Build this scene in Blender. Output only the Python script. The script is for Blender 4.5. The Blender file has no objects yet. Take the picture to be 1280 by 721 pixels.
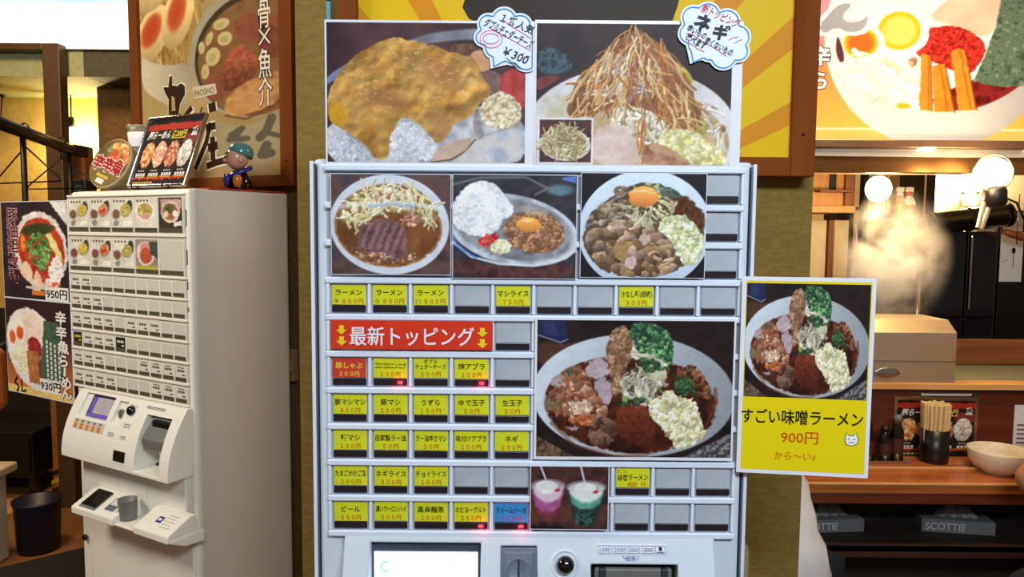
import bpy, bmesh, math, random
import numpy as np
from mathutils import Vector, Matrix
random.seed(7)
SC = bpy.context.scene
COL = SC.collection
# ------------------------------------------------------------------ camera
FPX = 950.0
PITCH = math.radians(4.5)
ROLL = 0.0082
CAMZ = 1.60
CAMR = Matrix.Rotation(math.pi / 2 - PITCH, 3, 'X') @ Matrix.Rotation(ROLL, 3, 'Z')
cam = bpy.data.cameras.new('camera')
cam.sensor_width = 36.0
cam.lens = FPX / 1280 * 36.0
cam.clip_start = 0.02
camo = bpy.data.objects.new('camera', cam)
COL.objects.link(camo)
camo.matrix_world = Matrix.Translation((0, 0, CAMZ)) @ CAMR.to_4x4()
SC.camera = camo
# ------------------------------------------------------------------ view + world
SC.view_settings.view_transform = 'Standard'
SC.view_settings.look = 'None'
SC.view_settings.exposure = 0.0
SC.view_settings.gamma = 1.0
SC.view_settings.use_curve_mapping = False
SC.cycles.volume_bounces = 3
world = bpy.data.worlds.new('world')
SC.world = world
world.use_nodes = True
world.node_tree.nodes['Background'].inputs[0].default_value = (0.80, 0.84, 1.0, 1)
world.node_tree.nodes['Background'].inputs[1].default_value = 0.16


def area(name, loc, aim, sx, sy, power, col):
    l = bpy.data.lights.new(name, 'AREA')
    l.shape = 'RECTANGLE'
    l.size, l.size_y, l.energy, l.color = sx, sy, power, col
    o = bpy.data.objects.new(name, l)
    COL.objects.link(o)
    o.location = loc
    o.rotation_euler = (Vector(aim) - Vector(loc)).to_track_quat('-Z', 'Y').to_euler()
    return o


# ceiling fluorescents of the entrance (above and behind the camera), warm lamps of the dining side, one added fill
area('ceiling_tube_entrance', (0.55, -0.75, 2.62), (0.45, 0.9, 1.3), 1.25, 0.30, 47, (0.84, 0.93, 1.0))
area('ceiling_lamp_dining', (-1.9, 0.7, 2.62), (-1.0, 1.9, 1.2), 0.7, 0.5, 30, (1.0, 0.90, 0.74))
area('fill_light_far', (-2.3, 3.0, 3.0), (-2.3, 3.6, 0.0), 0.5, 0.5, 40, (1.0, 0.66, 0.36))  # added fill without a fixture, brightens the far wall and green beam
area('ceiling_lamp_counter', (1.45, 1.95, 2.62), (1.4, 2.5, 0.8), 0.5, 0.3, 14, (1.0, 0.74, 0.48))
# ------------------------------------------------------------------ geometry of the view
CAMP = Vector((0, 0, CAMZ))


def ray(px, py):
    return CAMR @ Vector(((px - 640) / FPX, -(py - 360.5) / FPX, -1.0))


def at(px, py, Y):
    d = ray(px, py)
    return CAMP + d * (Y / d.y)


class Plane:
    """a vertical plane: origin O, turned by ang about z; loc(px,py,d) -> (along, z) on the plane d in front of it"""
    def __init__(s, ox, oy, ang):
        s.O = Vector((ox, oy, 0))
        s.ang = ang
        s.R = Vector((math.cos(ang), math.sin(ang), 0))
        s.N = Vector((-math.sin(ang), math.cos(ang), 0))

    def loc(s, px, py, d=0.0):
        r = ray(px, py)
        t = ((s.O - s.N * d - CAMP).dot(s.N)) / r.dot(s.N)
        p = CAMP + r * t - s.O
        return p.dot(s.R), (p + s.O).z

    def world(s, u, d, z):
        p = s.O + s.R * u - s.N * d
        return Vector((p.x, p.y, z))


def lin(c):
    out = []
    for x in c[:3]:
        x = x / 255.0
        out.append(x / 12.92 if x <= 0.04045 else ((x + 0.055) / 1.055) ** 2.4)
    return tuple(out)


# ------------------------------------------------------------------ materials
M = {}


def mat(key, rgb, rough=0.5, metal=0.0, var=0.06, scale=30.0, bump=0.0, emit=0.0, spec=0.5, trans=0.0, stretch=None, rgb2=None, coat=0.0, ramp=(0.35, 0.65)):
    m = bpy.data.materials.new(key)
    m.use_nodes = True
    nt = m.node_tree
    b = nt.nodes['Principled BSDF']
    L = lin(rgb)
    n = nt.nodes.new('ShaderNodeTexNoise')
    n.inputs['Scale'].default_value = scale
    n.inputs['Detail'].default_value = 5
    tc = nt.nodes.new('ShaderNodeTexCoord')
    if stretch:
        mp = nt.nodes.new('ShaderNodeMapping')
        mp.inputs['Scale'].default_value = stretch
        nt.links.new(tc.outputs['Object'], mp.inputs[0])
        nt.links.new(mp.outputs[0], n.inputs['Vector'])
    else:
        nt.links.new(tc.outputs['Object'], n.inputs['Vector'])
    r = nt.nodes.new('ShaderNodeValToRGB')
    r.color_ramp.elements[0].position, r.color_ramp.elements[1].position = ramp
    B = lin(rgb2) if rgb2 else tuple(min(1, x * (1 + var)) for x in L)
    A = L if rgb2 else tuple(x * (1 - var) for x in L)
    r.color_ramp.elements[0].color = (*A, 1)
    r.color_ramp.elements[1].color = (*B, 1)
    nt.links.new(n.outputs['Fac'], r.inputs[0])
    nt.links.new(r.outputs[0], b.inputs['Base Color'])
    b.inputs['Roughness'].default_value = rough
    b.inputs['Metallic'].default_value = metal
    b.inputs['Specular IOR Level'].default_value = spec
    b.inputs['Transmission Weight'].default_value = trans
    b.inputs['Coat Weight'].default_value = coat
    b.inputs['Coat Roughness'].default_value = 0.12
    if bump:
        bp = nt.nodes.new('ShaderNodeBump')
        bp.inputs['Strength'].default_value = bump
        bp.inputs['Distance'].default_value = 0.004
        nt.links.new(n.outputs['Fac'], bp.inputs['Height'])
        nt.links.new(bp.outputs[0], b.inputs['Normal'])
    if emit:
        b.inputs['Emission Color'].default_value = (*L, 1)
        b.inputs['Emission Strength'].default_value = emit
    M[key] = m
    return m


def print_mat(key, rough=0.35, emit=0.0, spec=0.4, coat=0.0, gain=1.0):
    """flat print: the ink colours sit in the mesh attribute 'ink', a fine paper noise is laid over them"""
    m = bpy.data.materials.new(key)
    m.use_nodes = True
    nt = m.node_tree
    b = nt.nodes['Principled BSDF']
    a = nt.nodes.new('ShaderNodeAttribute')
    a.attribute_name = 'ink'
    n = nt.nodes.new('ShaderNodeTexNoise')
    n.inputs['Scale'].default_value = 900
    tc = nt.nodes.new('ShaderNodeTexCoord')
    nt.links.new(tc.outputs['Object'], n.inputs['Vector'])
    mr = nt.nodes.new('ShaderNodeMapRange')
    mr.inputs['To Min'].default_value = 0.94 * gain
    mr.inputs['To Max'].default_value = 1.06 * gain
    nt.links.new(n.outputs['Fac'], mr.inputs['Value'])
    mx = nt.nodes.new('ShaderNodeVectorMath')
    mx.operation = 'SCALE'
    nt.links.new(a.outputs['Color'], mx.inputs[0])
    nt.links.new(mr.outputs[0], mx.inputs['Scale'])
    nt.links.new(mx.outputs[0], b.inputs['Base Color'])
    b.inputs['Roughness'].default_value = rough
    b.inputs['Specular IOR Level'].default_value = spec
    b.inputs['Coat Weight'].default_value = coat
    b.inputs['Coat Roughness'].default_value = 0.08
    if emit:
        nt.links.new(a.outputs['Color'], b.inputs['Emission Color'])
        b.inputs['Emission Strength'].default_value = emit
    M[key] = m
    return m


# ------------------------------------------------------------------ mesh builder
_glyphs = {}


def glyphs(body, bold=0.0):
    """mesh of a line of lettering, size 1, origin at its lower left; from the built-in font"""
    k = (body, bold)
    if k not in _glyphs:
        c = bpy.data.curves.new('lettering', 'FONT')
        c.body = body
        c.size = 1.0
        c.resolution_u = 2
        c.offset = bold
        o = bpy.data.objects.new('lettering', c)
        me = o.to_mesh()
        v = np.zeros(len(me.vertices) * 3)
        me.vertices.foreach_get('co', v)
        v = v.reshape(-1, 3)[:, :2]
        f = [tuple(p.vertices) for p in me.polygons]
        o.to_mesh_clear()
        bpy.data.objects.remove(o)
        bpy.data.curves.remove(c)
        if len(v):
            lo, hi = v.min(0), v.max(0)
        else:
            lo = hi = np.zeros(2)
        _glyphs[k] = (v, f, lo, hi)
    return _glyphs[k]


class MB:
    """collects geometry for ONE mesh object; x right, y into the thing, z up"""
    def __init__(s):
        s.v, s.f, s.m, s.c, s.sm = [], [], [], [], []
        s.chunks = []

    def add(s, verts, faces, m, col=(255, 255, 255), smooth=False):
        o = len(s.v)
        s.v.extend([tuple(p) for p in verts])
        s.c.extend([lin(col)] * len(verts))
        for f in faces:
            s.f.append(tuple(i + o for i in f))
            s.m.append(m)
            s.sm.append(smooth)
        return s

    def bm(s, b, m, smooth=False, col=(255, 255, 255), T=None):
        b.verts.index_update()
        s.add([(T @ v.co if T else v.co) for v in b.verts], [[v.index for v in f.verts] for f in b.faces], m, col, smooth)
        b.free()
        return s

    def box(s, x0, x1, y0, y1, z0, z1, m, bev=0.0, seg=2, col=(255, 255, 255), T=None):
        b = bmesh.new()
        bmesh.ops.create_cube(b, size=1)
        for v in b.verts:
            v.co = Vector(((x0 + x1) / 2 + v.co.x * (x1 - x0), (y0 + y1) / 2 + v.co.y * (y1 - y0), (z0 + z1) / 2 + v.co.z * (z1 - z0)))
        if bev:
            bmesh.ops.bevel(b, geom=b.edges[:], offset=bev, segments=seg, profile=0.5, affect='EDGES')
        return s.bm(b, m, False, col, T)

    def prism(s, pts, y0, y1, m, col=(255, 255, 255), axis='y', smooth=False):
        """outline pts (a,b) extruded; axis y: (x,z) outline; axis x: (y,z) outline; axis z: (x,y) outline"""
        n = len(pts)
        mk = {'y': lambda a, b, t: (a, t, b), 'x': lambda a, b, t: (t, a, b), 'z': lambda a, b, t: (a, b, t)}[axis]
        vs = [mk(a, b, y0) for a, b in pts] + [mk(a, b, y1) for a, b in pts]
        b = bmesh.new()
        bv = [b.verts.new(p) for p in vs]
        b.faces.new(bv[:n])
        b.faces.new(bv[n:])
        for i in range(n):
            j = (i + 1) % n
            b.faces.new((bv[i], bv[j], bv[n + j], bv[n + i]))
        bmesh.ops.recalc_face_normals(b, faces=b.faces[:])
        return s.bm(b, m, smooth, col)

    def lathe(s, prof, m, n=28, T=None, smooth=True, col=(255, 255, 255), cap=True):
        vs, fs = [], []
        for r, z in prof:
            for k in range(n):
                a = 2 * math.pi * k / n
                vs.append(Vector((r * math.cos(a), r * math.sin(a), z)))
        for i in range(len(prof) - 1):
            for k in range(n):
                j = (k + 1) % n
                fs.append((i * n + k, i * n + j, (i + 1) * n + j, (i + 1) * n + k))
        if cap:
            fs.append(tuple(range(n - 1, -1, -1)))
            fs.append(tuple((len(prof) - 1) * n + k for k in range(n)))
        if T:
            vs = [T @ v for v in vs]
        return s.add(vs, fs, m, col, smooth)

    def tube(s, pts, r, m, n=8, smooth=True, closed=False, col=(255, 255, 255)):
        pts = [Vector(p) for p in pts]
        rr = r if isinstance(r, (list, tuple)) else [r] * len(pts)
        vs, fs = [], []
        up = Vector((0, 0, 1))
        N = len(pts)
        for i, p in enumerate(pts):
            a = pts[i - 1] if i or closed else p
            b = pts[(i + 1) % N] if i < N - 1 or closed else p
            t = (b - a).normalized()
            q = up if abs(t.dot(up)) < 0.95 else Vector((0, 1, 0))
            e1 = t.cross(q).normalized()
            e2 = e1.cross(t).normalized()
            for k in range(n):
                w = 2 * math.pi * k / n
                vs.append(p + (e1 * math.cos(w) + e2 * math.sin(w)) * rr[i])
        for i in range(N if closed else N - 1):
            i2 = (i + 1) % N
            for k in range(n):
                j = (k + 1) % n
                fs.append((i * n + k, i * n + j, i2 * n + j, i2 * n + k))
        if not closed:
            fs.append(tuple(range(n - 1, -1, -1)))
            fs.append(tuple((N - 1) * n + k for k in range(n)))
        return s.add(vs, fs, m, col, smooth)

    # ---- flat print, facing -y
    def flat(s, pts, y, col, m='print'):
        a = sum(pts[i][0] * pts[(i + 1) % len(pts)][1] - pts[(i + 1) % len(pts)][0] * pts[i][1] for i in range(len(pts)))
        if a < 0:
            pts = pts[::-1]
        return s.add([(a_, y, b_) for a_, b_ in pts], [tuple(range(len(pts)))], m, col)

    def rect(s, x0, x1, z0, z1, y, col, m='print'):
        return s.flat([(x0, z0), (x1, z0), (x1, z1), (x0, z1)], y, col, m)

    def stroke(s, pts, w, y, col, m='print', closed=False):
        n = len(pts)
        P = [Vector(p) for p in pts]
        vs, fs = [], []
        for i in range(n):
            a = P[i - 1] if (i or closed) else P[i]
            b = P[(i + 1) % n] if (i < n - 1 or closed) else P[i]
            t = (b - a)
            t = t.normalized() if t.length else Vector((1, 0))
            nn = Vector((-t.y, t.x)) * w / 2
            vs += [(P[i].x - nn.x, y, P[i].y - nn.y), (P[i].x + nn.x, y, P[i].y + nn.y)]
        for i in range(n if closed else n - 1):
            j = (i + 1) % n
            fs.append((2 * i, 2 * j, 2 * j + 1, 2 * i + 1))
        return s.add(vs, fs, m, col)

    def text(s, body, x, z, h, y, col, m='print', width=None, bold=0.0, rot=0.0, align='c', shear=0.0, sx=1.0):
        """lettering centred on (x,z); h is the height of a full-width letter; width squeezes it to fit"""
        v, f, lo, hi = glyphs(body, bold)
        if not len(v):
            return s
        em = h / 0.88
        w = (hi[0] - lo[0]) * em * sx
        k = sx if not width else sx * min(1.0, width / w) if width > 0 else sx
        if width and width < 0:
            k = sx * (-width) / w
        zc = 0.37
        X = (v[:, 0] - (lo[0] + hi[0]) / 2) * em * k
        if align == 'l':
            X = (v[:, 0] - lo[0]) * em * k
        if align == 'r':
            X = (v[:, 0] - hi[0]) * em * k
        Z = (v[:, 1] - zc) * em
        X = X + Z * shear
        c, sn = math.cos(rot), math.sin(rot)
        vs = [(x + a * c - b * sn, y, z + a * sn + b * c) for a, b in zip(X, Z)]
        return s.add(vs, f, m, col)

    def vtext(s, body, x, z, h, y, col, m='print', pitch=1.05, bold=0.0, sx=1.0):
        for i, ch in enumerate(body):
            s.text(ch, x, z - i * h * pitch, h, y, col, m, bold=bold, sx=sx)
        return s

    def canvas(s, cv, x0, x1, z0, z1, y, m='print'):
        s.chunks.append((cv, x0, x1, z0, z1, y, m))
        return s

    def build(s, name, parent=None, loc=None, rot=None, smooth_angle=None):
        mats = []
        for k in s.m + [c[6] for c in s.chunks]:
            if k not in mats:
                mats.append(k)
        nv = len(s.v)
        V = [np.array(s.v, dtype=np.float32).reshape(-1, 3)]
        Cc = [np.array(s.c, dtype=np.float32).reshape(-1, 3)]
        loops = [np.array([i for f in s.f for i in f], dtype=np.int32)]
        tot = [np.array([len(f) for f in s.f], dtype=np.int32)]
        mi = [np.array([mats.index(k) for k in s.m], dtype=np.int32)]
        sm = [np.array(s.sm, dtype=bool)]
        for cv, x0, x1, z0, z1, y, m in s.chunks:
            H, W = cv.a.shape[:2]
            gx, gz = np.meshgrid(np.linspace(x0, x1, W), np.linspace(z1, z0, H))
            V.append(np.stack([gx, np.full_like(gx, y), gz], -1).reshape(-1, 3).astype(np.float32))
            Cc.append(cv.linear().reshape(-1, 3).astype(np.float32))
            I = np.arange(H * W).reshape(H, W)
            q = np.stack([I[1:, :-1], I[1:, 1:], I[:-1, 1:], I[:-1, :-1]], -1).reshape(-1, 4) + nv
            nv += H * W
            loops.append(q.reshape(-1).astype(np.int32))
            tot.append(np.full(len(q), 4, dtype=np.int32))
            mi.append(np.full(len(q), mats.index(m), dtype=np.int32))
            sm.append(np.zeros(len(q), dtype=bool))
        V, Cc, loops, tot, mi, sm = map(np.concatenate, (V, Cc, loops, tot, mi, sm))
        me = bpy.data.meshes.new(name)
        me.vertices.add(len(V))
        me.vertices.foreach_set('co', V.reshape(-1))
        me.loops.add(len(loops))
        me.loops.foreach_set('vertex_index', loops)
        me.polygons.add(len(tot))
        st = np.concatenate([[0], np.cumsum(tot)[:-1]]).astype(np.int32)
        me.polygons.foreach_set('loop_start', st)
        me.polygons.foreach_set('material_index', mi)
        me.polygons.foreach_set('use_smooth', sm)
        for k in mats:
            me.materials.append(M[k])
        ca = me.color_attributes.new('ink', 'FLOAT_COLOR', 'POINT')
        ca.data.foreach_set('color', np.concatenate([Cc, np.ones((len(Cc), 1), np.float32)], 1).reshape(-1))
        me.update(calc_edges=True)
        me.validate()
        o = bpy.data.objects.new(name, me)
        COL.objects.link(o)
        if parent is not None:
            o.parent = parent
        if loc is not None:
            o.location = loc
        if rot is not None:
            o.rotation_euler = rot
        return o


def tag(o, label, cat, group=None, kind=None):
    o['label'] = label
    o['category'] = cat
    if group:
        o['group'] = group
    if kind:
        o['kind'] = kind
    return o


def struct(o):
    o['kind'] = 'structure'
    return o


def thing(name, label, cat, loc=(0, 0, 0), rotz=0.0, group=None):
    o = bpy.data.objects.new(name, None)
    o.empty_display_size = 0.05
    COL.objects.link(o)
    o.location = loc
    o.rotation_euler = (0, 0, rotz)
    return tag(o, label, cat, group)


def copy_tree(o, parent=None):
    c = o.copy()
    COL.objects.link(c)
    c.parent = parent
    for ch in list(o.children):
        if ch is not c:
            copy_tree(ch, c)
    return c


def bevel_mod(o, w, seg=2, ang=30):
    m = o.modifiers.new('soft_edges', 'BEVEL')
    m.width, m.segments, m.limit_method, m.angle_limit = w, seg, 'ANGLE', math.radians(ang)
    return o


def plate_holes(mb, xs, zs, holes, front, back, m, hole_m=None):
    """plate with rectangular openings: xs, zs ascending breaks; holes: set of (i,j) cells left open; front(z), back: y values"""
    hole_m = hole_m or m
    b = bmesh.new()
    cache = {}

    def V(i, j, k):
        if (i, j, k) not in cache:
            cache[(i, j, k)] = b.verts.new((xs[i], front(zs[j]) if k == 0 else back, zs[j]))
        return cache[(i, j, k)]
    nx, nz = len(xs) - 1, len(zs) - 1
    solid = lambda i, j: 0 <= i < nx and 0 <= j < nz and (i, j) not in holes
    for i in range(nx):
        for j in range(nz):
            if not solid(i, j):
                continue
            b.faces.new((V(i, j, 0), V(i + 1, j, 0), V(i + 1, j + 1, 0), V(i, j + 1, 0)))
            if not solid(i - 1, j):
                b.faces.new((V(i, j, 1), V(i, j, 0), V(i, j + 1, 0), V(i, j + 1, 1)))
            if not solid(i + 1, j):
                b.faces.new((V(i + 1, j, 0), V(i + 1, j, 1), V(i + 1, j + 1, 1), V(i + 1, j + 1, 0)))
            if not solid(i, j - 1):
                b.faces.new((V(i, j, 1), V(i + 1, j, 1), V(i + 1, j, 0), V(i, j, 0)))
            if not solid(i, j + 1):
                b.faces.new((V(i, j + 1, 0), V(i + 1, j + 1, 0), V(i + 1, j + 1, 1), V(i, j + 1, 1)))
    mb.bm(b, m)
    return mb


# ------------------------------------------------------------------ painter for printed pictures (numpy only)
RNG = np.random.default_rng(11)


def chaikin(p, n=2):
    p = np.array(p, float)
    for _ in range(n):
        q = np.roll(p, -1, 0)
        p = np.stack([p * .75 + q * .25, p * .25 + q * .75], 1).reshape(-1, 2)
    return p


class Cv:
    """a small raster in the photograph's own units: x0..x1 across, y0..y1 down"""
    def __init__(s, x0, y0, x1, y1, res=1.2, bg=(128, 128, 128), gain=1.0):
        s.x0, s.y0, s.x1, s.y1, s.res, s.gain = x0, y0, x1, y1, res, gain
        s.W, s.H = max(2, int((x1 - x0) * res) + 1), max(2, int((y1 - y0) * res) + 1)
        s.X, s.Y = np.meshgrid(np.linspace(x0, x1, s.W), np.linspace(y0, y1, s.H))
        s.a = np.ones((s.H, s.W, 3)) * np.array(bg, float)

    def linear(s):
        x = np.clip(s.a, 0, 255) / 255
        l = np.where(x <= 0.04045, x / 12.92, ((x + 0.055) / 1.055) ** 2.4)
        return np.clip(l * s.gain, 0, 0.92)

    def noise(s, scale, octv=3, seed=None):
        r = np.random.default_rng(seed) if seed is not None else RNG
        out = np.zeros_like(s.X)
        amp, tot = 1.0, 0
        for o in range(octv):
            sc = scale / 2 ** o
            gx, gy = (s.X - s.x0) / sc, (s.Y - s.y0) / sc
            L = r.random((int(gy.max()) + 3, int(gx.max()) + 3))
            ix, iy = gx.astype(int), gy.astype(int)
            fx, fy = gx - ix, gy - iy
            fx, fy = fx * fx * (3 - 2 * fx), fy * fy * (3 - 2 * fy)
            out += amp * ((L[iy, ix] * (1 - fx) + L[iy, ix + 1] * fx) * (1 - fy) + (L[iy + 1, ix] * (1 - fx) + L[iy + 1, ix + 1] * fx) * fy)
            tot += amp
            amp *= 0.5
        return out / tot

    def ell(s, cx, cy, rx, ry, rot=0, soft=1.2, jit=0, js=8):
        c, n = math.cos(math.radians(rot)), math.sin(math.radians(rot))
        dx, dy = s.X - cx, s.Y - cy
        q = np.hypot((dx * c + dy * n) / rx, (-dx * n + dy * c) / ry)
        d = (1 - q) * min(rx, ry)
        if jit:
            d = d + (s.noise(js) - .5) * 2 * jit
        return np.clip(d / soft + .5, 0, 1)

    def poly(s, pts, soft=1.2, smooth=2, jit=0, js=8):
        p = chaikin(pts, smooth) if smooth else np.array(pts, float)
        q = np.roll(p, -1, 0)
        ins = np.zeros(s.X.shape, bool)
        dm = np.full(s.X.shape, 1e9)
        for (ax, ay), (bx, by) in zip(p, q):
            if ay != by:
                cr = ((ay > s.Y) != (by > s.Y)) & (s.X < (bx - ax) * (s.Y - ay) / (by - ay) + ax)
                ins ^= cr
            vx, vy = bx - ax, by - ay
            L = vx * vx + vy * vy + 1e-9
            t = np.clip(((s.X - ax) * vx + (s.Y - ay) * vy) / L, 0, 1)
            dm = np.minimum(dm, (s.X - ax - t * vx) ** 2 + (s.Y - ay - t * vy) ** 2)
        d = np.sqrt(dm) * np.where(ins, 1, -1)
        if jit:
            d = d + (s.noise(js) - .5) * 2 * jit
        return np.clip(d / soft + .5, 0, 1)

    def fill(s, m, col, al=1.0):
        k = (m * al)[..., None]
        s.a = s.a * (1 - k) + np.array(col, float) * k
        return m

    def tex(s, m, scale, cols, al=1.0, octv=3, con=1.6):
        n = np.clip((s.noise(scale, octv) - .5) * con + .5, 0, 0.9999)
        cols = np.array(cols, float)
        x = n * (len(cols) - 1)
        i = x.astype(int)
        f = (x - i)[..., None]
        c = cols[i] * (1 - f) + cols[np.minimum(i + 1, len(cols) - 1)] * f
        k = (m * al)[..., None]
        s.a = s.a * (1 - k) + c * k
        return m

    def relief(s, m, scale, amp=0.5, octv=3):
        n = s.noise(scale, octv)
        gy, gx = np.gradient(n)
        sh = 1 + amp * np.clip((gx * 0.5 + gy) * scale * s.res * -1.0, -1, 1)
        k = m[..., None]
        s.a = s.a * (1 - k) + np.clip(s.a * sh[..., None], 0, 255) * k

    def shade(s, m, fn):
        """multiply the print by fn(X,Y) inside a mask: the shading inside the printed photograph"""
        k = m[..., None]
        s.a = s.a * (1 - k) + np.clip(s.a * fn(s.X, s.Y)[..., None], 0, 255) * k

    def _win(s, x, y, r):
        k = s.res
        i0, i1 = int((x - r - s.x0) * k), int((x + r - s.x0) * k) + 2
        j0, j1 = int((y - r - s.y0) * k), int((y + r - s.y0) * k) + 2
        i0, j0, i1, j1 = max(i0, 0), max(j0, 0), min(i1, s.W), min(j1, s.H)
        return (slice(j0, j1), slice(i0, i1)) if i1 > i0 and j1 > j0 else None

    def pick(s, m, n):
        idx = np.flatnonzero(m.ravel() > 0.5)
        if not len(idx):
            return []
        ch = RNG.choice(idx, n)
        return list(zip(s.X.ravel()[ch], s.Y.ravel()[ch]))

    def blobs(s, m, n, r, cols, el=0.6, sh=0.45, al=0.95, order=True):
        pts = s.pick(m, n)
        if order:
            pts.sort(key=lambda p: p[1])
        for x, y in pts:
            rr = RNG.uniform(*r)
            w = s._win(x, y, rr * 1.3)
            if w is None:
                continue
            a = RNG.uniform(0, math.pi)
            e = RNG.uniform(el, 1)
            c, n_ = math.cos(a), math.sin(a)
            dx, dy = s.X[w] - x, s.Y[w] - y
            q = np.hypot((dx * c + dy * n_) / rr, (-dx * n_ + dy * c) / (rr * e))
            k = np.clip((1 - q) * rr * 1.2, 0, 1) * al * np.clip(m[w] * 1.4, 0, 1)
            col = np.array(cols[RNG.integers(len(cols))], float) * RNG.uniform(.9, 1.1)
            lit = 1 + sh * (-dy * 0.8 - dx * 0.5) / rr
            s.a[w] = s.a[w] * (1 - k[..., None]) + np.clip(col * lit[..., None], 0, 255) * k[..., None]

    def line(s, pts, w, col, al=1.0, sh=0.0):
        pts = np.array(pts, float)
        cx, cy = pts.mean(0)
        R = np.abs(pts - (cx, cy)).max() + w * 2
        win = s._win(cx, cy, R)
        if win is None:
            return
        X, Y = s.X[win], s.Y[win]
        dm = np.full(X.shape, 1e9)
        sd = np.zeros(X.shape)
        for (ax, ay), (bx, by) in zip(pts[:-1], pts[1:]):
            vx, vy = bx - ax, by - ay
            L = vx * vx + vy * vy + 1e-9
            t = np.clip(((X - ax) * vx + (Y - ay) * vy) / L, 0, 1)
            ex, ey = X - ax - t * vx, Y - ay - t * vy
            d = ex * ex + ey * ey
            nb = d < dm
            dm = np.where(nb, d, dm)
            sd = np.where(nb, ey * .8 + ex * .5, sd)
        k = (np.clip((w / 2 - np.sqrt(dm)) / 0.9 + .5, 0, 1) * al)[..., None]
        c = np.array(col, float) * np.clip(1 - sh * sd / (w / 2), 0.2, 1.6)[..., None]
        s.a[win] = s.a[win] * (1 - k) + np.clip(c, 0, 255) * k

    def strands(s, m, n, ln, w, cols, ang=90, spread=30, bend=0.3, sh=0.35, fn=None):
        pts = s.pick(m, n)
        for x, y in pts:
            a = math.radians((fn(x, y) if fn else ang) + RNG.normal(0, spread))
            L = RNG.uniform(*ln)
            dx, dy = math.cos(a) * L / 2, math.sin(a) * L / 2
            b = RNG.normal(0, bend) * L
            p0, p2 = np.array((x - dx, y - dy)), np.array((x + dx, y + dy))
            p1 = np.array((x - math.sin(a) * b, y + math.cos(a) * b))
            t = np.linspace(0, 1, 8)[:, None]
            P = (1 - t) ** 2 * p0 + 2 * t * (1 - t) * p1 + t * t * p2
            col = np.array(cols[RNG.integers(len(cols))], float) * RNG.uniform(.88, 1.08)
            s.line(P, RNG.uniform(*w), col, 0.96, sh)


def photo_finish(c, amp=1.6, scale=5.0, grain=0.10, sat=0.92):
    """irregular edges and tonal mottling, as in a real photograph of food"""
    wm = getattr(c, 'wm', np.ones_like(c.X))
    dx = (c.noise(scale, 2) - .5) * 4 * amp * wm
    dy = (c.noise(scale, 2) - .5) * 4 * amp * wm
    k = c.res
    fx = np.clip((c.X + dx - c.x0) * k, 0, c.W - 1.001)
    fy = np.clip((c.Y + dy - c.y0) * k, 0, c.H - 1.001)
    ix, iy = fx.astype(int), fy.astype(int)
    u, v = (fx - ix)[..., None], (fy - iy)[..., None]
    ix2, iy2 = np.minimum(ix + 1, c.W - 1), np.minimum(iy + 1, c.H - 1)
    a = (c.a[iy, ix] * (1 - u) + c.a[iy, ix2] * u) * (1 - v) + (c.a[iy2, ix] * (1 - u) + c.a[iy2, ix2] * u) * v
    g = a.mean(2, keepdims=True)
    a = g + (a - g) * sat
    n = (c.noise(scale * .8, 2) - .5)[..., None] * 2 * grain + (c.noise(scale * 4, 2) - .5)[..., None] * 2 * grain
    c.a = np.clip(a * (1 + n * (.35 + .65 * wm[..., None])), 0, 255)
    return c
# ------------------------------------------------------------------ the printed pictures
def cc(ox, oy, sc):
    def f(*pts):
        r = [(ox + x / sc, oy + y / sc) for x, y in pts]
        return r
    return f


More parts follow.
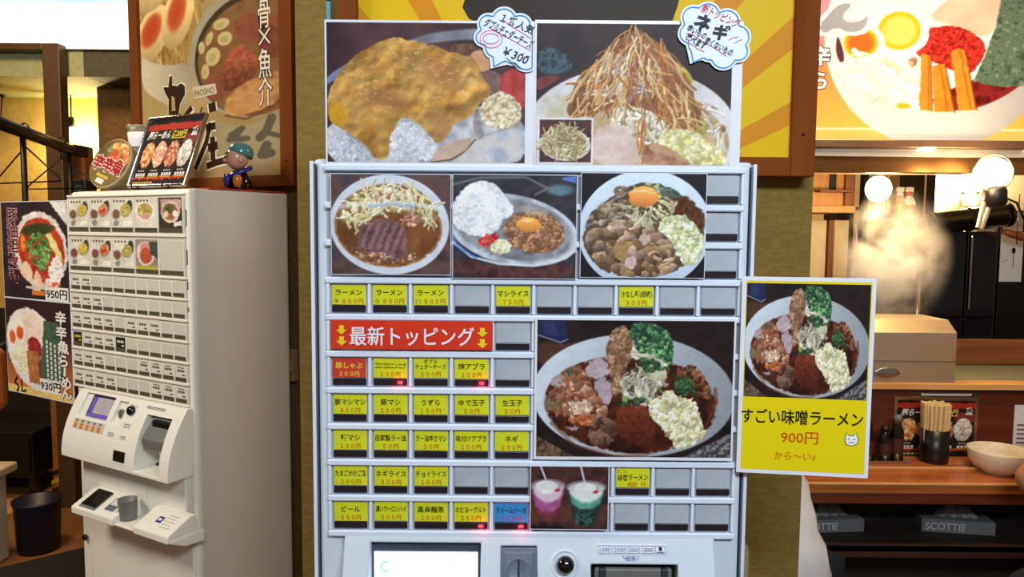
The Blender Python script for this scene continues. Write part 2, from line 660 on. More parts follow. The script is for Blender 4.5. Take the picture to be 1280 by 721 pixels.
def art_curry():
    c = Cv(408, 28, 656, 203, 1.25, (70, 50, 56), .88)
    q = cc(380, 0, 3.277)
    one = np.ones_like(c.X)
    c.tex(one, 60, [(58, 38, 44), (92, 62, 66), (70, 46, 52)])
    rim = c.poly(q((380, 190), (480, 140), (640, 115), (800, 110), (950, 200), (950, 260), (760, 160), (600, 160), (440, 190)), 3)
    c.tex(rim, 20, [(110, 108, 125), (150, 148, 160)])
    c.fill(c.poly(q((90, 310), (220, 235), (250, 250), (120, 330), (90, 350)), 2), (120, 140, 180))
    c.tex(c.poly(q((90, 480), (300, 480), (700, 420), (910, 470), (910, 680), (90, 680)), 2, 1), 14, [(150, 155, 170), (196, 198, 206), (222, 224, 230)], 1, 3, 2)
    c.tex(c.poly(q((600, 180), (680, 170), (740, 200), (720, 240), (640, 230), (590, 205)), 2), 5, [(90, 60, 48), (130, 92, 74)])
    c.tex(c.poly(q((670, 220), (720, 195), (770, 225), (760, 290), (700, 290)), 2), 8, [(214, 150, 104), (222, 178, 140)])
    c.tex(c.poly(q((725, 280), (800, 290), (830, 360), (770, 390), (725, 350)), 2), 6, [(110, 80, 84), (150, 116, 112)])
    c.tex(c.poly(q((800, 300), (860, 270), (930, 300), (930, 440), (870, 430), (800, 380)), 2), 9, [(176, 48, 50), (206, 80, 78)])
    m = c.poly(q((90, 370), (180, 250), (235, 205), (330, 160), (370, 148), (430, 165), (520, 178), (600, 212), (690, 230), (718, 270), (735, 330), (768, 350), (760, 400), (712, 425), (700, 470), (610, 500), (590, 560), (540, 590), (500, 545), (455, 490), (385, 480), (365, 540), (345, 655), (285, 660), (255, 600), (200, 560), (130, 515), (90, 490)), 1.6, 2, 2.0, 9)
    c.tex(m, 26, [(176, 122, 48), (196, 144, 62), (208, 162, 84), (190, 134, 56)], 1, 3, 1.5)
    c.relief(m, 14, .10)
    c.relief(m, 34, .2)
    c.tex(c.ell(*q((330, 400))[0], 26, 12, 20, 8) * m, 12, [(160, 108, 58), (176, 122, 70)], .7)
    c.tex(c.poly(q((95, 430), (150, 410), (190, 470), (150, 530), (95, 500)), 4) * m, 8, [(214, 146, 22), (226, 170, 40)], .9)
    c.tex(c.ell(*q((560, 300))[0], 30, 16, 20, 10) * m, 10, [(178, 118, 66), (190, 134, 80)], .6)
    c.tex(c.ell(*q((560, 520))[0], 26, 14, 60, 8) * m, 10, [(176, 124, 76), (190, 142, 92)], .7)
    for x, y in c.pick(m * c.ell(*q((420, 280))[0], 90, 50, 0), 110):
        L = RNG.uniform(1.5, 5)
        a = RNG.uniform(-.8, .8)
        c.line([(x, y), (x + L * .5, y + a), (x + L, y + 2 * a)], RNG.uniform(.5, 1.1), (240, 222, 170), .75)
    g = c.poly(q((720, 440), (745, 395), (800, 365), (850, 385), (890, 430), (890, 490), (840, 525), (760, 520), (720, 480)), 2, 2, 2)
    c.fill(g, (190, 170, 140))
    c.blobs(g, 150, (2.2, 5), [(226, 208, 172), (204, 184, 146), (236, 220, 190)], .6, .4)
    r = c.poly(q((350, 560), (380, 500), (450, 500), (520, 560), (560, 600), (520, 665), (350, 668)), 2, 2, 2)
    c.fill(r, (214, 216, 226))
    c.blobs(r, 200, (1.6, 3.4), [(214, 216, 226), (228, 230, 238), (200, 204, 218)], .5, .18, .8)
    r2 = c.poly(q((90, 520), (200, 570), (260, 620), (280, 672), (90, 672)), 2, 2, 2)
    c.fill(r2, (200, 206, 220))
    c.blobs(r2, 160, (1.6, 3.4), [(196, 202, 218), (222, 226, 236), (176, 184, 204)], .5, .2, .8)
    p = c.poly(q((540, 600), (640, 570), (700, 560), (660, 620), (590, 660), (520, 668)), 1.5)
    c.tex(p, 12, [(196, 168, 150), (214, 188, 172)])
    c.line(q((520, 666), (600, 655), (660, 620), (700, 570)), 2, (110, 70, 40), .9)
    r3 = c.poly(q((620, 660), (720, 560), (905, 510), (905, 640), (860, 672), (620, 675)), 2)
    c.tex(r3, 18, [(176, 184, 204), (206, 206, 214), (216, 212, 206), (186, 194, 214)])
    c.tex(c.poly(q((690, 470), (712, 430), (720, 500), (745, 545), (720, 575), (695, 540)), 3), 5, [(120, 104, 104), (176, 168, 170)], .8)
    c.line(q((820, 672), (905, 610)), 1.2, (225, 228, 235), .7)
    c.wm = np.clip(m * .2 + g * .5 + r + r2, 0, 1)
    return photo_finish(c, 1.6, 5)


def art_negi():
    c = Cv(670, 30, 914, 206, 1.25, (48, 40, 44), .95)
    q = cc(650, 0, 3.277)
    c.tex(np.ones_like(c.X), 40, [(46, 38, 44), (62, 48, 50), (52, 40, 42)])
    c.tex(c.poly(q((65, 200), (150, 195), (215, 250), (210, 290), (120, 310), (65, 290)), 2), 10, [(30, 40, 50), (72, 98, 112), (40, 56, 66)], 1, 3, 2.4)
    c.tex(c.poly(q((65, 310), (180, 310), (120, 350), (65, 380)), 2), 10, [(110, 46, 48), (130, 66, 66)])
    b = c.ell(*q((455, 560))[0], 136, 88, 0, 1.5)
    c.tex(b, 60, [(196, 198, 206), (222, 222, 226), (230, 228, 228)])
    so = c.ell(*q((520, 590))[0], 104, 62, 0, 2)
    c.tex(so, 20, [(190, 160, 116), (212, 190, 156)])
    c.blobs(c.poly(q((680, 400), (800, 420), (860, 520), (860, 640), (760, 560)), 2), 26, (3, 7), [(150, 110, 64), (176, 136, 86), (206, 190, 160)], .3, .12, .7)
    c.strands(c.poly(q((740, 440), (860, 470), (860, 620), (780, 560)), 2), 9, (12, 24), (3, 5), [(226, 222, 214), (206, 196, 176)], 40, 40, .2)
    c.tex(c.poly(q((75, 400), (200, 380), (220, 480), (80, 490)), 5), 12, [(214, 214, 206), (200, 190, 160)])
    cab = c.poly(q((630, 240), (690, 290), (712, 330), (690, 350), (600, 300)), 1.5)
    c.tex(cab, 8, [(170, 160, 50), (206, 196, 84)])
    c.tex(c.poly(q((720, 480), (760, 480), (775, 540), (740, 560), (700, 520)), 1.5), 8, [(150, 150, 60), (190, 186, 100)])
    sp = c.poly(q((330, 440), (560, 400), (620, 520), (540, 620), (440, 560)), 2)
    c.fill(sp, (150, 134, 104), .8)
    c.strands(sp, 46, (18, 34), (3.4, 5.4), [(222, 216, 190), (200, 190, 160), (234, 228, 210)], 80, 40, .2)
    pile = c.poly(q((470, 108), (530, 150), (600, 200), (640, 270), (700, 330), (720, 420), (755, 470), (690, 540), (600, 500), (520, 440), (420, 430), (330, 460), (250, 480), (185, 475), (210, 380), (240, 310), (300, 260), (370, 190)), 2, 1)
    c.tex(pile, 7, [(110, 70, 44), (150, 104, 66), (128, 84, 56)])
    apx = q((480, 60))[0]
    f = lambda x, y: math.degrees(math.atan2(y - apx[1], x - apx[0]))
    c.strands(pile, 150, (16, 40), (1.4, 2.8), [(176, 122, 66), (198, 150, 92), (160, 100, 60), (140, 88, 70)], 90, 22, .12, .4, f)
    mid = c.ell(*q((420, 330))[0], 44, 26, -10, 6)
    c.strands(mid, 34, (14, 30), (2, 3.6), [(206, 200, 206), (180, 170, 180), (150, 140, 170), (214, 196, 170)], 70, 40, .25)
    c.strands(pile, 130, (18, 46), (1.4, 3.0), [(214, 172, 112), (226, 190, 136), (196, 136, 72), (186, 110, 50), (230, 206, 160)], 90, 24, .12, .4, f)
    c.strands(c.poly(q((480, 480), (520, 480), (510, 670), (480, 660)), 2), 5, (20, 44), (2, 3), [(184, 96, 40), (206, 130, 60)], 90, 8, .1)
    p = c.poly(q((300, 540), (360, 505), (440, 515), (485, 590), (495, 683), (300, 683)), 1.5)
    c.tex(p, 26, [(214, 186, 176), (226, 206, 198), (206, 172, 162)])
    p = c.poly(q((500, 600), (560, 580), (660, 610), (730, 683), (500, 683)), 1.5)
    c.tex(p, 14, [(150, 96, 70), (200, 156, 128), (186, 134, 104)])
    g = c.poly(q((570, 560), (620, 525), (720, 530), (760, 570), (840, 610), (860, 683), (720, 683), (640, 610), (570, 590)), 2, 2, 2)
    c.fill(g, (206, 196, 120))
    c.blobs(g, 150, (2.4, 5.5), [(230, 222, 166), (238, 232, 190), (216, 208, 146), (214, 208, 130)], .6, .2, .8)
    # small inset photo with its own white border
    c.fill(c.poly(q((74, 483), (302, 483), (302, 674), (74, 674)), .8, 0), (232, 232, 236))
    ins = c.poly(q((81, 491), (294, 491), (294, 667), (81, 667)), .8, 0)
    c.tex(ins, 18, [(60, 44, 44), (96, 56, 52), (70, 58, 56)])
    c.fill(c.ell(*q((187, 592))[0], 32, 21, 4, 1.2) * ins, (214, 212, 210))
    n = c.poly(q((85, 590), (110, 545), (160, 510), (205, 515), (250, 545), (285, 590), (250, 640), (180, 655), (110, 635)), 2) * ins
    c.fill(n, (150, 132, 92))
    c.strands(n, 110, (8, 20), (1.2, 2.2), [(206, 194, 150), (188, 172, 124), (222, 212, 176), (150, 136, 96)], 60, 60, .25)
    c.wm = np.clip(pile * .3 + g + .1, 0, 1)
    return photo_finish(c, 1.0, 5)


def art_ramen():
    c = Cv(414, 218, 563, 342, 1.3, (60, 48, 46), 1.15)
    q = cc(380, 190, 3.277)
    c.tex(np.ones_like(c.X), 20, [(70, 62, 72), (96, 70, 66), (52, 44, 42)])
    b = c.ell(*q((350, 296))[0], 75, 62, 4)
    c.tex(b, 60, [(206, 214, 230), (190, 198, 216), (222, 226, 236)])
    so = c.ell(*q((345, 303))[0], 67.5, 51, 4, 1.5)
    c.tex(so, 24, [(96, 56, 30), (128, 80, 44), (110, 66, 36)])
    c.tex((c.ell(*q((345, 303))[0], 67.5, 51, 4, 1.5) - c.ell(*q((345, 303))[0], 65, 48.5, 4, 1.5)).clip(0, 1), 20, [(160, 112, 62), (176, 128, 80)], .8)
    v = c.poly(q((200, 170), (260, 140), (360, 125), (470, 150), (540, 210), (560, 270), (500, 310), (420, 240), (300, 250), (240, 300), (140, 290), (150, 220)), 2)
    c.tex(v, 8, [(120, 96, 56), (150, 122, 78)])
    c.blobs(v, 90, (3, 7), [(190, 180, 116), (206, 200, 150), (168, 140, 96), (140, 92, 66)], .35, .35)
    c.blobs(c.poly(q((260, 180), (330, 125), (430, 140), (420, 190), (330, 200)), 2), 40, (2.5, 5.5), [(150, 96, 78), (186, 136, 116), (120, 74, 60), (214, 196, 170)], .5, .4)
    c.strands(v, 60, (14, 34), (1.8, 3), [(226, 222, 196), (206, 198, 160), (214, 206, 150)], 110, 50, .25)
    p = c.poly(q((215, 370), (235, 310), (290, 275), (370, 270), (420, 310), (430, 370), (400, 430), (380, 460), (300, 440), (220, 410)), 2, 2, 2)
    c.tex(p, 12, [(92, 62, 66), (128, 92, 96), (106, 72, 74)])
    for k in range(11):
        x = 230 + k * 17
        c.line(q((x - 14, 400), (x + 6, 340), (x + 30, 290)), 1.6, (150, 116, 118) if k % 2 else (74, 46, 48), .7)
    c.blobs(c.poly(q((170, 390), (250, 390), (380, 430), (430, 450), (380, 470), (260, 450)), 2), 60, (1.6, 4), [(140, 96, 66), (110, 66, 40), (180, 146, 110)], .5, .4)
    c.blobs(c.ell(*q((430, 270))[0], 14, 12), 20, (2, 4.5), [(186, 146, 120), (150, 106, 80)], .5, .4)
    c.blobs(c.ell(*q((445, 425))[0], 5, 5), 8, (1, 2.2), [(216, 206, 190)], .5, .3)
    c.line(q((150, 222), (350, 205), (560, 225)), 5, (216, 222, 232), .55)
    c.line(q((270, 218), (360, 212), (440, 222)), 4, (120, 150, 196), .55)
    c.wm = np.clip(so * .8, 0, 1)
    return photo_finish(c, 1.3, 5)


def art_rice():
    c = Cv(566, 219, 720, 348, 1.3, (44, 46, 52), 1.12)
    q = cc(560, 210, 5.15)
    c.tex(np.ones_like(c.X), 26, [(36, 36, 42), (58, 58, 66), (44, 42, 48)])
    c.tex(c.poly(q((28, 560), (300, 640), (820, 600), (820, 720), (28, 720)), 4, 1), 16, [(64, 36, 38), (92, 58, 58), (48, 30, 34)])
    c.line(q((30, 110), (200, 65), (500, 60), (640, 130), (560, 170)), 3, (120, 124, 130), .6)
    c.tex(c.ell(*q((720, 140))[0], 16, 7, 0, 4), 8, [(70, 120, 134), (120, 160, 170)], .7)
    c.fill(c.poly(q((735, 60), (820, 45), (820, 95), (735, 75)), 1, 0), (84, 110, 190))
    pl = c.ell(*q((420, 400))[0], 83, 44, 11, 1.2)
    c.tex(pl, 30, [(150, 158, 172), (196, 204, 216), (120, 128, 140)])
    c.tex(c.ell(*q((420, 395))[0], 76, 38, 11, 3), 24, [(108, 112, 120), (150, 154, 162), (90, 92, 100)])
    c.line(q((30, 480), (150, 575), (330, 620), (560, 630), (760, 580), (820, 530)), 3, (206, 214, 226), .9)
    c.line(q((30, 430), (60, 510), (180, 580)), 3, (70, 120, 200), .8)
    r = c.poly(q((22, 270), (60, 170), (150, 92), (240, 82), (320, 110), (370, 190), (430, 250), (410, 310), (340, 340), (335, 400), (220, 455), (90, 420), (25, 350)), 1.5, 2, 1.6, 6)
    c.tex(r, 30, [(200, 206, 218), (228, 232, 238), (214, 218, 228)])
    c.blobs(r, 420, (1.0, 2.2), [(232, 236, 242), (214, 220, 230), (194, 200, 214), (240, 242, 246)], .5, .25, .8)
    m = c.ell(*q((555, 412))[0], 38, 26.5, 8, 2, 2.2)
    c.tex(m, 8, [(110, 74, 50), (140, 98, 70)])
    c.blobs(m, 330, (1.6, 4.2), [(150, 104, 74), (120, 82, 56), (168, 120, 88), (134, 92, 72), (172, 132, 84)], .55, .45)
    c.tex(c.ell(*q((540, 270))[0], 22, 5, 6, 3), 5, [(150, 140, 132), (176, 168, 160)], .7)
    y = c.ell(*q((518, 364))[0], 15.2, 9.4, 4, 1.2)
    c.fill(y, (226, 150, 62))
    c.shade(y, lambda X, Y: 1.12 - 0.02 * (Y - 276))
    c.fill(c.ell(*q((510, 338))[0], 6, 2, 0, 2), (244, 214, 160), .8)
    g = c.poly(q((190, 480), (240, 425), (330, 425), (320, 470), (270, 525), (215, 510)), 1.2, 2, 1)
    c.blobs(g, 60, (1.6, 3.2), [(196, 40, 44), (160, 26, 34), (214, 70, 66)], .3, .3)
    g = c.poly(q((268, 520), (310, 460), (380, 465), (412, 505), (390, 550), (310, 555)), 1.2, 2, 1)
    c.fill(g, (206, 196, 150))
    c.blobs(g, 80, (1.4, 3.2), [(226, 218, 176), (204, 194, 146), (236, 230, 200)], .6, .35)
    c.line(q((20, 270), (200, 250), (340, 300)), 2, (236, 240, 246), .5)
    c.wm = np.clip(r + m + c.ell(*q((300, 490))[0], 24, 16), 0, 1) * (1 - y)
    return photo_finish(c, 1.0, 4)


def art_mazesoba():
    c = Cv(726, 217, 882, 347, 1.3, (30, 28, 34), 1.15)
    q = cc(660, 190, 3.277)
    c.fill(c.ell(*q((480, 320))[0], 84, 75, -4), (196, 212, 236))
    c.shade(c.ell(*q((480, 320))[0], 84, 75, -4), lambda X, Y: 1.04 - 0.001 * (Y - 217))
    k = c.poly(q((220, 360), (240, 260), (330, 190), (420, 135), (520, 120), (640, 170), (728, 240), (728, 330), (700, 420), (620, 490), (480, 515), (330, 505), (250, 440)), 1.5, 2, 2)
    c.tex(k, 12, [(74, 58, 44), (104, 84, 64)])
    c.tex(c.poly(q((580, 160), (690, 210), (728, 270), (720, 320), (640, 290), (580, 240)), 2), 4, [(66, 36, 20), (104, 60, 34), (50, 30, 20)])
    c.blobs(c.poly(q((230, 260), (340, 185), (420, 200), (520, 250), (520, 300), (260, 320)), 2), 90, (3, 6), [(110, 92, 70), (140, 118, 92), (84, 70, 52), (150, 136, 116)], .5, .4)
    c.blobs(c.ell(*q((380, 165))[0], 10, 8), 14, (3, 6), [(96, 78, 60), (120, 104, 84)], .6, .4)
    c.strands(c.poly(q((370, 200), (520, 220), (590, 180), (580, 340), (420, 320)), 2), 26, (14, 36), (2, 3.4), [(206, 200, 170), (176, 166, 136), (190, 190, 140)], 60, 40, .25)
    c.blobs(c.poly(q((420, 135), (520, 118), (570, 170), (550, 220), (520, 200), (410, 160)), 2), 36, (2, 5), [(150, 170, 106), (176, 190, 130), (120, 146, 84)], .4, .35)
    c.blobs(c.poly(q((520, 130), (600, 150), (640, 180), (560, 190)), 2), 30, (2, 4), [(60, 80, 66), (84, 100, 84)], .4, .35)
    ck = c.poly(q((220, 340), (300, 300), (500, 300), (600, 380), (640, 460), (560, 512), (400, 515), (280, 470)), 2)
    c.blobs(ck, 120, (5, 10), [(124, 98, 70), (150, 122, 92), (100, 78, 56), (140, 116, 106), (166, 140, 118), (88, 64, 44)], .55, .5)
    c.tex(c.poly(q((350, 375), (415, 365), (415, 435), (355, 440)), 1.2, 1), 8, [(150, 116, 64), (170, 136, 84)])
    c.tex(c.poly(q((455, 345), (510, 340), (505, 370), (470, 380)), 1.2, 1), 8, [(186, 160, 144), (200, 178, 164)])
    c.tex(c.poly(q((400, 450), (440, 420), (450, 460), (430, 485)), 1.2, 1), 8, [(176, 150, 146), (196, 172, 166)])
    g = c.poly(q((530, 290), (580, 255), (650, 250), (700, 320), (726, 340), (722, 420), (680, 470), (630, 460), (600, 370), (540, 330)), 1.6, 2, 2)
    c.fill(g, (180, 184, 146))
    c.blobs(g, 190, (2, 4.4), [(210, 214, 176), (190, 196, 150), (226, 228, 200), (170, 176, 126)], .55, .35)
    y = c.ell(*q((473, 183))[0], 18.5, 13, 2, 1.2)
    c.fill(y, (222, 138, 64))
    c.shade(y, lambda X, Y: 1.08 - 0.018 * (Y - 246))
    c.line(q((230, 300), (400, 260), (520, 290)), 2.2, (206, 214, 226), .4)
    c.line(q((260, 240), (420, 160), (600, 150), (720, 230)), 1.2, (214, 222, 234), .5)
    c.line(q((420, 165), (470, 160), (520, 170)), 1.6, (240, 214, 170), .6)
    c.wm = k * (1 - y) * .9
    return photo_finish(c, 1.6, 5)


def art_miso(res=1.25):
    c = Cv(671, 400.5, 915.5, 571, res, (30, 22, 22), 1.0)
    q = cc(650, 390, 3.604)
    c.tex(np.ones_like(c.X), 34, [(34, 24, 24), (46, 30, 28), (26, 20, 22)])
    c.tex(c.poly(q((77, 120), (200, 150), (380, 110), (300, 220), (77, 260)), 5), 16, [(74, 46, 36), (96, 62, 48)])
    c.fill(c.poly(q((85, 38), (205, 38), (215, 125), (180, 140), (80, 105)), 1, 0), (34, 40, 84))
    c.fill(c.poly(q((100, 45), (150, 45), (170, 110), (110, 100)), 5, 0), (56, 66, 120), .6)
    c.line(q((80, 106), (180, 138), (212, 124)), 1.4, (150, 160, 200), .8)
    c.tex(c.poly(q((740, 652), (957, 540), (957, 652)), 1, 0), 3, [(60, 60, 64), (130, 130, 134)], 1, 2, 3)
    c.tex(c.poly(q((77, 560), (250, 652), (77, 652)), 1, 0), 4, [(64, 44, 36), (130, 100, 76)], 1, 2, 2)
    b = c.ell(*q((512, 376))[0], 127, 76.5, 2.5, 1.4)
    c.fill(b, (196, 208, 222))
    c.shade(b, lambda X, Y: np.clip(1.08 - 0.0013 * (X - 671) - .0004 * (Y - 400), .5, 1.2))
    so = c.ell(*q((500, 415))[0], 108, 61, 3, 2)
    c.tex(so, 26, [(62, 24, 14), (98, 40, 20), (44, 16, 12), (80, 30, 16)], 1, 3, 2)
    c.line(q((140, 500), (250, 600), (430, 650), (560, 645), (700, 600)), 4, (110, 48, 22), .5)
    c.line(q((880, 340), (890, 400), (850, 500)), 4, (136, 60, 28), .7)
    # left pork with red sauce
    p = c.poly(q((110, 410), (150, 340), (180, 270), (270, 225), (320, 300), (340, 380), (420, 430), (360, 520), (300, 510), (220, 480), (130, 450)), 2, 2, 2)
    c.tex(p, 8, [(120, 70, 46), (164, 104, 70), (140, 84, 56)])
    c.blobs(p, 130, (2.4, 6), [(176, 116, 82), (150, 84, 52), (206, 160, 126), (128, 62, 36), (160, 100, 84)], .45, .4)
    c.blobs(c.poly(q((190, 410), (320, 390), (330, 450), (240, 470)), 2), 44, (2, 5), [(222, 190, 164), (206, 146, 104), (230, 206, 186)], .35, .35)
    c.blobs(c.poly(q((210, 470), (330, 450), (320, 510), (240, 510)), 2), 30, (2, 5), [(184, 84, 36), (206, 110, 50)], .45, .4)
    c.blobs(c.poly(q((110, 400), (180, 380), (190, 440), (130, 455)), 2), 24, (2, 5), [(104, 82, 50), (140, 110, 70)], .5, .4)
    c.fill(c.ell(*q((165, 315))[0], 7, 8, 20, 2), (176, 150, 146))
    c.blobs(c.poly(q((130, 340), (250, 220), (290, 230), (160, 360)), 2), 10, (1.4, 3), [(60, 100, 60)], .5, .3)
    # two grey-pink slices
    s1 = c.poly(q((300, 225), (370, 195), (400, 250), (395, 290), (320, 305), (295, 270)), 1.4)
    c.tex(s1, 14, [(176, 154, 164), (196, 176, 184)])
    s2 = c.poly(q((320, 300), (405, 290), (420, 380), (395, 420), (360, 390)), 1.4)
    c.tex(s2, 14, [(168, 146, 160), (190, 168, 178)])
    c.line(q((318, 304), (400, 290)), 1.2, (120, 96, 104), .7)
    # meat chunks left bottom
    c.blobs(c.poly(q((310, 500), (400, 460), (450, 520), (430, 600), (310, 600)), 2), 34, (4, 9), [(92, 62, 48), (116, 82, 64), (72, 46, 36)], .5, .4)
    # red-brown spice dome
    d = c.poly(q((430, 470), (470, 415), (530, 395), (580, 430), (610, 500), (620, 590), (560, 610), (440, 560)), 2, 2, 1.5)
    c.tex(d, 3.0, [(92, 30, 18), (136, 54, 30), (112, 40, 22)], 1, 2, 2)
    c.shade(d, lambda X, Y: np.clip(1.25 - 0.011 * (Y - 500), .45, 1.3))
    # noodles / sprouts
    nd = c.poly(q((450, 270), (560, 230), (660, 260), (650, 340), (600, 400), (520, 390), (450, 360)), 2)
    c.tex(nd, 8, [(60, 48, 40), (96, 80, 60)])
    c.strands(nd, 50, (12, 30), (2.2, 4.6), [(206, 196, 176), (176, 164, 144), (222, 214, 190), (150, 150, 120)], 70, 40, .25)
    c.tex(c.poly(q((570, 290), (630, 250), (665, 270), (640, 310), (590, 312)), 1.5), 8, [(186, 186, 140), (206, 206, 166)])
    # right side meat
    c.blobs(c.poly(q((690, 240), (790, 230), (830, 290), (870, 350), (850, 400), (760, 330)), 2), 70, (2.4, 6), [(120, 66, 42), (92, 44, 28), (150, 90, 60), (74, 30, 20)], .5, .4)
    c.blobs(c.poly(q((680, 300), (740, 270), (800, 340), (800, 390), (720, 370)), 2), 60, (2, 4.6), [(44, 84, 48), (66, 108, 62), (30, 62, 38)], .4, .4)
    # garlic
    g = c.poly(q((580, 420), (620, 380), (660, 345), (740, 385), (800, 390), (810, 450), (830, 500), (855, 550), (790, 600), (710, 620), (690, 570), (640, 520), (600, 480)), 1.8, 2, 2.4)
    c.fill(g, (196, 188, 138))
    c.blobs(g, 300, (2.2, 4.8), [(226, 220, 176), (206, 198, 146), (236, 232, 200), (190, 182, 126)], .6, .38)
    # brown back fat column
    f = c.poly(q((385, 200), (390, 120), (430, 60), (470, 60), (510, 130), (500, 220), (450, 290), (455, 370), (420, 380), (405, 270)), 1.6, 2, 2)
    c.tex(f, 6, [(126, 84, 56), (156, 112, 80)])
    c.blobs(f, 170, (1.8, 4), [(164, 120, 88), (140, 96, 66), (186, 146, 110), (116, 76, 50)], .55, .45)
    # green onion cap
    o = c.poly(q((470, 60), (560, 42), (630, 60), (680, 110), (690, 200), (660, 270), (600, 230), (530, 190), (500, 120)), 1.6, 2, 2)
    c.fill(o, (34, 72, 48))
    c.blobs(o, 260, (1.8, 4.4), [(54, 104, 66), (76, 132, 82), (40, 84, 56), (104, 156, 96), (30, 66, 44)], .35, .45)
    c.blobs(o, 14, (1.6, 3.4), [(130, 166, 96), (150, 180, 110)], .4, .3)
    c.strands(c.poly(q((500, 180), (560, 180), (640, 220), (560, 230)), 2), 8, (14, 28), (2.6, 4), [(214, 210, 190), (196, 190, 160)], 25, 14, .15)
    c.blobs(c.poly(q((530, 200), (600, 210), (660, 240), (600, 280), (540, 260)), 2), 26, (2.6, 6), [(40, 76, 44), (60, 100, 58)], .4, .4)
    c.blobs(c.poly(q((440, 400), (560, 380), (570, 410), (460, 430)), 2), 26, (2, 5), [(44, 84, 46), (26, 54, 32)], .4, .4)
    c.fill(c.ell(*q((475, 388))[0], 4.4, 4, 0, 1), (140, 170, 80))
    c.fill(c.ell(*q((240, 520))[0], 7, 2, 8, 2), (190, 186, 206), .8)
    c.wm = np.clip(so + f + o + g, 0, 1)
    return photo_finish(c, 1.6, 5, .10, .8)


def art_drinks():
    c = Cv(664, 583, 759, 661, 1.3, (62, 40, 40), 1.15)
    q = cc(650, 560, 4.414)
    c.tex(np.ones_like(c.X), 16, [(58, 34, 34), (78, 48, 46), (44, 30, 32)])
    c.tex(c.poly(q((50, 310), (480, 310), (480, 400), (50, 410)), 2, 0), 8, [(86, 46, 38), (104, 60, 48)], .7)
    for X0, w, tint, mid, low, k in ((155, 95, (206, 184, 200), (176, 86, 146), (96, 40, 52), 0), (363, 108, (206, 218, 216), (92, 164, 146), (30, 46, 44), 1)):
        cup = c.poly(q((X0 - w, 210), (X0 + w, 210), (X0 + w * .52, 400 + 30 * k), (X0 - w * .52, 400 + 30 * k)), 1.2, 1)
        c.fill(cup, low)
        c.tex(cup, 7, [low, tuple(min(255, x * 1.5) for x in low)], .8)
        up = c.poly(q((X0 - w * .9, 220), (X0 + w * .9, 220), (X0 + w * .64, 350 - 15 * k), (X0 - w * .64, 350 - 15 * k)), 3, 1)
        c.tex(up, 9, [mid, tuple(x * .8 for x in mid)])
        c.fill(c.poly(q((X0 - w * .92, 200), (X0 + w * .92, 200), (X0 + w * .78, 270), (X0, 310), (X0 - w * .78, 265)), 4, 1), tint)
        c.fill(c.ell(*q((X0, 208 + 6 * k))[0], w / 4.414, 8.6, 0, 1), (176, 170, 180), .55)
        c.fill(c.ell(*q((X0, 212 + 6 * k))[0], w / 4.414 * .88, 6.8, 0, 1), tuple(x * .9 for x in tint), .7)
        c.tex(c.ell(*q((X0 - 8, 215 + 10 * k))[0], 14, 8.5, 0, 1.4), 8, [(206, 206, 204), (226, 226, 224)])
        c.line(q((X0 - 40 + 10 * k, 102), (X0 - 14 + 4 * k, 170 + 12 * k)), 2.2, (206, 200, 226), .95)
        c.fill(c.ell(*q((X0 + 52, 232 + 8 * k))[0], 3.6, 2, -10, 1), (196, 30, 70))
        c.line(q((X0 + 55, 228 + 8 * k), (X0 + 70, 190), (X0 + 95, 160)), .7, (150, 60, 70), .8)
    c.tex(c.poly(q((290, 350), (430, 350), (400, 430), (300, 430)), 2, 1), 3, [(20, 36, 34), (70, 110, 100)], .7, 2, 2.4)
    c.fill(c.poly(q((55, 428), (250, 432), (250, 448), (55, 448)), 1, 0), (28, 22, 26))
    c.wm = cup * .3
    return photo_finish(c, 0.6, 5, .08)


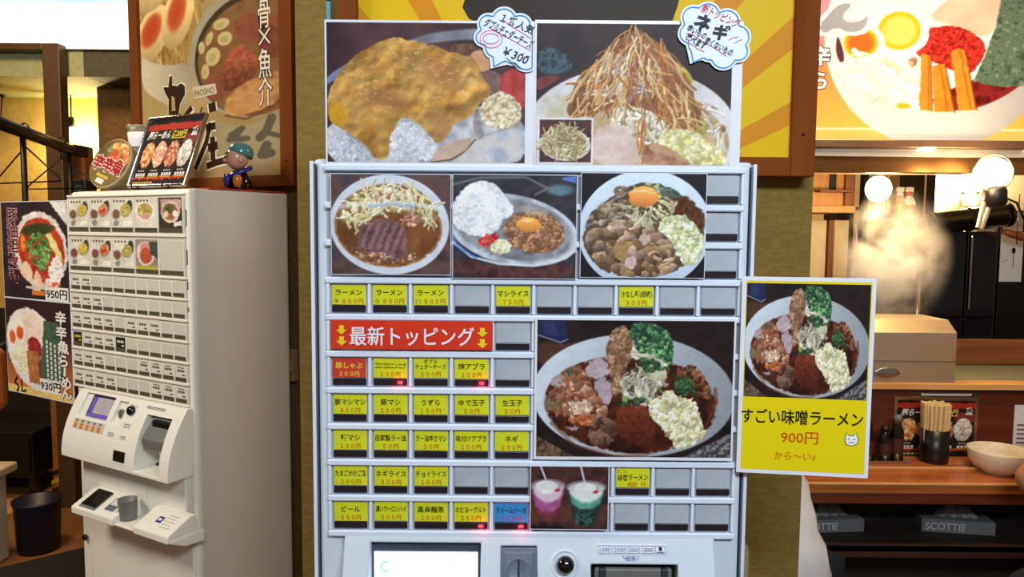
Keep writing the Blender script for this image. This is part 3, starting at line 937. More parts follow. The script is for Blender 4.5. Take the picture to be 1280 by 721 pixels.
def art_inosho():
    c = Cv(176, -60, 352, 232, 1.2, (170, 140, 84), 1.12)
    c.tex(np.ones_like(c.X), 60, [(158, 130, 76), (176, 148, 92)])
    # noodle bowl at the upper left
    nd = c.poly([(176, -60), (250, -60), (258, 20), (250, 60), (239, 78), (215, 76), (195, 66), (176, 40)], 1.5, 1)
    c.tex(nd, 12, [(150, 116, 50), (180, 146, 74)])
    c.strands(nd, 50, (40, 90), (2.4, 4.6), [(176, 138, 64), (196, 160, 86), (150, 112, 48), (168, 128, 70)], 84, 14, .1, .35)
    for cx, cy, rx, ry, r in ((193, 30, 22, 40, 22), (228, 12, 20, 44, 14), (188, -36, 30, 36, 10)):
        c.fill(c.ell(cx, cy, rx, ry, r, 1.4), (212, 178, 112))
        c.shade(c.ell(cx, cy, rx, ry, r, 1.4), lambda X, Y: np.clip(1.08 - .006 * (Y - cy), .8, 1.15))
        c.fill(c.ell(cx - 1, cy - 5, rx * .58, ry * .6, r, 4), (196, 92, 44))
        c.fill(c.ell(cx - 1, cy - 5, rx * .36, ry * .42, r, 6), (186, 62, 30), .8)
    bw = c.poly([(176, 56), (190, 69), (215, 77), (240, 76), (244, 104), (237, 136), (215, 132), (190, 116), (176, 100)], 1.5, 1)
    c.fill(bw, (186, 172, 138))
    c.shade(bw, lambda X, Y: np.clip(1.15 - .004 * (X - 170), .7, 1.2))
    # meat bowl at the right
    b = c.ell(318, 74, 76, 84, 0, 1.5)
    c.tex(b, 30, [(150, 140, 112), (166, 156, 128)])
    c.fill(c.ell(320, 78, 71, 77, 0, 1.5), (60, 46, 30))
    s2 = c.ell(322, 82, 69, 74, 0, 1.8)
    c.tex(s2, 26, [(108, 72, 36), (134, 92, 50), (116, 80, 44)])
    for pts, cols in (([(300, 26), (352, 30), (352, 62), (318, 66), (298, 52)], [(128, 62, 40), (146, 78, 52)]),
                      ([(326, 44), (352, 48), (352, 92), (326, 80)], [(104, 52, 34), (128, 68, 46)]),
                      ([(268, 96), (282, 92), (290, 112), (286, 130), (266, 132), (258, 110)], [(128, 66, 42), (140, 80, 54)])):
        c.tex(c.poly(pts, 1.5, 2, 1), 8, cols)
    d = c.poly([(283, 86), (296, 66), (308, 62), (320, 74), (328, 96), (320, 108), (298, 118), (286, 124), (282, 102)], 1.6, 2, 1)
    c.tex(d, 3, [(124, 58, 34), (150, 80, 50)], 1, 2, 2)
    c.shade(d, lambda X, Y: np.clip(1.2 - .012 * (Y - 80), .6, 1.2))
    p = c.poly([(284, 136), (300, 116), (340, 104), (352, 102), (352, 140), (330, 148), (302, 156), (286, 150)], 1.6, 2, 1)
    c.tex(p, 18, [(186, 126, 66), (206, 150, 88), (170, 110, 56)])
    c.line([(286, 152), (310, 159), (335, 150), (352, 138)], 3, (110, 66, 34), .8)
    for x, y, rx, ry, r in ((283, 34, 10, 7, -10), (268, 50, 4, 9, 20), (287, 53, 9, 9, 0), (272, 74, 9, 12, 10), (258, 60, 4, 8, 0), (262, 92, 5, 10, 5)):
        c.fill(c.ell(x, y, rx, ry, r, 1.2), (196, 176, 116))
        c.fill(c.ell(x - 1, y + 1, rx * .5, ry * .5, r, 2), (170, 150, 84), .7)
    # porcelain foot with blue brush marks
    b2 = c.poly([(262, 148), (290, 166), (322, 166), (352, 148), (352, 200), (330, 226), (296, 232), (276, 214), (270, 190)], 1.6, 1)
    c.tex(b2, 30, [(150, 134, 96), (164, 148, 110)])
    for pts, w in (([(292, 178), (302, 172), (306, 170), (300, 178), (290, 184), (312, 184)], 7), ([(340, 160), (334, 176), (326, 184)], 10), ([(338, 180), (350, 184)], 6), ([(334, 194), (328, 206), (338, 204)], 11)):
        c.line(pts, w, (74, 70, 56), .75)
    c.wm = np.clip(d + p + .15, 0, 1)
    return photo_finish(c, 0.9, 7, .07)


def art_pork_poster():
    """the lit poster above the counter"""
    c = Cv(1012, -70, 1330, 176, 1.1, (228, 120, 96), 1.0)
    q = cc(930, 0, 3.606)
    Y = c.Y
    t = np.clip(Y / 160, 0, 1)[..., None]
    t2 = np.clip((Y - 20) / 60, 0, 1)[..., None]
    c.a = (1 - t) * np.array((232, 110, 86.)) + t * np.array((246, 196, 84.))
    c.a = (1 - t2) * np.array((240, 158, 164.)) + t2 * c.a
    c.fill(np.clip((Y - 160) / 1.2 + .5, 0, 1), (250, 236, 196))
    c.fill(np.clip((Y - 162.5) / 1.2 + .5, 0, 1), (226, 206, 108))
    # bowl
    b = c.ell(1183, 36, 142, 150, 0, 1.2)
    c.fill(b, (222, 219, 214))
    c.shade(b, lambda X, Y: np.clip(1.1 - .0011 * np.maximum(0, X - 1060), .86, 1.1))
    inn = c.ell(1186, 8, 136, 131, 0, 1.6)
    c.tex(inn, 30, [(250, 244, 232), (255, 252, 246)])
    # soup bottom right
    so = c.poly(q((1010, 490), (1120, 480), (1290, 370), (1290, 200), (1060, 350), (880, 420), (900, 495)), 2, 1) * inn
    c.tex(so, 16, [(96, 20, 22), (140, 40, 36), (70, 12, 16)])
    # pork slice
    p = c.poly(q((850, 60), (880, 10), (960, -60), (1200, -60), (1170, 20), (1130, 130), (1060, 140), (960, 90)), 2)
    c.tex(p, 20, [(226, 186, 156), (240, 212, 186)])
    # red chilli fish powder
    r = c.poly(q((775, 210), (830, 120), (880, 90), (990, 92), (1060, 130), (1110, 180), (1090, 260), (1040, 330), (960, 300), (880, 260)), 1.6, 2, 1.6)
    c.tex(r, 4, [(176, 34, 28), (214, 66, 48), (160, 22, 24)], 1, 2, 2)
    c.relief(r, 5, .35)
    # eggs
    for x, y, s_ in ((725, 115, 1.0), (560, 175, .8)):
        cx, cy = q((x, y))[0]
        c.fill(c.ell(cx, cy, 37 * s_, 33 * s_, 10, 1.4), (255, 250, 240))
        c.fill(c.ell(cx, cy, 26 * s_, 25 * s_, 0, 2), (246, 190, 30))
        c.fill(c.ell(cx, cy, 20 * s_, 19 * s_, 0, 6), (250, 216, 110) if s_ == 1 else (236, 110, 40))
    c.fill(c.poly(q((455, 130), (480, 190), (495, 260), (470, 270), (450, 210)), 1.5), (96, 50, 60))
    # pale onion and noodles
    n = c.poly(q((490, 260), (640, 230), (780, 230), (820, 330), (850, 430), (880, 460), (800, 490), (680, 450), (590, 400), (520, 330)), 2, 2, 2)
    c.tex(n, 12, [(250, 246, 226), (255, 255, 250), (240, 232, 200)])
    c.strands(n, 36, (12, 30), (3, 7), [(255, 255, 250), (250, 246, 220), (240, 234, 196), (255, 252, 236)], 40, 50, .3, .12)
    c.tex(c.poly(q((760, 260), (800, 230), (815, 260), (790, 300)), 1), 4, [(150, 96, 60), (226, 210, 190)])
    c.fill(c.poly(q((790, 470), (860, 425), (880, 450), (830, 490)), 1.2), (255, 246, 240))
    c.fill(c.ell(*q((760, 470))[0], 9, 4, 0, 1.5), (236, 180, 40))
    # bamboo shoots
    for a, bb in (((825, 225, 868, 230), (885, 495, 830, 490)), ((875, 280, 930, 268), (985, 498, 895, 498)), ((955, 205, 1015, 200), (1080, 485, 1000, 492))):
        m = c.poly(q((a[0], a[1]), (a[2], a[3]), (bb[0], bb[1]), (bb[2], bb[3])), 1.2, 0, .6)
        c.tex(m, 14, [(196, 120, 30), (216, 146, 50), (204, 130, 38)])
        c.line(q(((a[0] + a[2]) / 2 + 12, a[1] + 10), ((bb[0] + bb[2]) / 2 + 12, bb[1] - 8)), 2.5, (160, 84, 16), .6)
        c.line(q((a[2], a[3]), (bb[0], bb[1])), 2.5, (120, 50, 12), .6)
    # nori sheet
    nr = c.poly(q((1160, -40), (1400, -60), (1400, 350), (1280, 370), (1190, 375), (1055, 355), (1100, 240), (1140, 100)), 1.2, 0, 1.2)
    c.tex(nr, 5, [(66, 84, 66), (104, 126, 104), (86, 106, 84), (128, 148, 124)], 1, 3, 2)
    # brush stroke with white edge
    k = q((370, 100), (440, 10), (470, -10), (520, -10), (470, 50), (500, 80), (560, 70), (590, 40), (575, 110), (510, 130), (450, 100), (400, 135))
    kk = np.array(k)
    mid = kk.mean(0)
    c.fill(c.poly(mid + (kk - mid) * 1.28, 1.2, 1), (252, 252, 252))
    c.fill(c.poly(kk, 1.2, 1), (168, 170, 174))
    c.wm = np.clip(r + nr + n, 0, 1)
    return photo_finish(c, 1.0, 6, .04, 1.0)


def art_red_ramen():
    c = Cv(0, 0, 90, 125, 1.5, (40, 30, 34), 1.35)
    c.tex(np.ones_like(c.X), 16, [(38, 28, 32), (52, 40, 44)])
    b = c.ell(53, 62, 36, 50, -6, 1.2)
    c.tex(b, 30, [(190, 180, 172), (206, 198, 190)])
    so = c.ell(54, 62, 31, 42, -8, 1.5)
    c.tex(so, 12, [(150, 40, 24), (180, 62, 34), (130, 30, 22)])
    c.fill(c.poly([(62, 30), (72, 44), (84, 74), (80, 80), (68, 56), (58, 36)], 1.2), (206, 190, 120))
    c.blobs(c.poly([(25, 40), (34, 36), (36, 60), (28, 66)], 1.5), 20, (2, 5), [(206, 120, 40), (176, 80, 36)], .3, .3)
    c.fill(c.ell(50, 36, 22, 8, -8, 2), (54, 60, 36))
    g = c.poly([(34, 52), (44, 38), (60, 40), (70, 62), (62, 78), (56, 92), (46, 80), (36, 70)], 1.5, 2, 1.5)
    c.blobs(g, 150, (2, 4.5), [(66, 106, 48), (86, 130, 62), (44, 78, 40), (104, 142, 76)], .35, .4)
    c.blobs(c.ell(50, 52, 5, 4), 12, (1.2, 2.4), [(150, 70, 50)], .5, .3)
    w = c.poly([(62, 92), (68, 72), (76, 66), (84, 82), (80, 100), (70, 108), (58, 108)], 1.5, 2, 1)
    c.blobs(w, 70, (2, 5), [(226, 214, 206), (214, 190, 178), (236, 228, 222)], .5, .3)
    c.blobs(c.poly([(60, 104), (80, 100), (74, 112), (60, 114)], 1.5), 24, (1.6, 3.4), [(200, 66, 40), (222, 190, 176)], .5, .3)
    for pts in ([(24, 88), (32, 74), (40, 84), (40, 102), (28, 100)], [(40, 110), (46, 84), (54, 96), (54, 116), (44, 118)]):
        c.tex(c.poly(pts, 1.2, 1), 8, [(206, 170, 136), (220, 190, 160)])
    c.fill(c.poly([(66, 0), (90, 0), (90, 30), (80, 16)], 1, 0), (200, 196, 190))
    return photo_finish(c, 1.0, 4)


def art_spicy_fish():
    c = Cv(0, 0, 90, 125, 1.5, (44, 32, 34), 1.35)
    t = np.clip((c.Y - 40) / 85, 0, 1)[..., None]
    c.a = (1 - t) * np.array((48, 30, 32.)) + t * np.array((206, 110, 44.))
    c.fill(np.clip((c.Y - 116) + .5, 0, 1), (206, 176, 96))
    b = c.ell(36, 64, 35, 54, -10, 1.2)
    c.fill(b, (206, 202, 204))
    inn = c.ell(38, 58, 31, 44, -10, 1.5)
    c.tex(inn, 20, [(206, 186, 172), (222, 206, 194)])
    c.tex(c.poly([(26, 34), (40, 18), (54, 26), (52, 52), (34, 52)], 1.5), 10, [(214, 182, 170), (226, 202, 190)])
    c.tex(c.poly([(28, 60), (36, 46), (48, 52), (52, 72), (40, 78)], 1.5), 3, [(128, 30, 34), (156, 52, 50)], 1, 2, 2)
    n = c.poly([(8, 66), (24, 62), (32, 84), (30, 102), (18, 96), (8, 84)], 1.5)
    c.fill(n, (206, 196, 150))
    c.strands(n, 40, (6, 16), (1.2, 2.2), [(226, 220, 186), (206, 196, 150), (236, 232, 206)], 60, 50, .3)
    for x, y in ((9, 48), (20, 42)):
        c.fill(c.ell(x, y, 7.5, 17, 0, 1), (226, 214, 196))
        c.fill(c.ell(x, y + 3, 4.6, 9, 0, 1.5), (206, 84, 44))
    for x in (31, 37, 43):
        c.tex(c.poly([(x - 3, 68), (x + 2, 66), (x + 7, 108), (x, 110)], 1, 0), 6, [(150, 86, 40), (176, 110, 60)])
    c.fill(c.poly([(44, 76), (56, 70), (56, 104), (46, 108)], 2), (70, 36, 30), .8)
    c.tex(c.poly([(54, 26), (74, 26), (80, 100), (58, 106), (48, 96)], 1, 0), 5, [(46, 66, 54), (66, 88, 72), (56, 76, 62)])
    return photo_finish(c, 0.7, 4, .07)


def art_topping_menu():
    c = Cv(0, 0, 100, 84, 1.5, (36, 30, 28), 1.25)
    c.fill(((c.Y > 3) & (c.Y < 12)).astype(float), (170, 44, 34))
    c.fill(((c.Y > 73) & (c.Y < 77)).astype(float), (176, 50, 38))
    c.fill(c.ell(88, 26, 14, 8, 0, 3), (140, 50, 54), .8)
    for k, cols in enumerate(([(206, 120, 60), (222, 170, 104), (176, 84, 50), (226, 200, 150)], [(206, 130, 116), (222, 176, 150), (214, 196, 130), (190, 96, 90)],
                              [(160, 84, 54), (186, 120, 84), (130, 60, 40), (206, 150, 120)], [(196, 186, 170), (214, 206, 196), (170, 156, 140), (226, 222, 214)])):
        m = c.ell(15 + 23.5 * k, 44, 11.5, 17, 0, 1.5)
        if k > 1:
            c.fill(c.ell(15 + 23.5 * k, 44, 12.5, 18, 0, 1), (56, 50, 48))
        c.fill(m, cols[0])
        c.blobs(m, 90, (1.4, 3.4), cols, .5, .35)
    return photo_finish(c, 1.0, 4)


def art_cup_lid():
    c = Cv(0, 0, 70, 70, 1.5, (96, 70, 44), 1.2)
    t = np.clip((c.X - 5) / 60, 0, 1)[..., None]
    c.tex(np.ones_like(c.X), 20, [(110, 90, 50), (90, 76, 46)])
    c.blobs(c.poly([(20, 4), (50, 2), (66, 20), (66, 36), (36, 34), (16, 30)], 2), 80, (3, 7), [(206, 130, 70), (222, 170, 110), (190, 90, 50), (150, 120, 60)], .5, .35)
    c.tex(c.ell(32, 24, 9, 10, 0, 2), 3, [(176, 60, 36), (206, 90, 56)])
    c.blobs(c.ell(20, 20, 8, 7, 0), 16, (2, 4), [(120, 130, 60), (96, 106, 50)], .4, .3)
    c.fill(c.poly([(2, 38), (68, 38), (68, 70), (2, 70)], 3, 0), (120, 100, 56), .8)
    return photo_finish(c, 0.8, 4)


def art_small(kind):
    """a thumbnail on a big button of the small machine"""
    c = Cv(0, 0, 26, 36, 1.6, (206, 200, 184), 1.15)
    if kind in (0, 1, 2, 10, 11, 12):
        dark = (116, 84, 60) if kind < 10 else (128, 70, 56)
        c.fill(c.poly([(19, 3), (26, 2), (26, 18), (20, 14)], 1, 1), (60, 60, 46))
        c.fill(c.ell(18, 15, 6.6, 8.4, 20, 1), (150, 140, 124))
        top = {0: (196, 170, 60), 1: (206, 130, 84), 2: (176, 160, 76)}[kind % 10]
        m = c.ell(18, 14, 5.6, 7.4, 20, 1)
        c.fill(m, top)
        c.blobs(m, 30, (.8, 2), [top, tuple(x * .8 for x in top), tuple(min(255, x * 1.15) for x in top)], .5, .4)
        if kind % 10 == 1:
            c.fill(c.ell(15, 16, 2, 3, 0, .8), (190, 60, 40))
            c.fill(c.ell(19, 15, 2, 3, 0, .8), (190, 60, 40))
        c.fill(c.ell(5.5, 20, 5.4, 6.6, 0, 1), (156, 146, 134))
        c.fill(c.ell(5.5, 19.5, 4.4, 5.4, 0, 1), dark)
        c.fill(c.poly([(2, 28), (10, 27), (8, 35), (3, 35)], 1, 1), (130, 128, 120))
        c.fill(c.poly([(14, 29), (25, 28), (25, 34), (14, 34)], 1, 0), (224, 220, 206))
    elif kind == 3:
        c.fill(c.ell(12.5, 17, 11, 13, 0, 1), (226, 220, 206))
        m = c.ell(12.5, 16, 9, 9.5, 0, 1)
        c.fill(m, (176, 150, 80))
        c.blobs(m, 40, (.8, 2.4), [(190, 166, 84), (150, 130, 66), (206, 190, 120)], .5, .4)
        c.fill(c.poly([(4, 20), (20, 19), (18, 25), (8, 26)], 1.5, 1), (206, 150, 140))
    elif kind == 4:
        c.a[:] = np.array((62, 50, 42))
        c.fill(c.poly([(2, 2), (26, 2), (26, 14), (2, 12)], 2, 0), (196, 150, 150))
        c.fill(c.ell(13, 17, 11, 13, 0, 1), (214, 196, 176))
        m = c.ell(13, 17, 9, 10, 0, 1)
        c.fill(m, (150, 104, 60))
        c.blobs(c.ell(13, 14, 5, 6), 30, (1, 2.2), [(84, 92, 50), (66, 74, 40)], .4, .4)
        c.fill(c.ell(8, 20, 3, 4, 0, 1), (222, 200, 180))
        c.fill(c.ell(19, 19, 3, 4, 0, 1), (226, 214, 200))
        c.fill(c.poly([(17, 29), (26, 28), (26, 34), (17, 34)], 1, 0), (224, 216, 200))
    else:
        c.a[:] = np.array((150, 130, 110))
        c.fill(c.ell(12, 17, 11, 15, 0, 1), (214, 200, 190))
        c.fill(c.ell(12, 10, 7, 7, 0, 1), (206, 130, 130))
        m = c.ell(12, 20, 7, 10, 0, 1)
        c.tex(m, 4, [(176, 66, 46), (196, 90, 60)])
        c.fill(c.poly([(16, 3), (26, 2), (26, 22), (18, 18)], 1, 0), (60, 74, 60))
        c.fill((c.Y > 32).astype(float), (170, 166, 60))
    return photo_finish(c, 0.5, 3, .08)
# ------------------------------------------------------------------ materials of the place
mat('white_enamel', (208, 220, 232), .32, var=.02, scale=6)
mat('white_panel', (214, 220, 230), .38, var=.02, scale=8)
mat('rail_white', (222, 233, 249), .35, var=.02, scale=20)
mat('cell_grey', (168, 176, 188), .4, var=.03, scale=40)
mat('button_grey', (178, 186, 196), .28, var=.04, scale=60)
mat('button_warm', (206, 202, 188), .35, var=.04, scale=60)
mat('bar_dark', (38, 30, 36), .3, var=.15, scale=80)
mat('bar_olive', (84, 76, 60), .35, var=.12, scale=80)
mat('led_red', (255, 40, 50), .3, emit=3.0, var=0)
mat('led_off', (70, 34, 40), .3)
mat('seam_dark', (96, 100, 110), .5)
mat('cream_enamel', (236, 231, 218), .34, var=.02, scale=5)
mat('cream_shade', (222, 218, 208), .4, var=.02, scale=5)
mat('side_enamel_shaded', (204, 198, 192), .45, var=.02, scale=3)  # cream enamel darkened for the shade on the small machine's side
mat('cream_cell', (198, 192, 176), .4, var=.03, scale=40)
mat('black_gloss', (10, 10, 13), .08, var=.1, coat=.5)
mat('black_matt', (14, 13, 13), .6, var=.2)
mat('black_plastic', (20, 19, 20), .35, var=.15)
mat('grey_plastic', (112, 112, 108), .4, var=.05)
mat('slate_plastic', (104, 116, 134), .35, var=.05)
mat('slate_dark', (66, 74, 88), .35, var=.05)
mat('charcoal', (48, 52, 60), .5)
mat('steel', (196, 186, 172), .28, metal=1, var=.05, scale=12, stretch=(1, 30, 30))
mat('steel_warm', (214, 192, 158), .38, metal=.75, var=.04, scale=10, stretch=(2, 2, 20))
mat('chrome', (220, 220, 220), .12, metal=1)
mat('frame_wood', (112, 58, 20), .8, var=.2, spec=.12, scale=14, stretch=(1, 1, .15), rgb2=(128, 68, 26), bump=.15)
mat('frame_wood_flat', (112, 58, 20), .8, var=.2, spec=.12, scale=14, stretch=(.15, 1, 1), rgb2=(128, 68, 26), bump=.15)
mat('khaki_wall', (122, 98, 38), .9, scale=55, rgb2=(134, 111, 50), bump=.35, stretch=(1, 1, 2.5))
mat('brown_wall', (112, 92, 50), .8, scale=55, rgb2=(128, 106, 62), bump=.35)
mat('yellow_plaster', (206, 170, 84), .85, scale=24, rgb2=(222, 188, 104), bump=.3)
mat('green_beam', (146, 154, 112), .75, scale=30, rgb2=(158, 166, 124), bump=.1)
mat('dark_green_beam', (62, 64, 50), .75, scale=30, rgb2=(74, 74, 58), bump=.1)
mat('brown_pier', (104, 78, 40), .8, scale=40, rgb2=(120, 92, 50), bump=.3)
mat('dark_frame_paint', (74, 54, 32), .45, var=.1, scale=20)
mat('dark_wood', (52, 28, 18), .5, scale=9, rgb2=(74, 40, 24), stretch=(.4, 1, 6), bump=.1)
mat('dark_panel', (34, 26, 20), .7, scale=9, rgb2=(46, 34, 26), bump=.2)
mat('counter_wood', (168, 88, 38), .3, scale=7, rgb2=(198, 116, 54), stretch=(.6, 6, 6), bump=.12, coat=.3)
mat('counter_edge', (226, 164, 92), .4, scale=12, rgb2=(240, 184, 112), stretch=(.6, 6, 6))
mat('pale_wood', (214, 150, 84), .45, scale=9, rgb2=(232, 176, 108), stretch=(.5, 6, 6))
mat('red_wood', (92, 40, 22), .4, scale=9, rgb2=(112, 52, 30), stretch=(.5, 6, 6), coat=.2)
mat('floor_brown', (122, 84, 46), .55, scale=5, rgb2=(140, 98, 56), bump=.05)
mat('ceiling_white', (200, 196, 186), .9)
mat('mat_black', (18, 16, 16), .9, scale=120, rgb2=(30, 27, 26), bump=.5)
mat('navy_plastic', (22, 22, 46), .45, var=.1)
mat('beige_plastic', (190, 180, 160), .5, var=.05)
mat('beige_mat', (176, 140, 88), .8)
mat('paper_white', (232, 234, 240), .5, var=.01)
mat('laminate', (226, 230, 240), .25, var=.01)
mat('card_paper', (220, 232, 244), .5, var=.01)
mat('yellow_tape', (226, 206, 30), .4, var=.03)
mat('red_board', (176, 36, 24), .45, var=.06)
mat('light_blue', (84, 160, 200), .4)
mat('black_metal', (26, 23, 22), .45, var=.1, metal=.3)
mat('glow_bulb', (255, 214, 140), .3, emit=14, var=0)
mat('glow_globe', (255, 226, 170), .3, emit=9, var=0)
mat('puck_glow', (255, 220, 160), .3, emit=5, var=0)
mat('lightbox', (232, 250, 255), .4, emit=2.4, var=0)
mat('screen_white', (236, 244, 255), .2, emit=1.25, var=0)
mat('kitchen_wall', (236, 206, 150), .6, var=.04, scale=5)
mat('kitchen_wood', (206, 144, 84), .5, scale=6, rgb2=(222, 164, 100), stretch=(6, 6, .6))
mat('kitchen_post', (128, 72, 34), .5, scale=6, rgb2=(146, 86, 44), stretch=(6, 6, .6))
mat('cream_panel', (216, 196, 150), .6, var=.04)
mat('fridge_dark', (26, 28, 34), .18, var=.2, scale=4, coat=.3)
mat('sage_wall', (128, 126, 96), .7, var=.04)
mat('copper_rail', (128, 74, 40), .35, scale=8, rgb2=(150, 92, 52), stretch=(.6, 6, 6))
mat('clear_plastic', (214, 204, 180), .1, trans=.55, var=.02)
mat('bowl_ivory', (232, 222, 196), .4, scale=90, rgb2=(222, 208, 178))
mat('chopstick_wood', (222, 192, 126), .6, scale=60, rgb2=(236, 208, 144), stretch=(8, 8, .5))
mat('bottle_dark', (22, 16, 12), .12, coat=.4)
mat('skin', (206, 146, 104), .55, var=.05, scale=30)
mat('hair_black', (22, 18, 17), .55, var=.2, scale=200)
mat('shirt_white', (226, 228, 232), .85, scale=14, rgb2=(212, 215, 220), bump=.2)
mat('shirt_grey', (128, 132, 136), .85, scale=300, rgb2=(150, 154, 158), bump=.2)
mat('trousers_grey', (84, 88, 94), .85, scale=200, rgb2=(100, 104, 110), bump=.2)
mat('trousers_dark', (18, 18, 20), .9, scale=200, rgb2=(26, 26, 28))
mat('orange_cushion', (176, 96, 34), .6, scale=40, rgb2=(190, 108, 42), bump=.2)
mat('teal_glaze', (84, 146, 150), .2, var=.06, coat=.5)
mat('skin_glaze', (222, 170, 140), .25, var=.04, coat=.4)
mat('blue_glaze', (44, 56, 150), .25, var=.06, coat=.4)
mat('orange_glaze', (206, 120, 40), .25, var=.06, coat=.4)
mat('tissue_box', (112, 112, 114), .6, var=.04)
mat('tissue_paper', (150, 148, 146), .8, var=.03, bump=.2)
mat('beige_cloth', (176, 156, 122), .9, bump=.2)
mat('hazard_yellow', (196, 156, 40), .6)
mat('box_wood', (150, 96, 44), .6, var=.1)
mat('plate_beige', (170, 140, 92), .5)
print_mat('print', .45, spec=.15)
print_mat('print_gloss', .16, spec=.5)
print_mat('print_glow', .6, emit=0.16, spec=.05)  # ramen poster ink glows faintly, standing in for lamplight falling on it
print_mat('print_screen', .25, emit=.5, spec=.4)

# ------------------------------------------------------------------ planes
Y0 = 1.05                                   # front of the large ticket machine
PM = Plane(0, Y0, 0)
_n = at(240, 450, 1.70)
PL = Plane(_n.x, _n.y, math.radians(-30.2))  # front of the small ticket machine, turned away
LW, LD = -PL.loc(89.5, 300)[0], 0.294                       # its width and depth
PW = Plane(*PL.world(0, -(LD + 0.05), 0).xy, math.radians(-30.2))  # the wall behind it
YW = 1.43                                   # the pier wall behind the large machine


def gnd(px, py, z=0.0):
    r = ray(px, py)
    t = (z - CAMZ) / r.z
    return CAMP + r * t


# ------------------------------------------------------------------ structure
struct(MB().box(-7, 6, -3, 7.5, -.1, 0, 'floor_brown').build('floor'))
struct(MB().box(-7, 6, -3, 7.5, 3.1, 3.2, 'ceiling_white').build('ceiling'))
xl, xr = at(374, 400, YW).x, at(1010, 400, YW).x
struct(MB().box(xl, xr, YW, YW + .34, 0, 3.1, 'khaki_wall').build('wall_center'))
# wall behind the small machine: from the sign's far edge to the pier
ua = PW.loc(166, 100)[0]
ub = PW.loc(377, 300)[0]
p = MB().box(ua, ub + .10, 0, .14, 0, 3.1, 'brown_wall').build('wall_left', loc=PW.O, rot=(0, 0, PW.ang))
struct(p)
# far room on the left
YF = 5.0
struct(MB().box(-7, -0.6, YF, YF + .1, 1.05, 3.1, 'yellow_plaster').box(-7, -0.6, YF - .02, YF + .1, 0, 1.05, 'dark_panel').build('wall_far'))
a, b = at(123, 170, 4.62), at(240, 170, 4.62)
struct(MB().box(a.x, b.x, 4.62, 4.9, 0, 3.1, 'brown_pier').build('wall_pier'))
YB = 4.3
zb0, zb1 = at(60, 95.5, YB).z, at(60, 63.5, YB).z
struct(MB().box(-7, at(104.5, 80, YB).x, YB, YB + .72, zb0, zb1, 'green_beam').build('trim_1'))
struct(MB().box(at(104.5, 80, YB).x, -1.2, YB, YB + .72, zb0, zb1, 'dark_green_beam').build('trim_2'))
struct(MB().box(-7.1, -7, -3, 7.5, 0, 3.1, 'yellow_plaster').build('wall_west'))
# kitchen shell on the right
struct(MB().box(.3, 6, 4.3, 4.4, 0, 3.1, 'kitchen_wall').build('wall_kitchen'))
struct(MB().box(5.9, 6, -3, 7.5, 0, 3.1, 'kitchen_wall').build('wall_east'))


# ------------------------------------------------------------------ sheets: printed or laminated flat things
class Sheet:
    """a flat thing drawn in the units of the photograph on a real plane; .P(px,py) -> local (x,z)"""
    def __init__(s, plane, px0, py0, px1, py1, d=0.003):
        s.pl = plane
        cx, cy = (px0 + px1) / 2, (py0 + py1) / 2
        ul, ur = plane.loc(px0, cy, d)[0], plane.loc(px1, cy, d)[0]
        zt, zb = plane.loc(cx, py0, d)[1], plane.loc(cx, py1, d)[1]
        s.u, s.z = (ul + ur) / 2, (zt + zb) / 2
        s.kx, s.kz = (ur - ul) / (px1 - px0), (zt - zb) / (py1 - py0)
        s.cx, s.cy, s.d = cx, cy, d
        s.w, s.h = ur - ul, zt - zb
        s.mb = MB()

    def P(s, px, py):
        return ((px - s.cx) * s.kx, -(py - s.cy) * s.kz)

    def body(s, m='laminate', t=.0012, col=(255, 255, 255)):
        s.mb.box(-s.w / 2, s.w / 2, 0, t, -s.h / 2, s.h / 2, m, col=col)
        return s

    def rect(s, x0, y0, x1, y1, col, y=-.0003, m='print'):
        a, b = s.P(x0, y1), s.P(x1, y0)
        s.mb.rect(a[0], b[0], a[1], b[1], y, col, m)
        return s

    def canvas(s, cv, x0, y0, x1, y1, y=-.0003, m='print'):
        a, b = s.P(x0, y1), s.P(x1, y0)
        s.mb.canvas(cv, a[0], b[0], a[1], b[1], y, m)
        return s

    def poly(s, pts, col, y=-.0006, m='print'):
        s.mb.flat([s.P(*p) for p in pts], y, col, m)
        return s

    def stroke(s, pts, w, col, y=-.0008, m='print', closed=False):
        s.mb.stroke([s.P(*p) for p in pts], w * s.kx, y, col, m, closed)
        return s

    def text(s, t, px, py, h, col, y=-.0009, m='print', width=None, bold=0.0, rot=0.0, align='c', shear=0.0, sx=1.0):
        x, z = s.P(px, py)
        s.mb.text(t, x, z, h * s.kz, y, col, m, width=width * s.kx if width else None, bold=bold, rot=math.radians(rot), align=align, shear=shear, sx=sx)
        return s

    def build(s, name, label=None, cat=None, group=None, parent=None, extra_rot=0.0, tilt=0.0):
        o = s.mb.build(name, parent)
        o.location = s.pl.world(s.u, s.d, s.z)
        o.rotation_euler = (tilt, 0, s.pl.ang + extra_rot)
        if label:
            tag(o, label, cat, group)
        return o
# ------------------------------------------------------------------ the large ticket machine
def pm(px, py, d=0.0):
    return PM.loc(px, py, d)


XC = pm(665, 450)[0]
MT = thing('ticket_machine', 'large white ticket machine with yellow button cards, facing the camera', 'ticket machine', (XC, Y0, 0))


def ml(px, py, d=0.0):
    u, z = pm(px, py, d)
    return u - XC, z


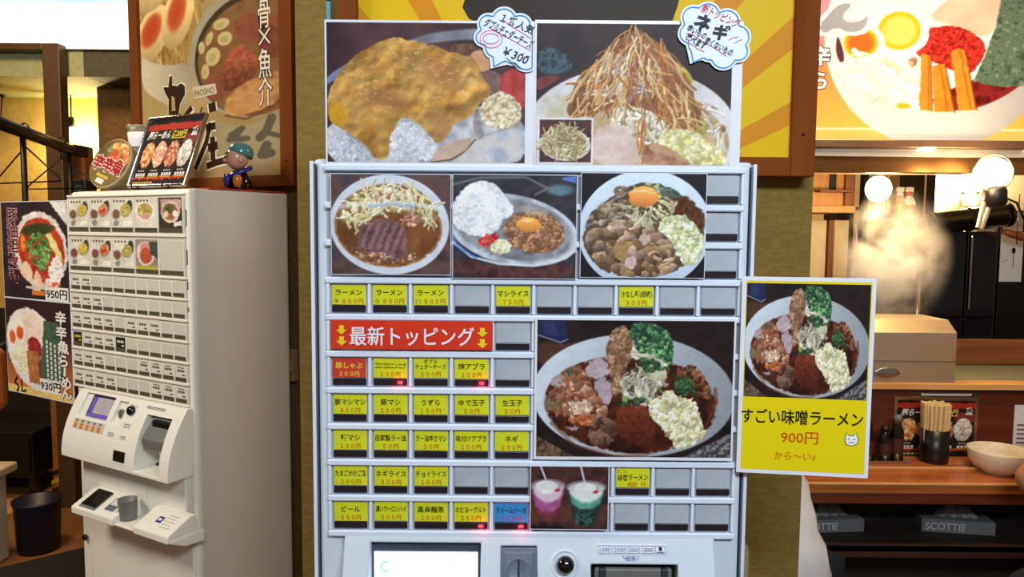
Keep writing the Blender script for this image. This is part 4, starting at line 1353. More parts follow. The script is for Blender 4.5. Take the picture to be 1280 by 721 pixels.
mxl, mxr = ml(392.5, 450)[0], ml(936, 450)[0]
mtop = ml(665, 199.5)[1]
MB().box(mxl, mxr, .012, .33, .06, mtop, 'white_enamel', .005).box(mxl + .02, mxr - .02, .04, .31, 0, .07, 'black_plastic').build('cabinet', MT)
MB().box(mxl + .006, mxr - .006, 0, .02, .075, mtop - .006, 'white_enamel', .005).build('front_door', MT)
MB().box(mxl - .0025, mxl + .0025, -.002, .02, .075, mtop - .004, 'rail_white', .001).build('edge_strip', MT)
MB().box(mxl + .0025, mxl + .0045, -.0006, .02, .075, mtop - .008, 'seam_dark').build('edge_seam', MT)
MB().box(mxr - .0025, mxr + .0025, -.002, .02, .075, mtop - .004, 'rail_white', .001).build('edge_strip', MT)
MB().box(mxr - .0045, mxr - .0025, -.0006, .02, .075, mtop - .008, 'seam_dark').build('edge_seam', MT)
# button grid
gx0, gx9 = ml(437, 374)[0], ml(897, 374)[0]
gp = (gx9 - gx0) / 9
gzA, gzG = ml(665, 374.6)[1], ml(665, 644)[1]
gr = (gzA - gzG) / 6
KX = Y0 / FPX
CW, CH = 45.5 * KX, 37.0 * KX
gl, gR = gx0 - gp / 2, gx9 + gp / 2
gT, gB = gzA + 3.5 * gr, gzG - gr / 2
MB().box(gl - .002, gR + .002, -.0012, .002, gB - .002, gT + .002, 'cell_grey').build('button_panel', MT)
for r in range(-3, 8):                         # white rails between the rows
    z = gzA - (r - .5) * gr
    h = gr - CH
    MB().box(gl - .003, gR + .003, -.0085, .001, z - h * .42, z + h * .42, 'rail_white', .0015, 1).build('row_rail', MT)
rib = None
for r in range(-3, 7):
    if -3 <= r <= -1:
        cols = (9, 10)
    elif r == 0:
        cols = range(0, 11)
    elif r <= 4:
        cols = (0, 1, 2, 3, 4, 5) if r > 1 else (0, 4, 5)
    else:
        cols = (0, 1, 2, 3, 4, 5, 7, 8, 9, 10)
    for c in cols:
        if rib is None:
            rib = MB().box(-.0022, .0022, -.0075, .001, -CH / 2, CH / 2, 'rail_white', .001, 1).build('column_rib', MT)
            o = rib
        else:
            o = rib.copy()
            COL.objects.link(o)
        o.location = (gx0 + (c - .5) * gp, 0, gzA - r * gr)

YEL, RED, BLU = (214, 218, 40), (206, 66, 52), (64, 142, 206)
INK, ORG = (44, 42, 22), (180, 92, 20)
labels = {
    (0, 0): ('ラーメン', '中 800円'), (0, 1): ('ラーメン', '小 800円'), (0, 2): ('ラーメン', 'ミニ 800円'), (0, 4): ('マシライス', '750円'), (0, 7): ('汁なし麺(胡椒)', '900円'),
    (2, 0): ('豚しゃぶ', '300円'), (2, 1): ('ゴロゴロニンニク', '200円'), (2, 2): ('ダブル|チェダーチーズ', '300円'), (2, 3): ('塊アブラ', '200円'),
    (3, 0): ('豚マシマシ', '400円'), (3, 1): ('豚マシ', '200円'), (3, 2): ('うずら', '150円'), (3, 3): ('ゆで玉子', '50円'), (3, 4): ('生玉子', '50円'),
    (4, 0): ('麺マシ', '100円'), (4, 1): ('自家製ラー油', '50円'), (4, 2): ('ラー油辛さマシ', '50円'), (4, 3): ('味付けアブラ', '100円'), (4, 4): ('ネギ', '200円'),
    (5, 0): ('たまごかけご飯', '200円'), (5, 1): ('ネギライス', '300円'), (5, 2): ('チョイライス', '100円'), (5, 7): ('すごい|味噌ラーメン', '900円'),
    (6, 0): ('ビール', '550円'), (6, 1): ('濃いウーロンハイ', '500円'), (6, 2): ('黒烏龍茶', '200円'), (6, 3): ('のむヨーグルト', '250円'), (6, 4): ('クリームソーダ', '250円'),
}
lit = {(2, 1), (2, 3), (6, 3), (6, 4)}
cells = [(r, 9) for r in (-3, -2, -1)] + [(0, c) for c in range(10)] + [(1, 4)] + [(r, c) for r in (2, 3, 4) for c in range(5)]
cells += [(r, c) for r in (5, 6) for c in (0, 1, 2, 3, 4, 7, 8, 9)]
cap_mesh = bar_mesh = led_mesh = None
bw, bh = CW / 2 - .0012, CH / 2 - .0008


def card(first, price, bg, ink, pcol, hand=False):
    mb = MB()
    w, h = CW - .0036, CH * .66
    mb.box(-w / 2, w / 2, 0, .0006, -h / 2, h / 2, 'print', col=bg)
    parts = first.split('|')
    wide = str.maketrans('0123456789', '０１２３４５６７８９')
    price = price.translate(wide)
    if hand:
        mb.text(parts[0], -w * .33, h * .34, h * .2, -.0003, ink, width=w * .3, shear=.2)
        mb.text(parts[1], 0, h * .02, h * .34, -.0003, ink, width=w * .92, bold=.015, shear=.15, rot=.03)
        mb.text('900', -w * .02, -h * .34, h * .3, -.0003, (206, 60, 20), bold=.012, shear=.25)
        mb.text('円', w * .32, -h * .34, h * .24, -.0003, (206, 60, 20))
        return mb
    if len(parts) == 2:
        mb.text(parts[0], 0, h * .36, h * .22, -.0003, ink, bold=.012)
        mb.text(parts[1], 0, h * .08, h * .26, -.0003, ink, width=w * .92, bold=.012)
    else:
        mb.text(first, 0, h * .13, h * .31, -.0003, ink, width=w * .92, bold=.016)
    if ' ' in price:
        k, pr = price.split(' ')
        mb.text(k, -w * .36, -h * .32, h * .22, -.0003, ink, width=w * .2)
        mb.text(pr, w * .12, -h * .32, h * .27, -.0003, pcol, width=-w * .62, bold=.012)
    else:
        mb.text(price, 0, -h * .31, h * .27, -.0003, pcol, width=-w * (.60 if len(price) > 3 else .46), bold=.012)
    return mb


for (r, c) in cells:
    loc = (gx0 + c * gp, 0, gzA - r * gr)
    if cap_mesh is None:
        o = MB().box(-bw, bw, -.0035, .001, -bh, bh, 'button_grey', .0012, 1).build('button', MT)
        cap_mesh = o.data
    else:
        o = bpy.data.objects.new('button', cap_mesh)
        COL.objects.link(o)
        o.parent = MT
    o.location = loc
    if bar_mesh is None:
        b_ = MB().box(-bw + .0006, bw - .0006, -.0052, -.003, -bh + .0008, -bh + .0008 + CH * .25, 'bar_dark', .0012, 2).build('indicator_bar', o)
        bar_mesh = b_.data
    else:
        b_ = bpy.data.objects.new('indicator_bar', bar_mesh)
        COL.objects.link(b_)
        b_.parent = o
    if (r, c) in lit:
        if led_mesh is None:
            l_ = MB().box(bw * .42, bw * .72, -.0062, -.005, -bh + .0035, -bh + .0075, 'led_red', .0006, 1).build('indicator_light', o)
            led_mesh = l_.data
        else:
            l_ = bpy.data.objects.new('indicator_light', led_mesh)
            COL.objects.link(l_)
            l_.parent = o
        l_['label'] = 'lit red indicator light'
        pl_ = bpy.data.lights.new('indicator_glow', 'POINT')
        pl_.energy, pl_.color, pl_.shadow_soft_size = .010, (1, .05, .1), .002
        po = bpy.data.objects.new('indicator_glow', pl_)
        COL.objects.link(po)
        po.location = (XC + loc[0] + bw * .6, Y0 - .0095, loc[2] - bh + .004)
    if (r, c) in labels:
        a_, p_ = labels[(r, c)]
        bg, ink, pc = YEL, INK, ORG
        if (r, c) == (2, 0):
            bg, ink, pc = RED, (236, 206, 70), (236, 206, 70)
        if (r, c) == (6, 4):
            bg, ink, pc = BLU, (20, 30, 70), (176, 40, 120)
        cd = card(a_, p_, bg, ink, pc, hand=(r, c) == (5, 7)).build('label_card', o)
        cd.location = (random.uniform(-.0006, .0006), -.0044, CH * .135 + random.uniform(-.0004, .0004))
        cd.rotation_euler = (0, random.uniform(-.012, .012), 0)
        cd['label'] = ('blue' if bg == BLU else 'red' if bg == RED else 'yellow') + ' price card behind the button window'

# control unit (only its upper edge is in view)
D = .012
xa, xb = ml(430, 700, D)[0], ml(893, 700, D)[0]
zt = ml(660, 669, D)[1]


def cx_(px):
    return ml(px, 700, D)[0]


def cz_(py):
    return ml(660, py, D)[1]


SL = .34


def fr_(z):
    return -min(.045, .007 + SL * max(0, zt - z))


xs = [xa, cx_(463), cx_(601), cx_(626), cx_(671), cx_(738), cx_(846), xb]
zs = [zt - .42, zt - .2, cz_(810), zt - .112, cz_(780), cz_(760), cz_(702), cz_(683), cz_(680), zt]
holes = {(1, 4), (1, 5), (1, 6), (1, 7), (3, 5), (3, 6), (5, 2), (5, 3), (5, 4), (5, 5)}
mb = MB()
plate_holes(mb, xs, zs, holes, fr_, 0.0, 'white_enamel')
cu = bevel_mod(mb.build('control_unit', MT), .003, 3, 25)
cu['label'] = 'white control unit with screen, coin slot and banknote slot'
MB().box(xs[1], xs[2], -.0012, .0, zs[4], zs[8], 'slate_dark').build('screen_recess', cu)  # recess back coloured dark for the shade inside it
s_ = Sheet(PM, 468, 690, 597, 785, .004)
s_.body('screen_white', .002)
ring = [(482 + 5.5 * math.cos(t / 24 * 6.283), 708 + 6 * math.sin(t / 24 * 6.283)) for t in range(3, 22)]
s_.stroke(ring, 2.2, (150, 240, 196), -.0004, 'print_screen')
o = s_.mb.build('screen', cu)
o.location = (s_.u - XC, -.004, s_.z)
o['label'] = 'glowing white touch screen'
TILT = -math.atan(SL)
# coin slot
zc0 = cz_(709)
cxm = (xs[3] + xs[4]) / 2
wv = (xs[4] - xs[3]) / 2
T0 = Matrix.Translation((cxm, fr_(zc0), zc0)) @ Matrix.Rotation(TILT, 4, 'X')
hz = (zs[7] - zc0) / math.cos(TILT)
MB().box(-wv, wv, .001, .02, -.055, hz - .001, 'slate_plastic', .002, T=T0).box(-wv + .004, wv - .004, -.002, .008, -.05, hz - .006, 'slate_plastic', .003, T=T0).build('coin_slot', cu)
T = T0 @ Matrix.Translation((0, -.002, 0)) @ Matrix.Rotation(math.pi / 2, 4, 'X')
MB().lathe([(.0001, .0004), (.012, .0006), (.0155, .0018), (.017, .003), (.0178, .0015), (.018, 0)], 'slate_plastic', 32, T, cap=False).build('coin_dimple', cu)
MB().box(-.0012, .0012, -.006, .0, -.019, .015, 'black_matt', T=T0).build('slot_opening', cu)
# round black return knob
zk_ = cz_(702)
T = Matrix.Translation((cx_(706), fr_(zk_), zk_)) @ Matrix.Rotation(TILT, 4, 'X') @ Matrix.Rotation(math.pi / 2, 4, 'X')
MB().lathe([(.0215, -.001), (.0205, .0012), (.019, .0018), (.0165, .001), (.0155, -.001)], 'white_enamel', 36, T, cap=False).build('knob_ring', cu)
MB().lathe([(.0125, -.002), (.0125, .006), (.0115, .011), (.0085, .0145), (.004, .0163), (.0003, .0168)], 'black_gloss', 32, T).build('return_knob', cu)
# banknote slot
MB().box(xs[5], xs[6], -.001, .0, zs[2], zs[6], 'black_matt').build('banknote_recess', cu)
bn = MB().box(xs[5] + .006, xs[6] - .006, -.012, -.001, zs[2], zs[6] - .009, 'grey_plastic', .003)
bn.box(xs[5] + .012, xs[5] + .022, -.015, -.001, zs[2], zs[6] - .008, 'charcoal', .002).box(xs[6] - .022, xs[6] - .012, -.015, -.001, zs[2], zs[6] - .008, 'charcoal', .002)
bn.build('banknote_acceptor', cu)
# sticker with the accepted notes
s_ = Sheet(PM, 746, 679.5, 832, 691.5, .012)
s_.body('paper_white', .0004)
BL2 = (96, 120, 176)
for x0, x1 in ((747.5, 764), (766, 781.5), (783.5, 799), (801, 817.5), (819, 831)):
    s_.stroke([(x0, 681.5), (x1, 681.5), (x1, 690), (x0, 690)], .8, BL2, closed=True)
for t, x in (('1000', 756), ('2000', 774), ('5000', 791.5), ('10000', 809.5)):
    s_.text(t, x, 685.9, 6.4, BL2, width=13)
s_.rect(823, 682.6, 827, 687, (30, 40, 80), -.0006)
s_.rect(820.5, 688, 829.5, 689.4, BL2, -.0006)
s_.stroke([(778, 693), (781, 697)], .7, BL2)
s_.stroke([(798, 693), (796, 698)], .7, BL2)
s_.text('紙幣', 788, 696, 5.6, BL2)
o = s_.mb.build('note_sticker', cu)
o.location = (s_.u - XC, fr_(s_.z) - .0012, s_.z)
o.rotation_euler = (TILT, 0, 0)
# lower door and ticket tray, below the frame of the photograph
lb = MB().box(xa, xb, -.012, .002, .14, zt - .44, 'white_enamel', .006).build('lower_door', MT)
MB().lathe([(.011, -.001), (.011, .004), (.009, .006), (.0003, .006)], 'chrome', 20, Matrix.Translation((xa + .04, -.012, zt - .6)) @ Matrix.Rotation(math.pi / 2, 4, 'X')).build('door_lock', lb)
MB().box(xa + .2, xa + .33, -.075, -.04, zt - .40, zt - .25, 'slate_dark', .008).build('ticket_tray', MT)

# ------------------------------------------------------------------ sheets taped to the large machine
CURRY = art_curry()
s = Sheet(PM, 406.5, 25.5, 667.5, 207.5, .006).body()
s.canvas(CURRY, 408.8, 28.6, 656.5, 203)
s.build('menu_photo', 'laminated photo of rice under yellow cheese sauce, above the large machine', 'poster')
s = Sheet(PM, 668, 25.8, 927, 208, .006).body()
s.canvas(art_negi(), 670.3, 30, 914, 206)
s.build('menu_photo', 'laminated photo of a tall heap of shredded leek, above the large machine', 'poster')
s = Sheet(PM, 417, 208.7, 722, 212.2, .0045)
s.body('yellow_tape', .0006)
s.build('tape_strip', 'thin yellow tape strip under the cheese rice photo', 'tape')
for (x0, y0, x1, y1), cvs, lab in (((413.5, 217, 564, 343.5), art_ramen(), 'photo of ramen bowl with brown soup and dark pork slice, on the large machine'),
                                   ((565.5, 218, 721, 348.5), art_rice(), 'photo of rice mound with minced meat and egg yolk on silver plate'),
                                   ((725.5, 216, 882.5, 347.5), art_mazesoba(), 'photo of pork chunks with egg yolk and garlic in pale blue bowl')):
    s = Sheet(PM, x0, y0, x1, y1, .012).body()
    s.canvas(cvs, x0 + .8, y0 + .8, x1 - .8, y1 - .8)
    s.build('menu_photo', lab, 'poster')
MISO = art_miso()
s = Sheet(PM, 668, 398, 918, 575, .012).body()
s.canvas(MISO, 671, 400.5, 915.5, 571)
s.build('menu_photo', 'largest lower photo, miso ramen with green onion, framed in white on the machine', 'poster')
s = Sheet(PM, 662.5, 582, 761, 662, .012).body()
s.canvas(art_drinks(), 663.5, 583, 760, 661)
s.build('menu_photo', 'small photo of a pink and a green drink with straws', 'poster')
# red banner over four buttons
s = Sheet(PM, 414, 400.8, 616, 436.8, .012)
s.body('print', .0012, (214, 58, 34))
s.text('最新トッピング', 515, 420.5, 22, (236, 232, 244), bold=.012, width=-156)
for ax, ay in ((427, 413), (427, 427), (603, 415), (603, 429)):
    s.poly([(ax - 3, ay - 6), (ax + 3, ay - 6), (ax + 3, ay - .5), (ax + 7, ay - .5), (ax, ay + 5.5), (ax - 7, ay - .5), (ax - 3, ay - .5)], (232, 206, 40))
s.build('topping_banner', 'red banner with white letters and yellow arrows between the buttons', 'banner')

# yellow flyer that stands out over the right edge of the machine, bent a little forward
FA = math.radians(-7.5)
fu, _ = PM.loc(924, 470, .004)
PF = Plane(fu, Y0 - .015, FA)
s = Sheet(PF, 924, 346.5, 1090.5, 594, .0)
s.body('laminate', .0012)
X0, X1 = 929.5, 1085.5
s.rect(X0, 351.5, X1, 589, (226, 208, 14))
s.canvas(MISO, X0 + 1, 354.5, X1 - 1.5, 496.5, -.0006)
s.text('すごい味噌ラーメン', 1005, 521, 17.5, (34, 28, 12), width=-153, bold=.012)
s.text('900円', 1003, 546, 15.5, (206, 84, 22), width=-47, bold=.006)
s.text('から～い♪', 998, 570, 10.5, (206, 104, 26), width=-52)
# little cat face doodle
kx, ky = 1068, 546
s.poly([(kx - 8, ky + 1), (kx - 6.5, ky - 8.5), (kx - 3, ky - 4.5), (kx + 3, ky - 5), (kx + 5.5, ky - 9), (kx + 8.5, ky - 1), (kx + 7.5, ky + 5), (kx + 1, ky + 8), (kx - 6, ky + 6.5)], (236, 238, 236))
s.stroke([(kx - 8, ky + 1), (kx - 6.5, ky - 8.5), (kx - 3, ky - 4.5), (kx + 3, ky - 5), (kx + 5.5, ky - 9), (kx + 8.5, ky - 1), (kx + 7.5, ky + 5), (kx + 1, ky + 8), (kx - 6, ky + 6.5)], .9, (60, 60, 56), closed=True)
for e in (-3.5, 3.5):
    s.stroke([(kx + e - 1.5, ky), (kx + e, ky - 1), (kx + e + 1.5, ky)], .8, (50, 50, 48), -.001)
s.stroke([(kx - 3.5, ky + 4), (kx - 1.5, ky + 3), (kx, ky + 4.5), (kx + 1.5, ky + 3), (kx + 3.5, ky + 4)], .8, (50, 50, 48), -.001)
s.build('yellow_flyer', 'yellow laminated miso ramen flyer sticking out past the machine edge', 'flyer')


def cloud(cx, cy, pts, inset, lines, label, rot, d, extra=None, stk=()):
    """speech bubble card: pts is the outline; a blue line runs inside it"""
    xs_, ys_ = [p[0] for p in pts], [p[1] for p in pts]
    s = Sheet(PM, min(xs_), min(ys_), max(xs_), max(ys_), d)
    out = chaikin(pts, 2)
    s.mb.prism([s.P(*p) for p in out], 0, .0008, 'card_paper')
    c0 = np.array((sum(xs_) / len(xs_), sum(ys_) / len(ys_)))
    inn = chaikin(inset, 2)
    s.stroke([tuple(p) for p in inn], 1.5, (58, 140, 206), -.0006, closed=True)
    for t, x, y, h, col, w, bold, r in lines:
        s.text(t, x, y, h, col, -.0008, width=w, bold=bold, rot=r, shear=.12)
    for pl_, w, col in stk:
        s.stroke(pl_, w, col, -.0007)
    return s.build('speech_bubble_card', label, 'card')


BK, PK = (34, 36, 48), (214, 84, 116)


def scallop(centres, r, cx, cy, tail):
    """outline of overlapping lobes with a tail: union walked by angle"""
    pts = []
    n = 96
    for k in range(n):
        a = 2 * math.pi * k / n
        dx, dy = math.cos(a), math.sin(a)
        best = 0
        for (x, y, rr) in centres:
            rr = rr + r
            b = (x - cx) * dx + (y - cy) * dy
            q = (x - cx) ** 2 + (y - cy) ** 2 - rr * rr
            disc = b * b - q
            if disc > 0:
                best = max(best, b + math.sqrt(disc))
        pts.append((cx + dx * best, cy + dy * best))
    if tail:
        tx, ty, a0, a1 = tail
        out = []
        done = False
        for k, p in enumerate(pts):
            a = 360 * k / n
            if a0 <= a <= a1:
                if not done:
                    out += [(tx, ty)] * 2
                    done = True
                continue
            out.append(p)
        pts = out
    return pts


lobes1 = [(630, 25, 17), (610, 30, 14), (650, 32, 16), (604, 47, 12), (618, 60, 14), (648, 56, 16), (658, 72, 18), (640, 68, 14), (662, 48, 16)]
# keep the card left of the seam between the two photos: it is folded there
L1 = [(min(x, 667.5), y) for x, y in scallop(lobes1, 0, 634, 48, (613.5, 86, 92, 128))]
L1i = [(min(x, 665.5), y) for x, y in scallop(lobes1, -3.2, 634, 48, (617.5, 83.5, 94, 124))]
cloud(634, 48, L1, L1i, [('１番人気', 647, 30, 11, BK, 44, .01, -22), ('ダブルチェダーチーズ', 636, 42, 11.5, BK, 66, .01, -26), ('￥300', 645, 69, 13, BK, 36, .012, -22)],
      'speech bubble card with red ring on the cheese rice photo', 0, .009,
      stk=[([(628, 24), (636, 31), (648, 38), (664, 48)], .8, PK), ([(611, 34), (626, 43), (642, 51), (663, 63)], .8, PK),
           ([(614 + 14 * math.cos(t * .3) * 1.0, 49 + 11 * math.sin(t * .3)) for t in range(22)], .8, PK),
           ([(614 + 10 * math.cos(t * .3), 48.5 + 6.5 * math.sin(t * .3)) for t in range(21)], .8, PK),
           ([(632, 72), (650, 84)], .7, BK), ([(635, 77), (651, 86)], .7, BK), ([(649, 70), (652, 67), (656, 66.5)], .9, PK), ([(655, 72), (658, 70), (663, 70)], .9, PK)])
lobes2 = [(866, 22, 16), (884, 19, 17), (908, 28, 18), (862, 42, 15), (922, 46, 17), (872, 56, 14), (905, 70, 18), (888, 62, 16), (924, 64, 14), (895, 45, 25)]
L2 = scallop(lobes2, 0, 893, 45, (863.5, 80, 118, 150))
L2i = scallop(lobes2, -3, 893, 45, (867.5, 78.5, 120, 146))
cloud(893, 45, L2, L2i, [('新トッピング', 900, 20, 11, (206, 50, 84), 50, .012, -24), ('ネ', 878, 28.5, 19, BK, None, .05, -16), ('ギ', 901, 40.5, 18, BK, None, .05, -16),
                         ('辛いもの', 871, 40, 9, BK, 26, .02, -26), ('辛くないもの', 899, 58, 9, BK, 38, .02, -26), ('選べます', 870, 52, 10, BK, 28, .03, -24)],
      'speech bubble card with bold letters at the leek photo corner', 0, .010,
      stk=[([(857, 42), (866, 43), (876, 51), (890, 58), (909, 70)], .8, PK), ([(857, 52), (864, 55), (872, 61), (881, 65)], .8, PK), ([(911, 50), (916, 47), (923, 46)], .9, PK), ([(918, 54), (922, 51), (928, 49)], .9, PK)])

# ------------------------------------------------------------------ framed yellow poster on the pier wall
YP = YW - .035
PP = Plane(0, YP, 0)
s = Sheet(PP, 448, -140, 992, 195, 0)
s.body('paper_white', .006)
s.rect(448, -140, 992, 195, (222, 184, 16))
# orange rays from a centre above the picture
rcx, rcy = 690, 300
for k in range(-1, 13):
    a0 = -math.radians(25.9 + 12.95 * k)
    a1 = a0 - math.radians(4.4)
    inner, outer = [], []
    for i in range(7):
        a_ = a0 + (a1 - a0) * i / 6
        dx, dy = math.cos(a_), math.sin(a_)
        t1 = min((992 - rcx) / dx if dx > 0 else (448 - rcx) / dx, (-140 - rcy) / dy)
        t0 = (195 - rcy) / dy
        if t1 > t0:
            inner.append((rcx + dx * t0, rcy + dy * t0))
            outer.append((rcx + dx * t1, rcy + dy * t1))
    if len(inner) > 1:
        s.poly(inner + outer[::-1], (210, 138, 20), -.0005)
s.poly([(578, 8), (590, -30), (600, -80), (870, -80), (852, -20), (846, 6), (838, 30), (600, 30), (586, 22)], (48, 40, 34), -.0009)
fr = thing('framed_poster', 'wood framed yellow poster with orange rays behind the large machine', 'poster', PP.world(s.u, 0, s.z - s.h / 2))
o = s.mb.build('poster_print', fr)
o.location = (0, 0, s.h / 2)
w2, h2 = s.w / 2, s.h
fw = 30 * s.kx
for x0, x1, z0, z1, m in ((-w2 - fw * .8, -w2, -fw * .8, h2 + fw, 'frame_wood'), (w2, w2 + fw, -fw * .8, h2 + fw, 'frame_wood'), (-w2, w2, -fw * .8, 0, 'frame_wood_flat'), (-w2, w2, h2, h2 + fw, 'frame_wood_flat')):
    MB().box(x0, x1, -.014, .034, z0, z1, m, .002).build('frame_bar', fr)
for z in (.04, .3):
    T = Matrix.Translation((w2 + fw * .45, -.014, z)) @ Matrix.Rotation(math.pi / 2, 4, 'X')
    MB().lathe([(.0035, -.001), (.003, .001), (.0003, .0015)], 'black_metal', 12, T).build('screw', fr)
# thin blue strip and light switch plate on the wall
a = at(411, -20, YW)
b = at(411, 26, YW)
tag(MB().box(-.0035, .0035, -.004, 0, -.2, 0, 'light_blue', .001).box(-.0035, .0035, -.004, 0, 0, .02, 'black_matt', .001).build('wall_strip', loc=(a.x, YW - .0005, at(411, 2, YW).z)),
    'thin light blue strip with black tip on the wall', 'strip')
# ------------------------------------------------------------------ the small ticket machine, turned away from the camera
LT = thing('ticket_machine', 'smaller cream ticket machine turned sideways, with two posters at its edge', 'ticket machine', PL.O, PL.ang)


def pl(px, py, d=0.0):
    return PL.loc(px, py, d)


ltop = pl(238, 234.5)[1]
MB().box(-LW, 0, .014, LD, .05, ltop, 'side_enamel_shaded', .006).box(-LW + .03, -.03, .04, LD - .03, 0, .06, 'black_plastic').build('cabinet', LT)
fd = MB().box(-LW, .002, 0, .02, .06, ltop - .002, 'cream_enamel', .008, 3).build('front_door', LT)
for y0_, y1_ in ((262, 283), (312, 331), (352, 362), (384, 390)):
    z1, z0 = pl(236.5, y0_)[1], pl(236.5, y1_)[1]
    MB().box(-.0085, -.006, -.0012, .004, z0, z1, 'bar_olive').build('hinge_slot', fd)


def blank(o, name, mesh, parent):
    c = bpy.data.objects.new(name, mesh)
    COL.objects.link(c)
    c.parent = parent
    return c


def grid(rows, ncol, uL, uR, names, warm='button_warm'):
    """rows: [(z_top, z_bottom)] of cells; columns share the width uL..uR"""
    p = (uR - uL) / ncol
    return p


uL, uR = pl(90.5, 360)[0], pl(233, 360)[0]
BIG = [(pl(232, 245.5)[1], pl(232, 291.5)[1]), (pl(232, 299.5)[1], pl(232, 345.5)[1])]
SML = [(pl(232, 351.8 + 26.45 * k)[1], pl(232, 372 + 26.45 * k)[1]) for k in range(6)]
MB().box(uL - .004, uR + .004, -.0015, .002, SML[-1][1] - .006, BIG[0][0] + .006, 'cream_cell').build('button_panel', LT)
allr = BIG + SML
edges = [BIG[0][0] + .009] + [(allr[i][1], allr[i + 1][0]) for i in range(len(allr) - 1)] + [SML[-1][1] - .009]
for i, e in enumerate(edges):
    if i == 0:
        z0, z1 = BIG[0][0] + .001, e
    elif i == len(edges) - 1:
        z0, z1 = e, SML[-1][1] - .001
    else:
        z0, z1 = e[1] + .001, e[0] - .001
        z0 = z1 - (z1 - z0) * .75 if False else z0
    MB().box(uL - .003, uR + .005, -.0055, .001, min(z0, z1) + abs(z1 - z0) * .3, max(z0, z1), 'cream_enamel', .0015, 1).build('row_rail', LT)
ribs = {}
caps, bars = {}, {}
p5, p10 = (uR - uL) / 5, (uR - uL) / 10
papers = {0: (0, 1), 1: (0, 1, 2), 2: (0, 1, 2, 3, 5, 6, 7), 3: (0, 1, 2, 3, 4), 4: (0, 1, 2, 6, 7, 8, 9), 5: (0, 1, 2, 3, 7, 8, 9)}
arts = {}
kinds = [[0, 1, 2, 3, 4], [10, 11, 12, 13, None]]
for ri, (zt_, zb_) in enumerate(allr):
    big = ri < 2
    n, p = (5, p5) if big else (10, p10)
    H = zt_ - zb_
    for c in range(n + 1):
        k = 'b' if big else 's'
        if k not in ribs:
            ribs[k] = MB().box(-.0013, .0013, -.0055, .001, -H / 2, H / 2, 'cream_enamel', .001, 1).build('column_rib', LT)
            o = ribs[k]
        else:
            o = blank(None, 'column_rib', ribs[k].data, LT)
        o.location = (uL + c * p, 0, (zt_ + zb_) / 2)
    for c in range(n):
        k = 'b' if big else 's'
        w = p / 2 - .0028
        if k not in caps:
            o = MB().box(-w, w, -.003, .001, -H / 2 + .001, H / 2 - .001, 'button_warm', .001, 1).build('button', LT)
            caps[k] = o.data
            bb = MB().box(-w + .0004, w - .0004, -.0046, -.002, -H / 2 + .0012, -H / 2 + .0012 + (H * .12 if big else H * .24), 'bar_olive', .0008, 1).build('indicator_bar', o)
            bars[k] = bb.data
        else:
            o = blank(None, 'button', caps[k], LT)
            bb = blank(None, 'indicator_bar', bars[k], o)
        o.location = (uL + (c + .5) * p, 0, (zt_ + zb_) / 2)
        if big and kinds[ri][c] is not None:
            kd = kinds[ri][c]
            cw, ch = w - .001, H * .42
            m_ = MB().box(-cw, cw, 0, .0006, -ch, ch, 'paper_white')
            m_.canvas(art_small(kd), -cw, cw, -ch, ch, -.0002)
            if kd not in (4, 13):
                for q_ in range(4):
                    m_.rect(-cw * .8 + q_ * cw * .3, -cw * .8 + q_ * cw * .3 + cw * .18, ch * .74, ch * .9, -.0004, (120, 108, 88))
            cd = m_.build('label_card', o)
            cd.location = (0, -.0036, H * .06)
        elif not big and c in papers[ri - 2]:
            cw, ch = w - .0008, H * .345
            key = (ri, c)
            dark = key in ((5, 0), (5, 4))
            m_ = MB().box(-cw, cw, 0, .0005, -ch, ch, 'print', col=(46, 42, 36) if dark else (216, 212, 198))
            ink = (206, 196, 30) if key == (5, 0) else (226, 222, 210) if dark else (92, 84, 72)
            nn = 3 + (c + ri) % 2
            for q_ in range(nn):                                  # illegible small print
                x0 = -cw * .72 + q_ * cw * 1.44 / nn
                m_.rect(x0, x0 + cw * 1.1 / nn, -ch * .05, ch * .38, -.0003, ink)
            if ri > 5 and c > 5:
                m_.rect(-cw * .6, cw * .6, ch * .62, ch * .78, -.0003, ink)
            m_.rect(cw * .2, cw * .75, -ch * .7, -ch * .45, -.0003, ink)
            cd = m_.build('label_card', o)
            cd.location = (0, -.0034, H * .13)

# upper control unit: bulging front with openings
zt, zb = pl(166, 498, .012)[1], pl(148, 586, .06)[1]
cuL, cuR = pl(94, 520, .03)[0], pl(222, 560, .04)[0]


def bulge(z):
    t = (zt - z) / (zt - zb)
    t = min(1, max(0, t))
    return -(.012 + .056 * math.sin(min(1, t * 1.05) * math.pi / 2) ** .9)


def lu(px, py):
    """pixel on the bulging front -> (u, z)"""
    d = .04
    for _ in range(4):
        u, z = pl(px, py, d)
        d = -bulge(z)
    return u, z


scr = (lu(104, 500)[0], lu(138, 512)[0], lu(116, 524)[1], lu(126, 493.5)[1])
coin = (lu(142, 516)[0], lu(154, 518)[0], lu(142, 531)[1], lu(155, 502)[1])
bill = (lu(169, 560)[0], lu(201, 565)[0], lu(178, 592)[1], lu(191, 519.5)[1])
xs = sorted([cuL, scr[0], scr[1], coin[0], coin[1], bill[0], bill[1], cuR])
zz = sorted(set([zt, zb, scr[2], scr[3], coin[2], coin[3], bill[2], bill[3]] + [zb + (zt - zb) * k / 10 for k in range(1, 10)]))
holes = set()
for i in range(len(xs) - 1):
    for j in range(len(zz) - 1):
        mx, mz = (xs[i] + xs[i + 1]) / 2, (zz[j] + zz[j + 1]) / 2
        for h in (scr, coin, bill):
            if h[0] < mx < h[1] and h[2] < mz < h[3]:
                holes.add((i, j))
mb = MB()
plate_holes(mb, xs, zz, holes, bulge, 0.0, 'cream_enamel')
cu = bevel_mod(mb.build('control_unit', LT), .004, 2, 35)


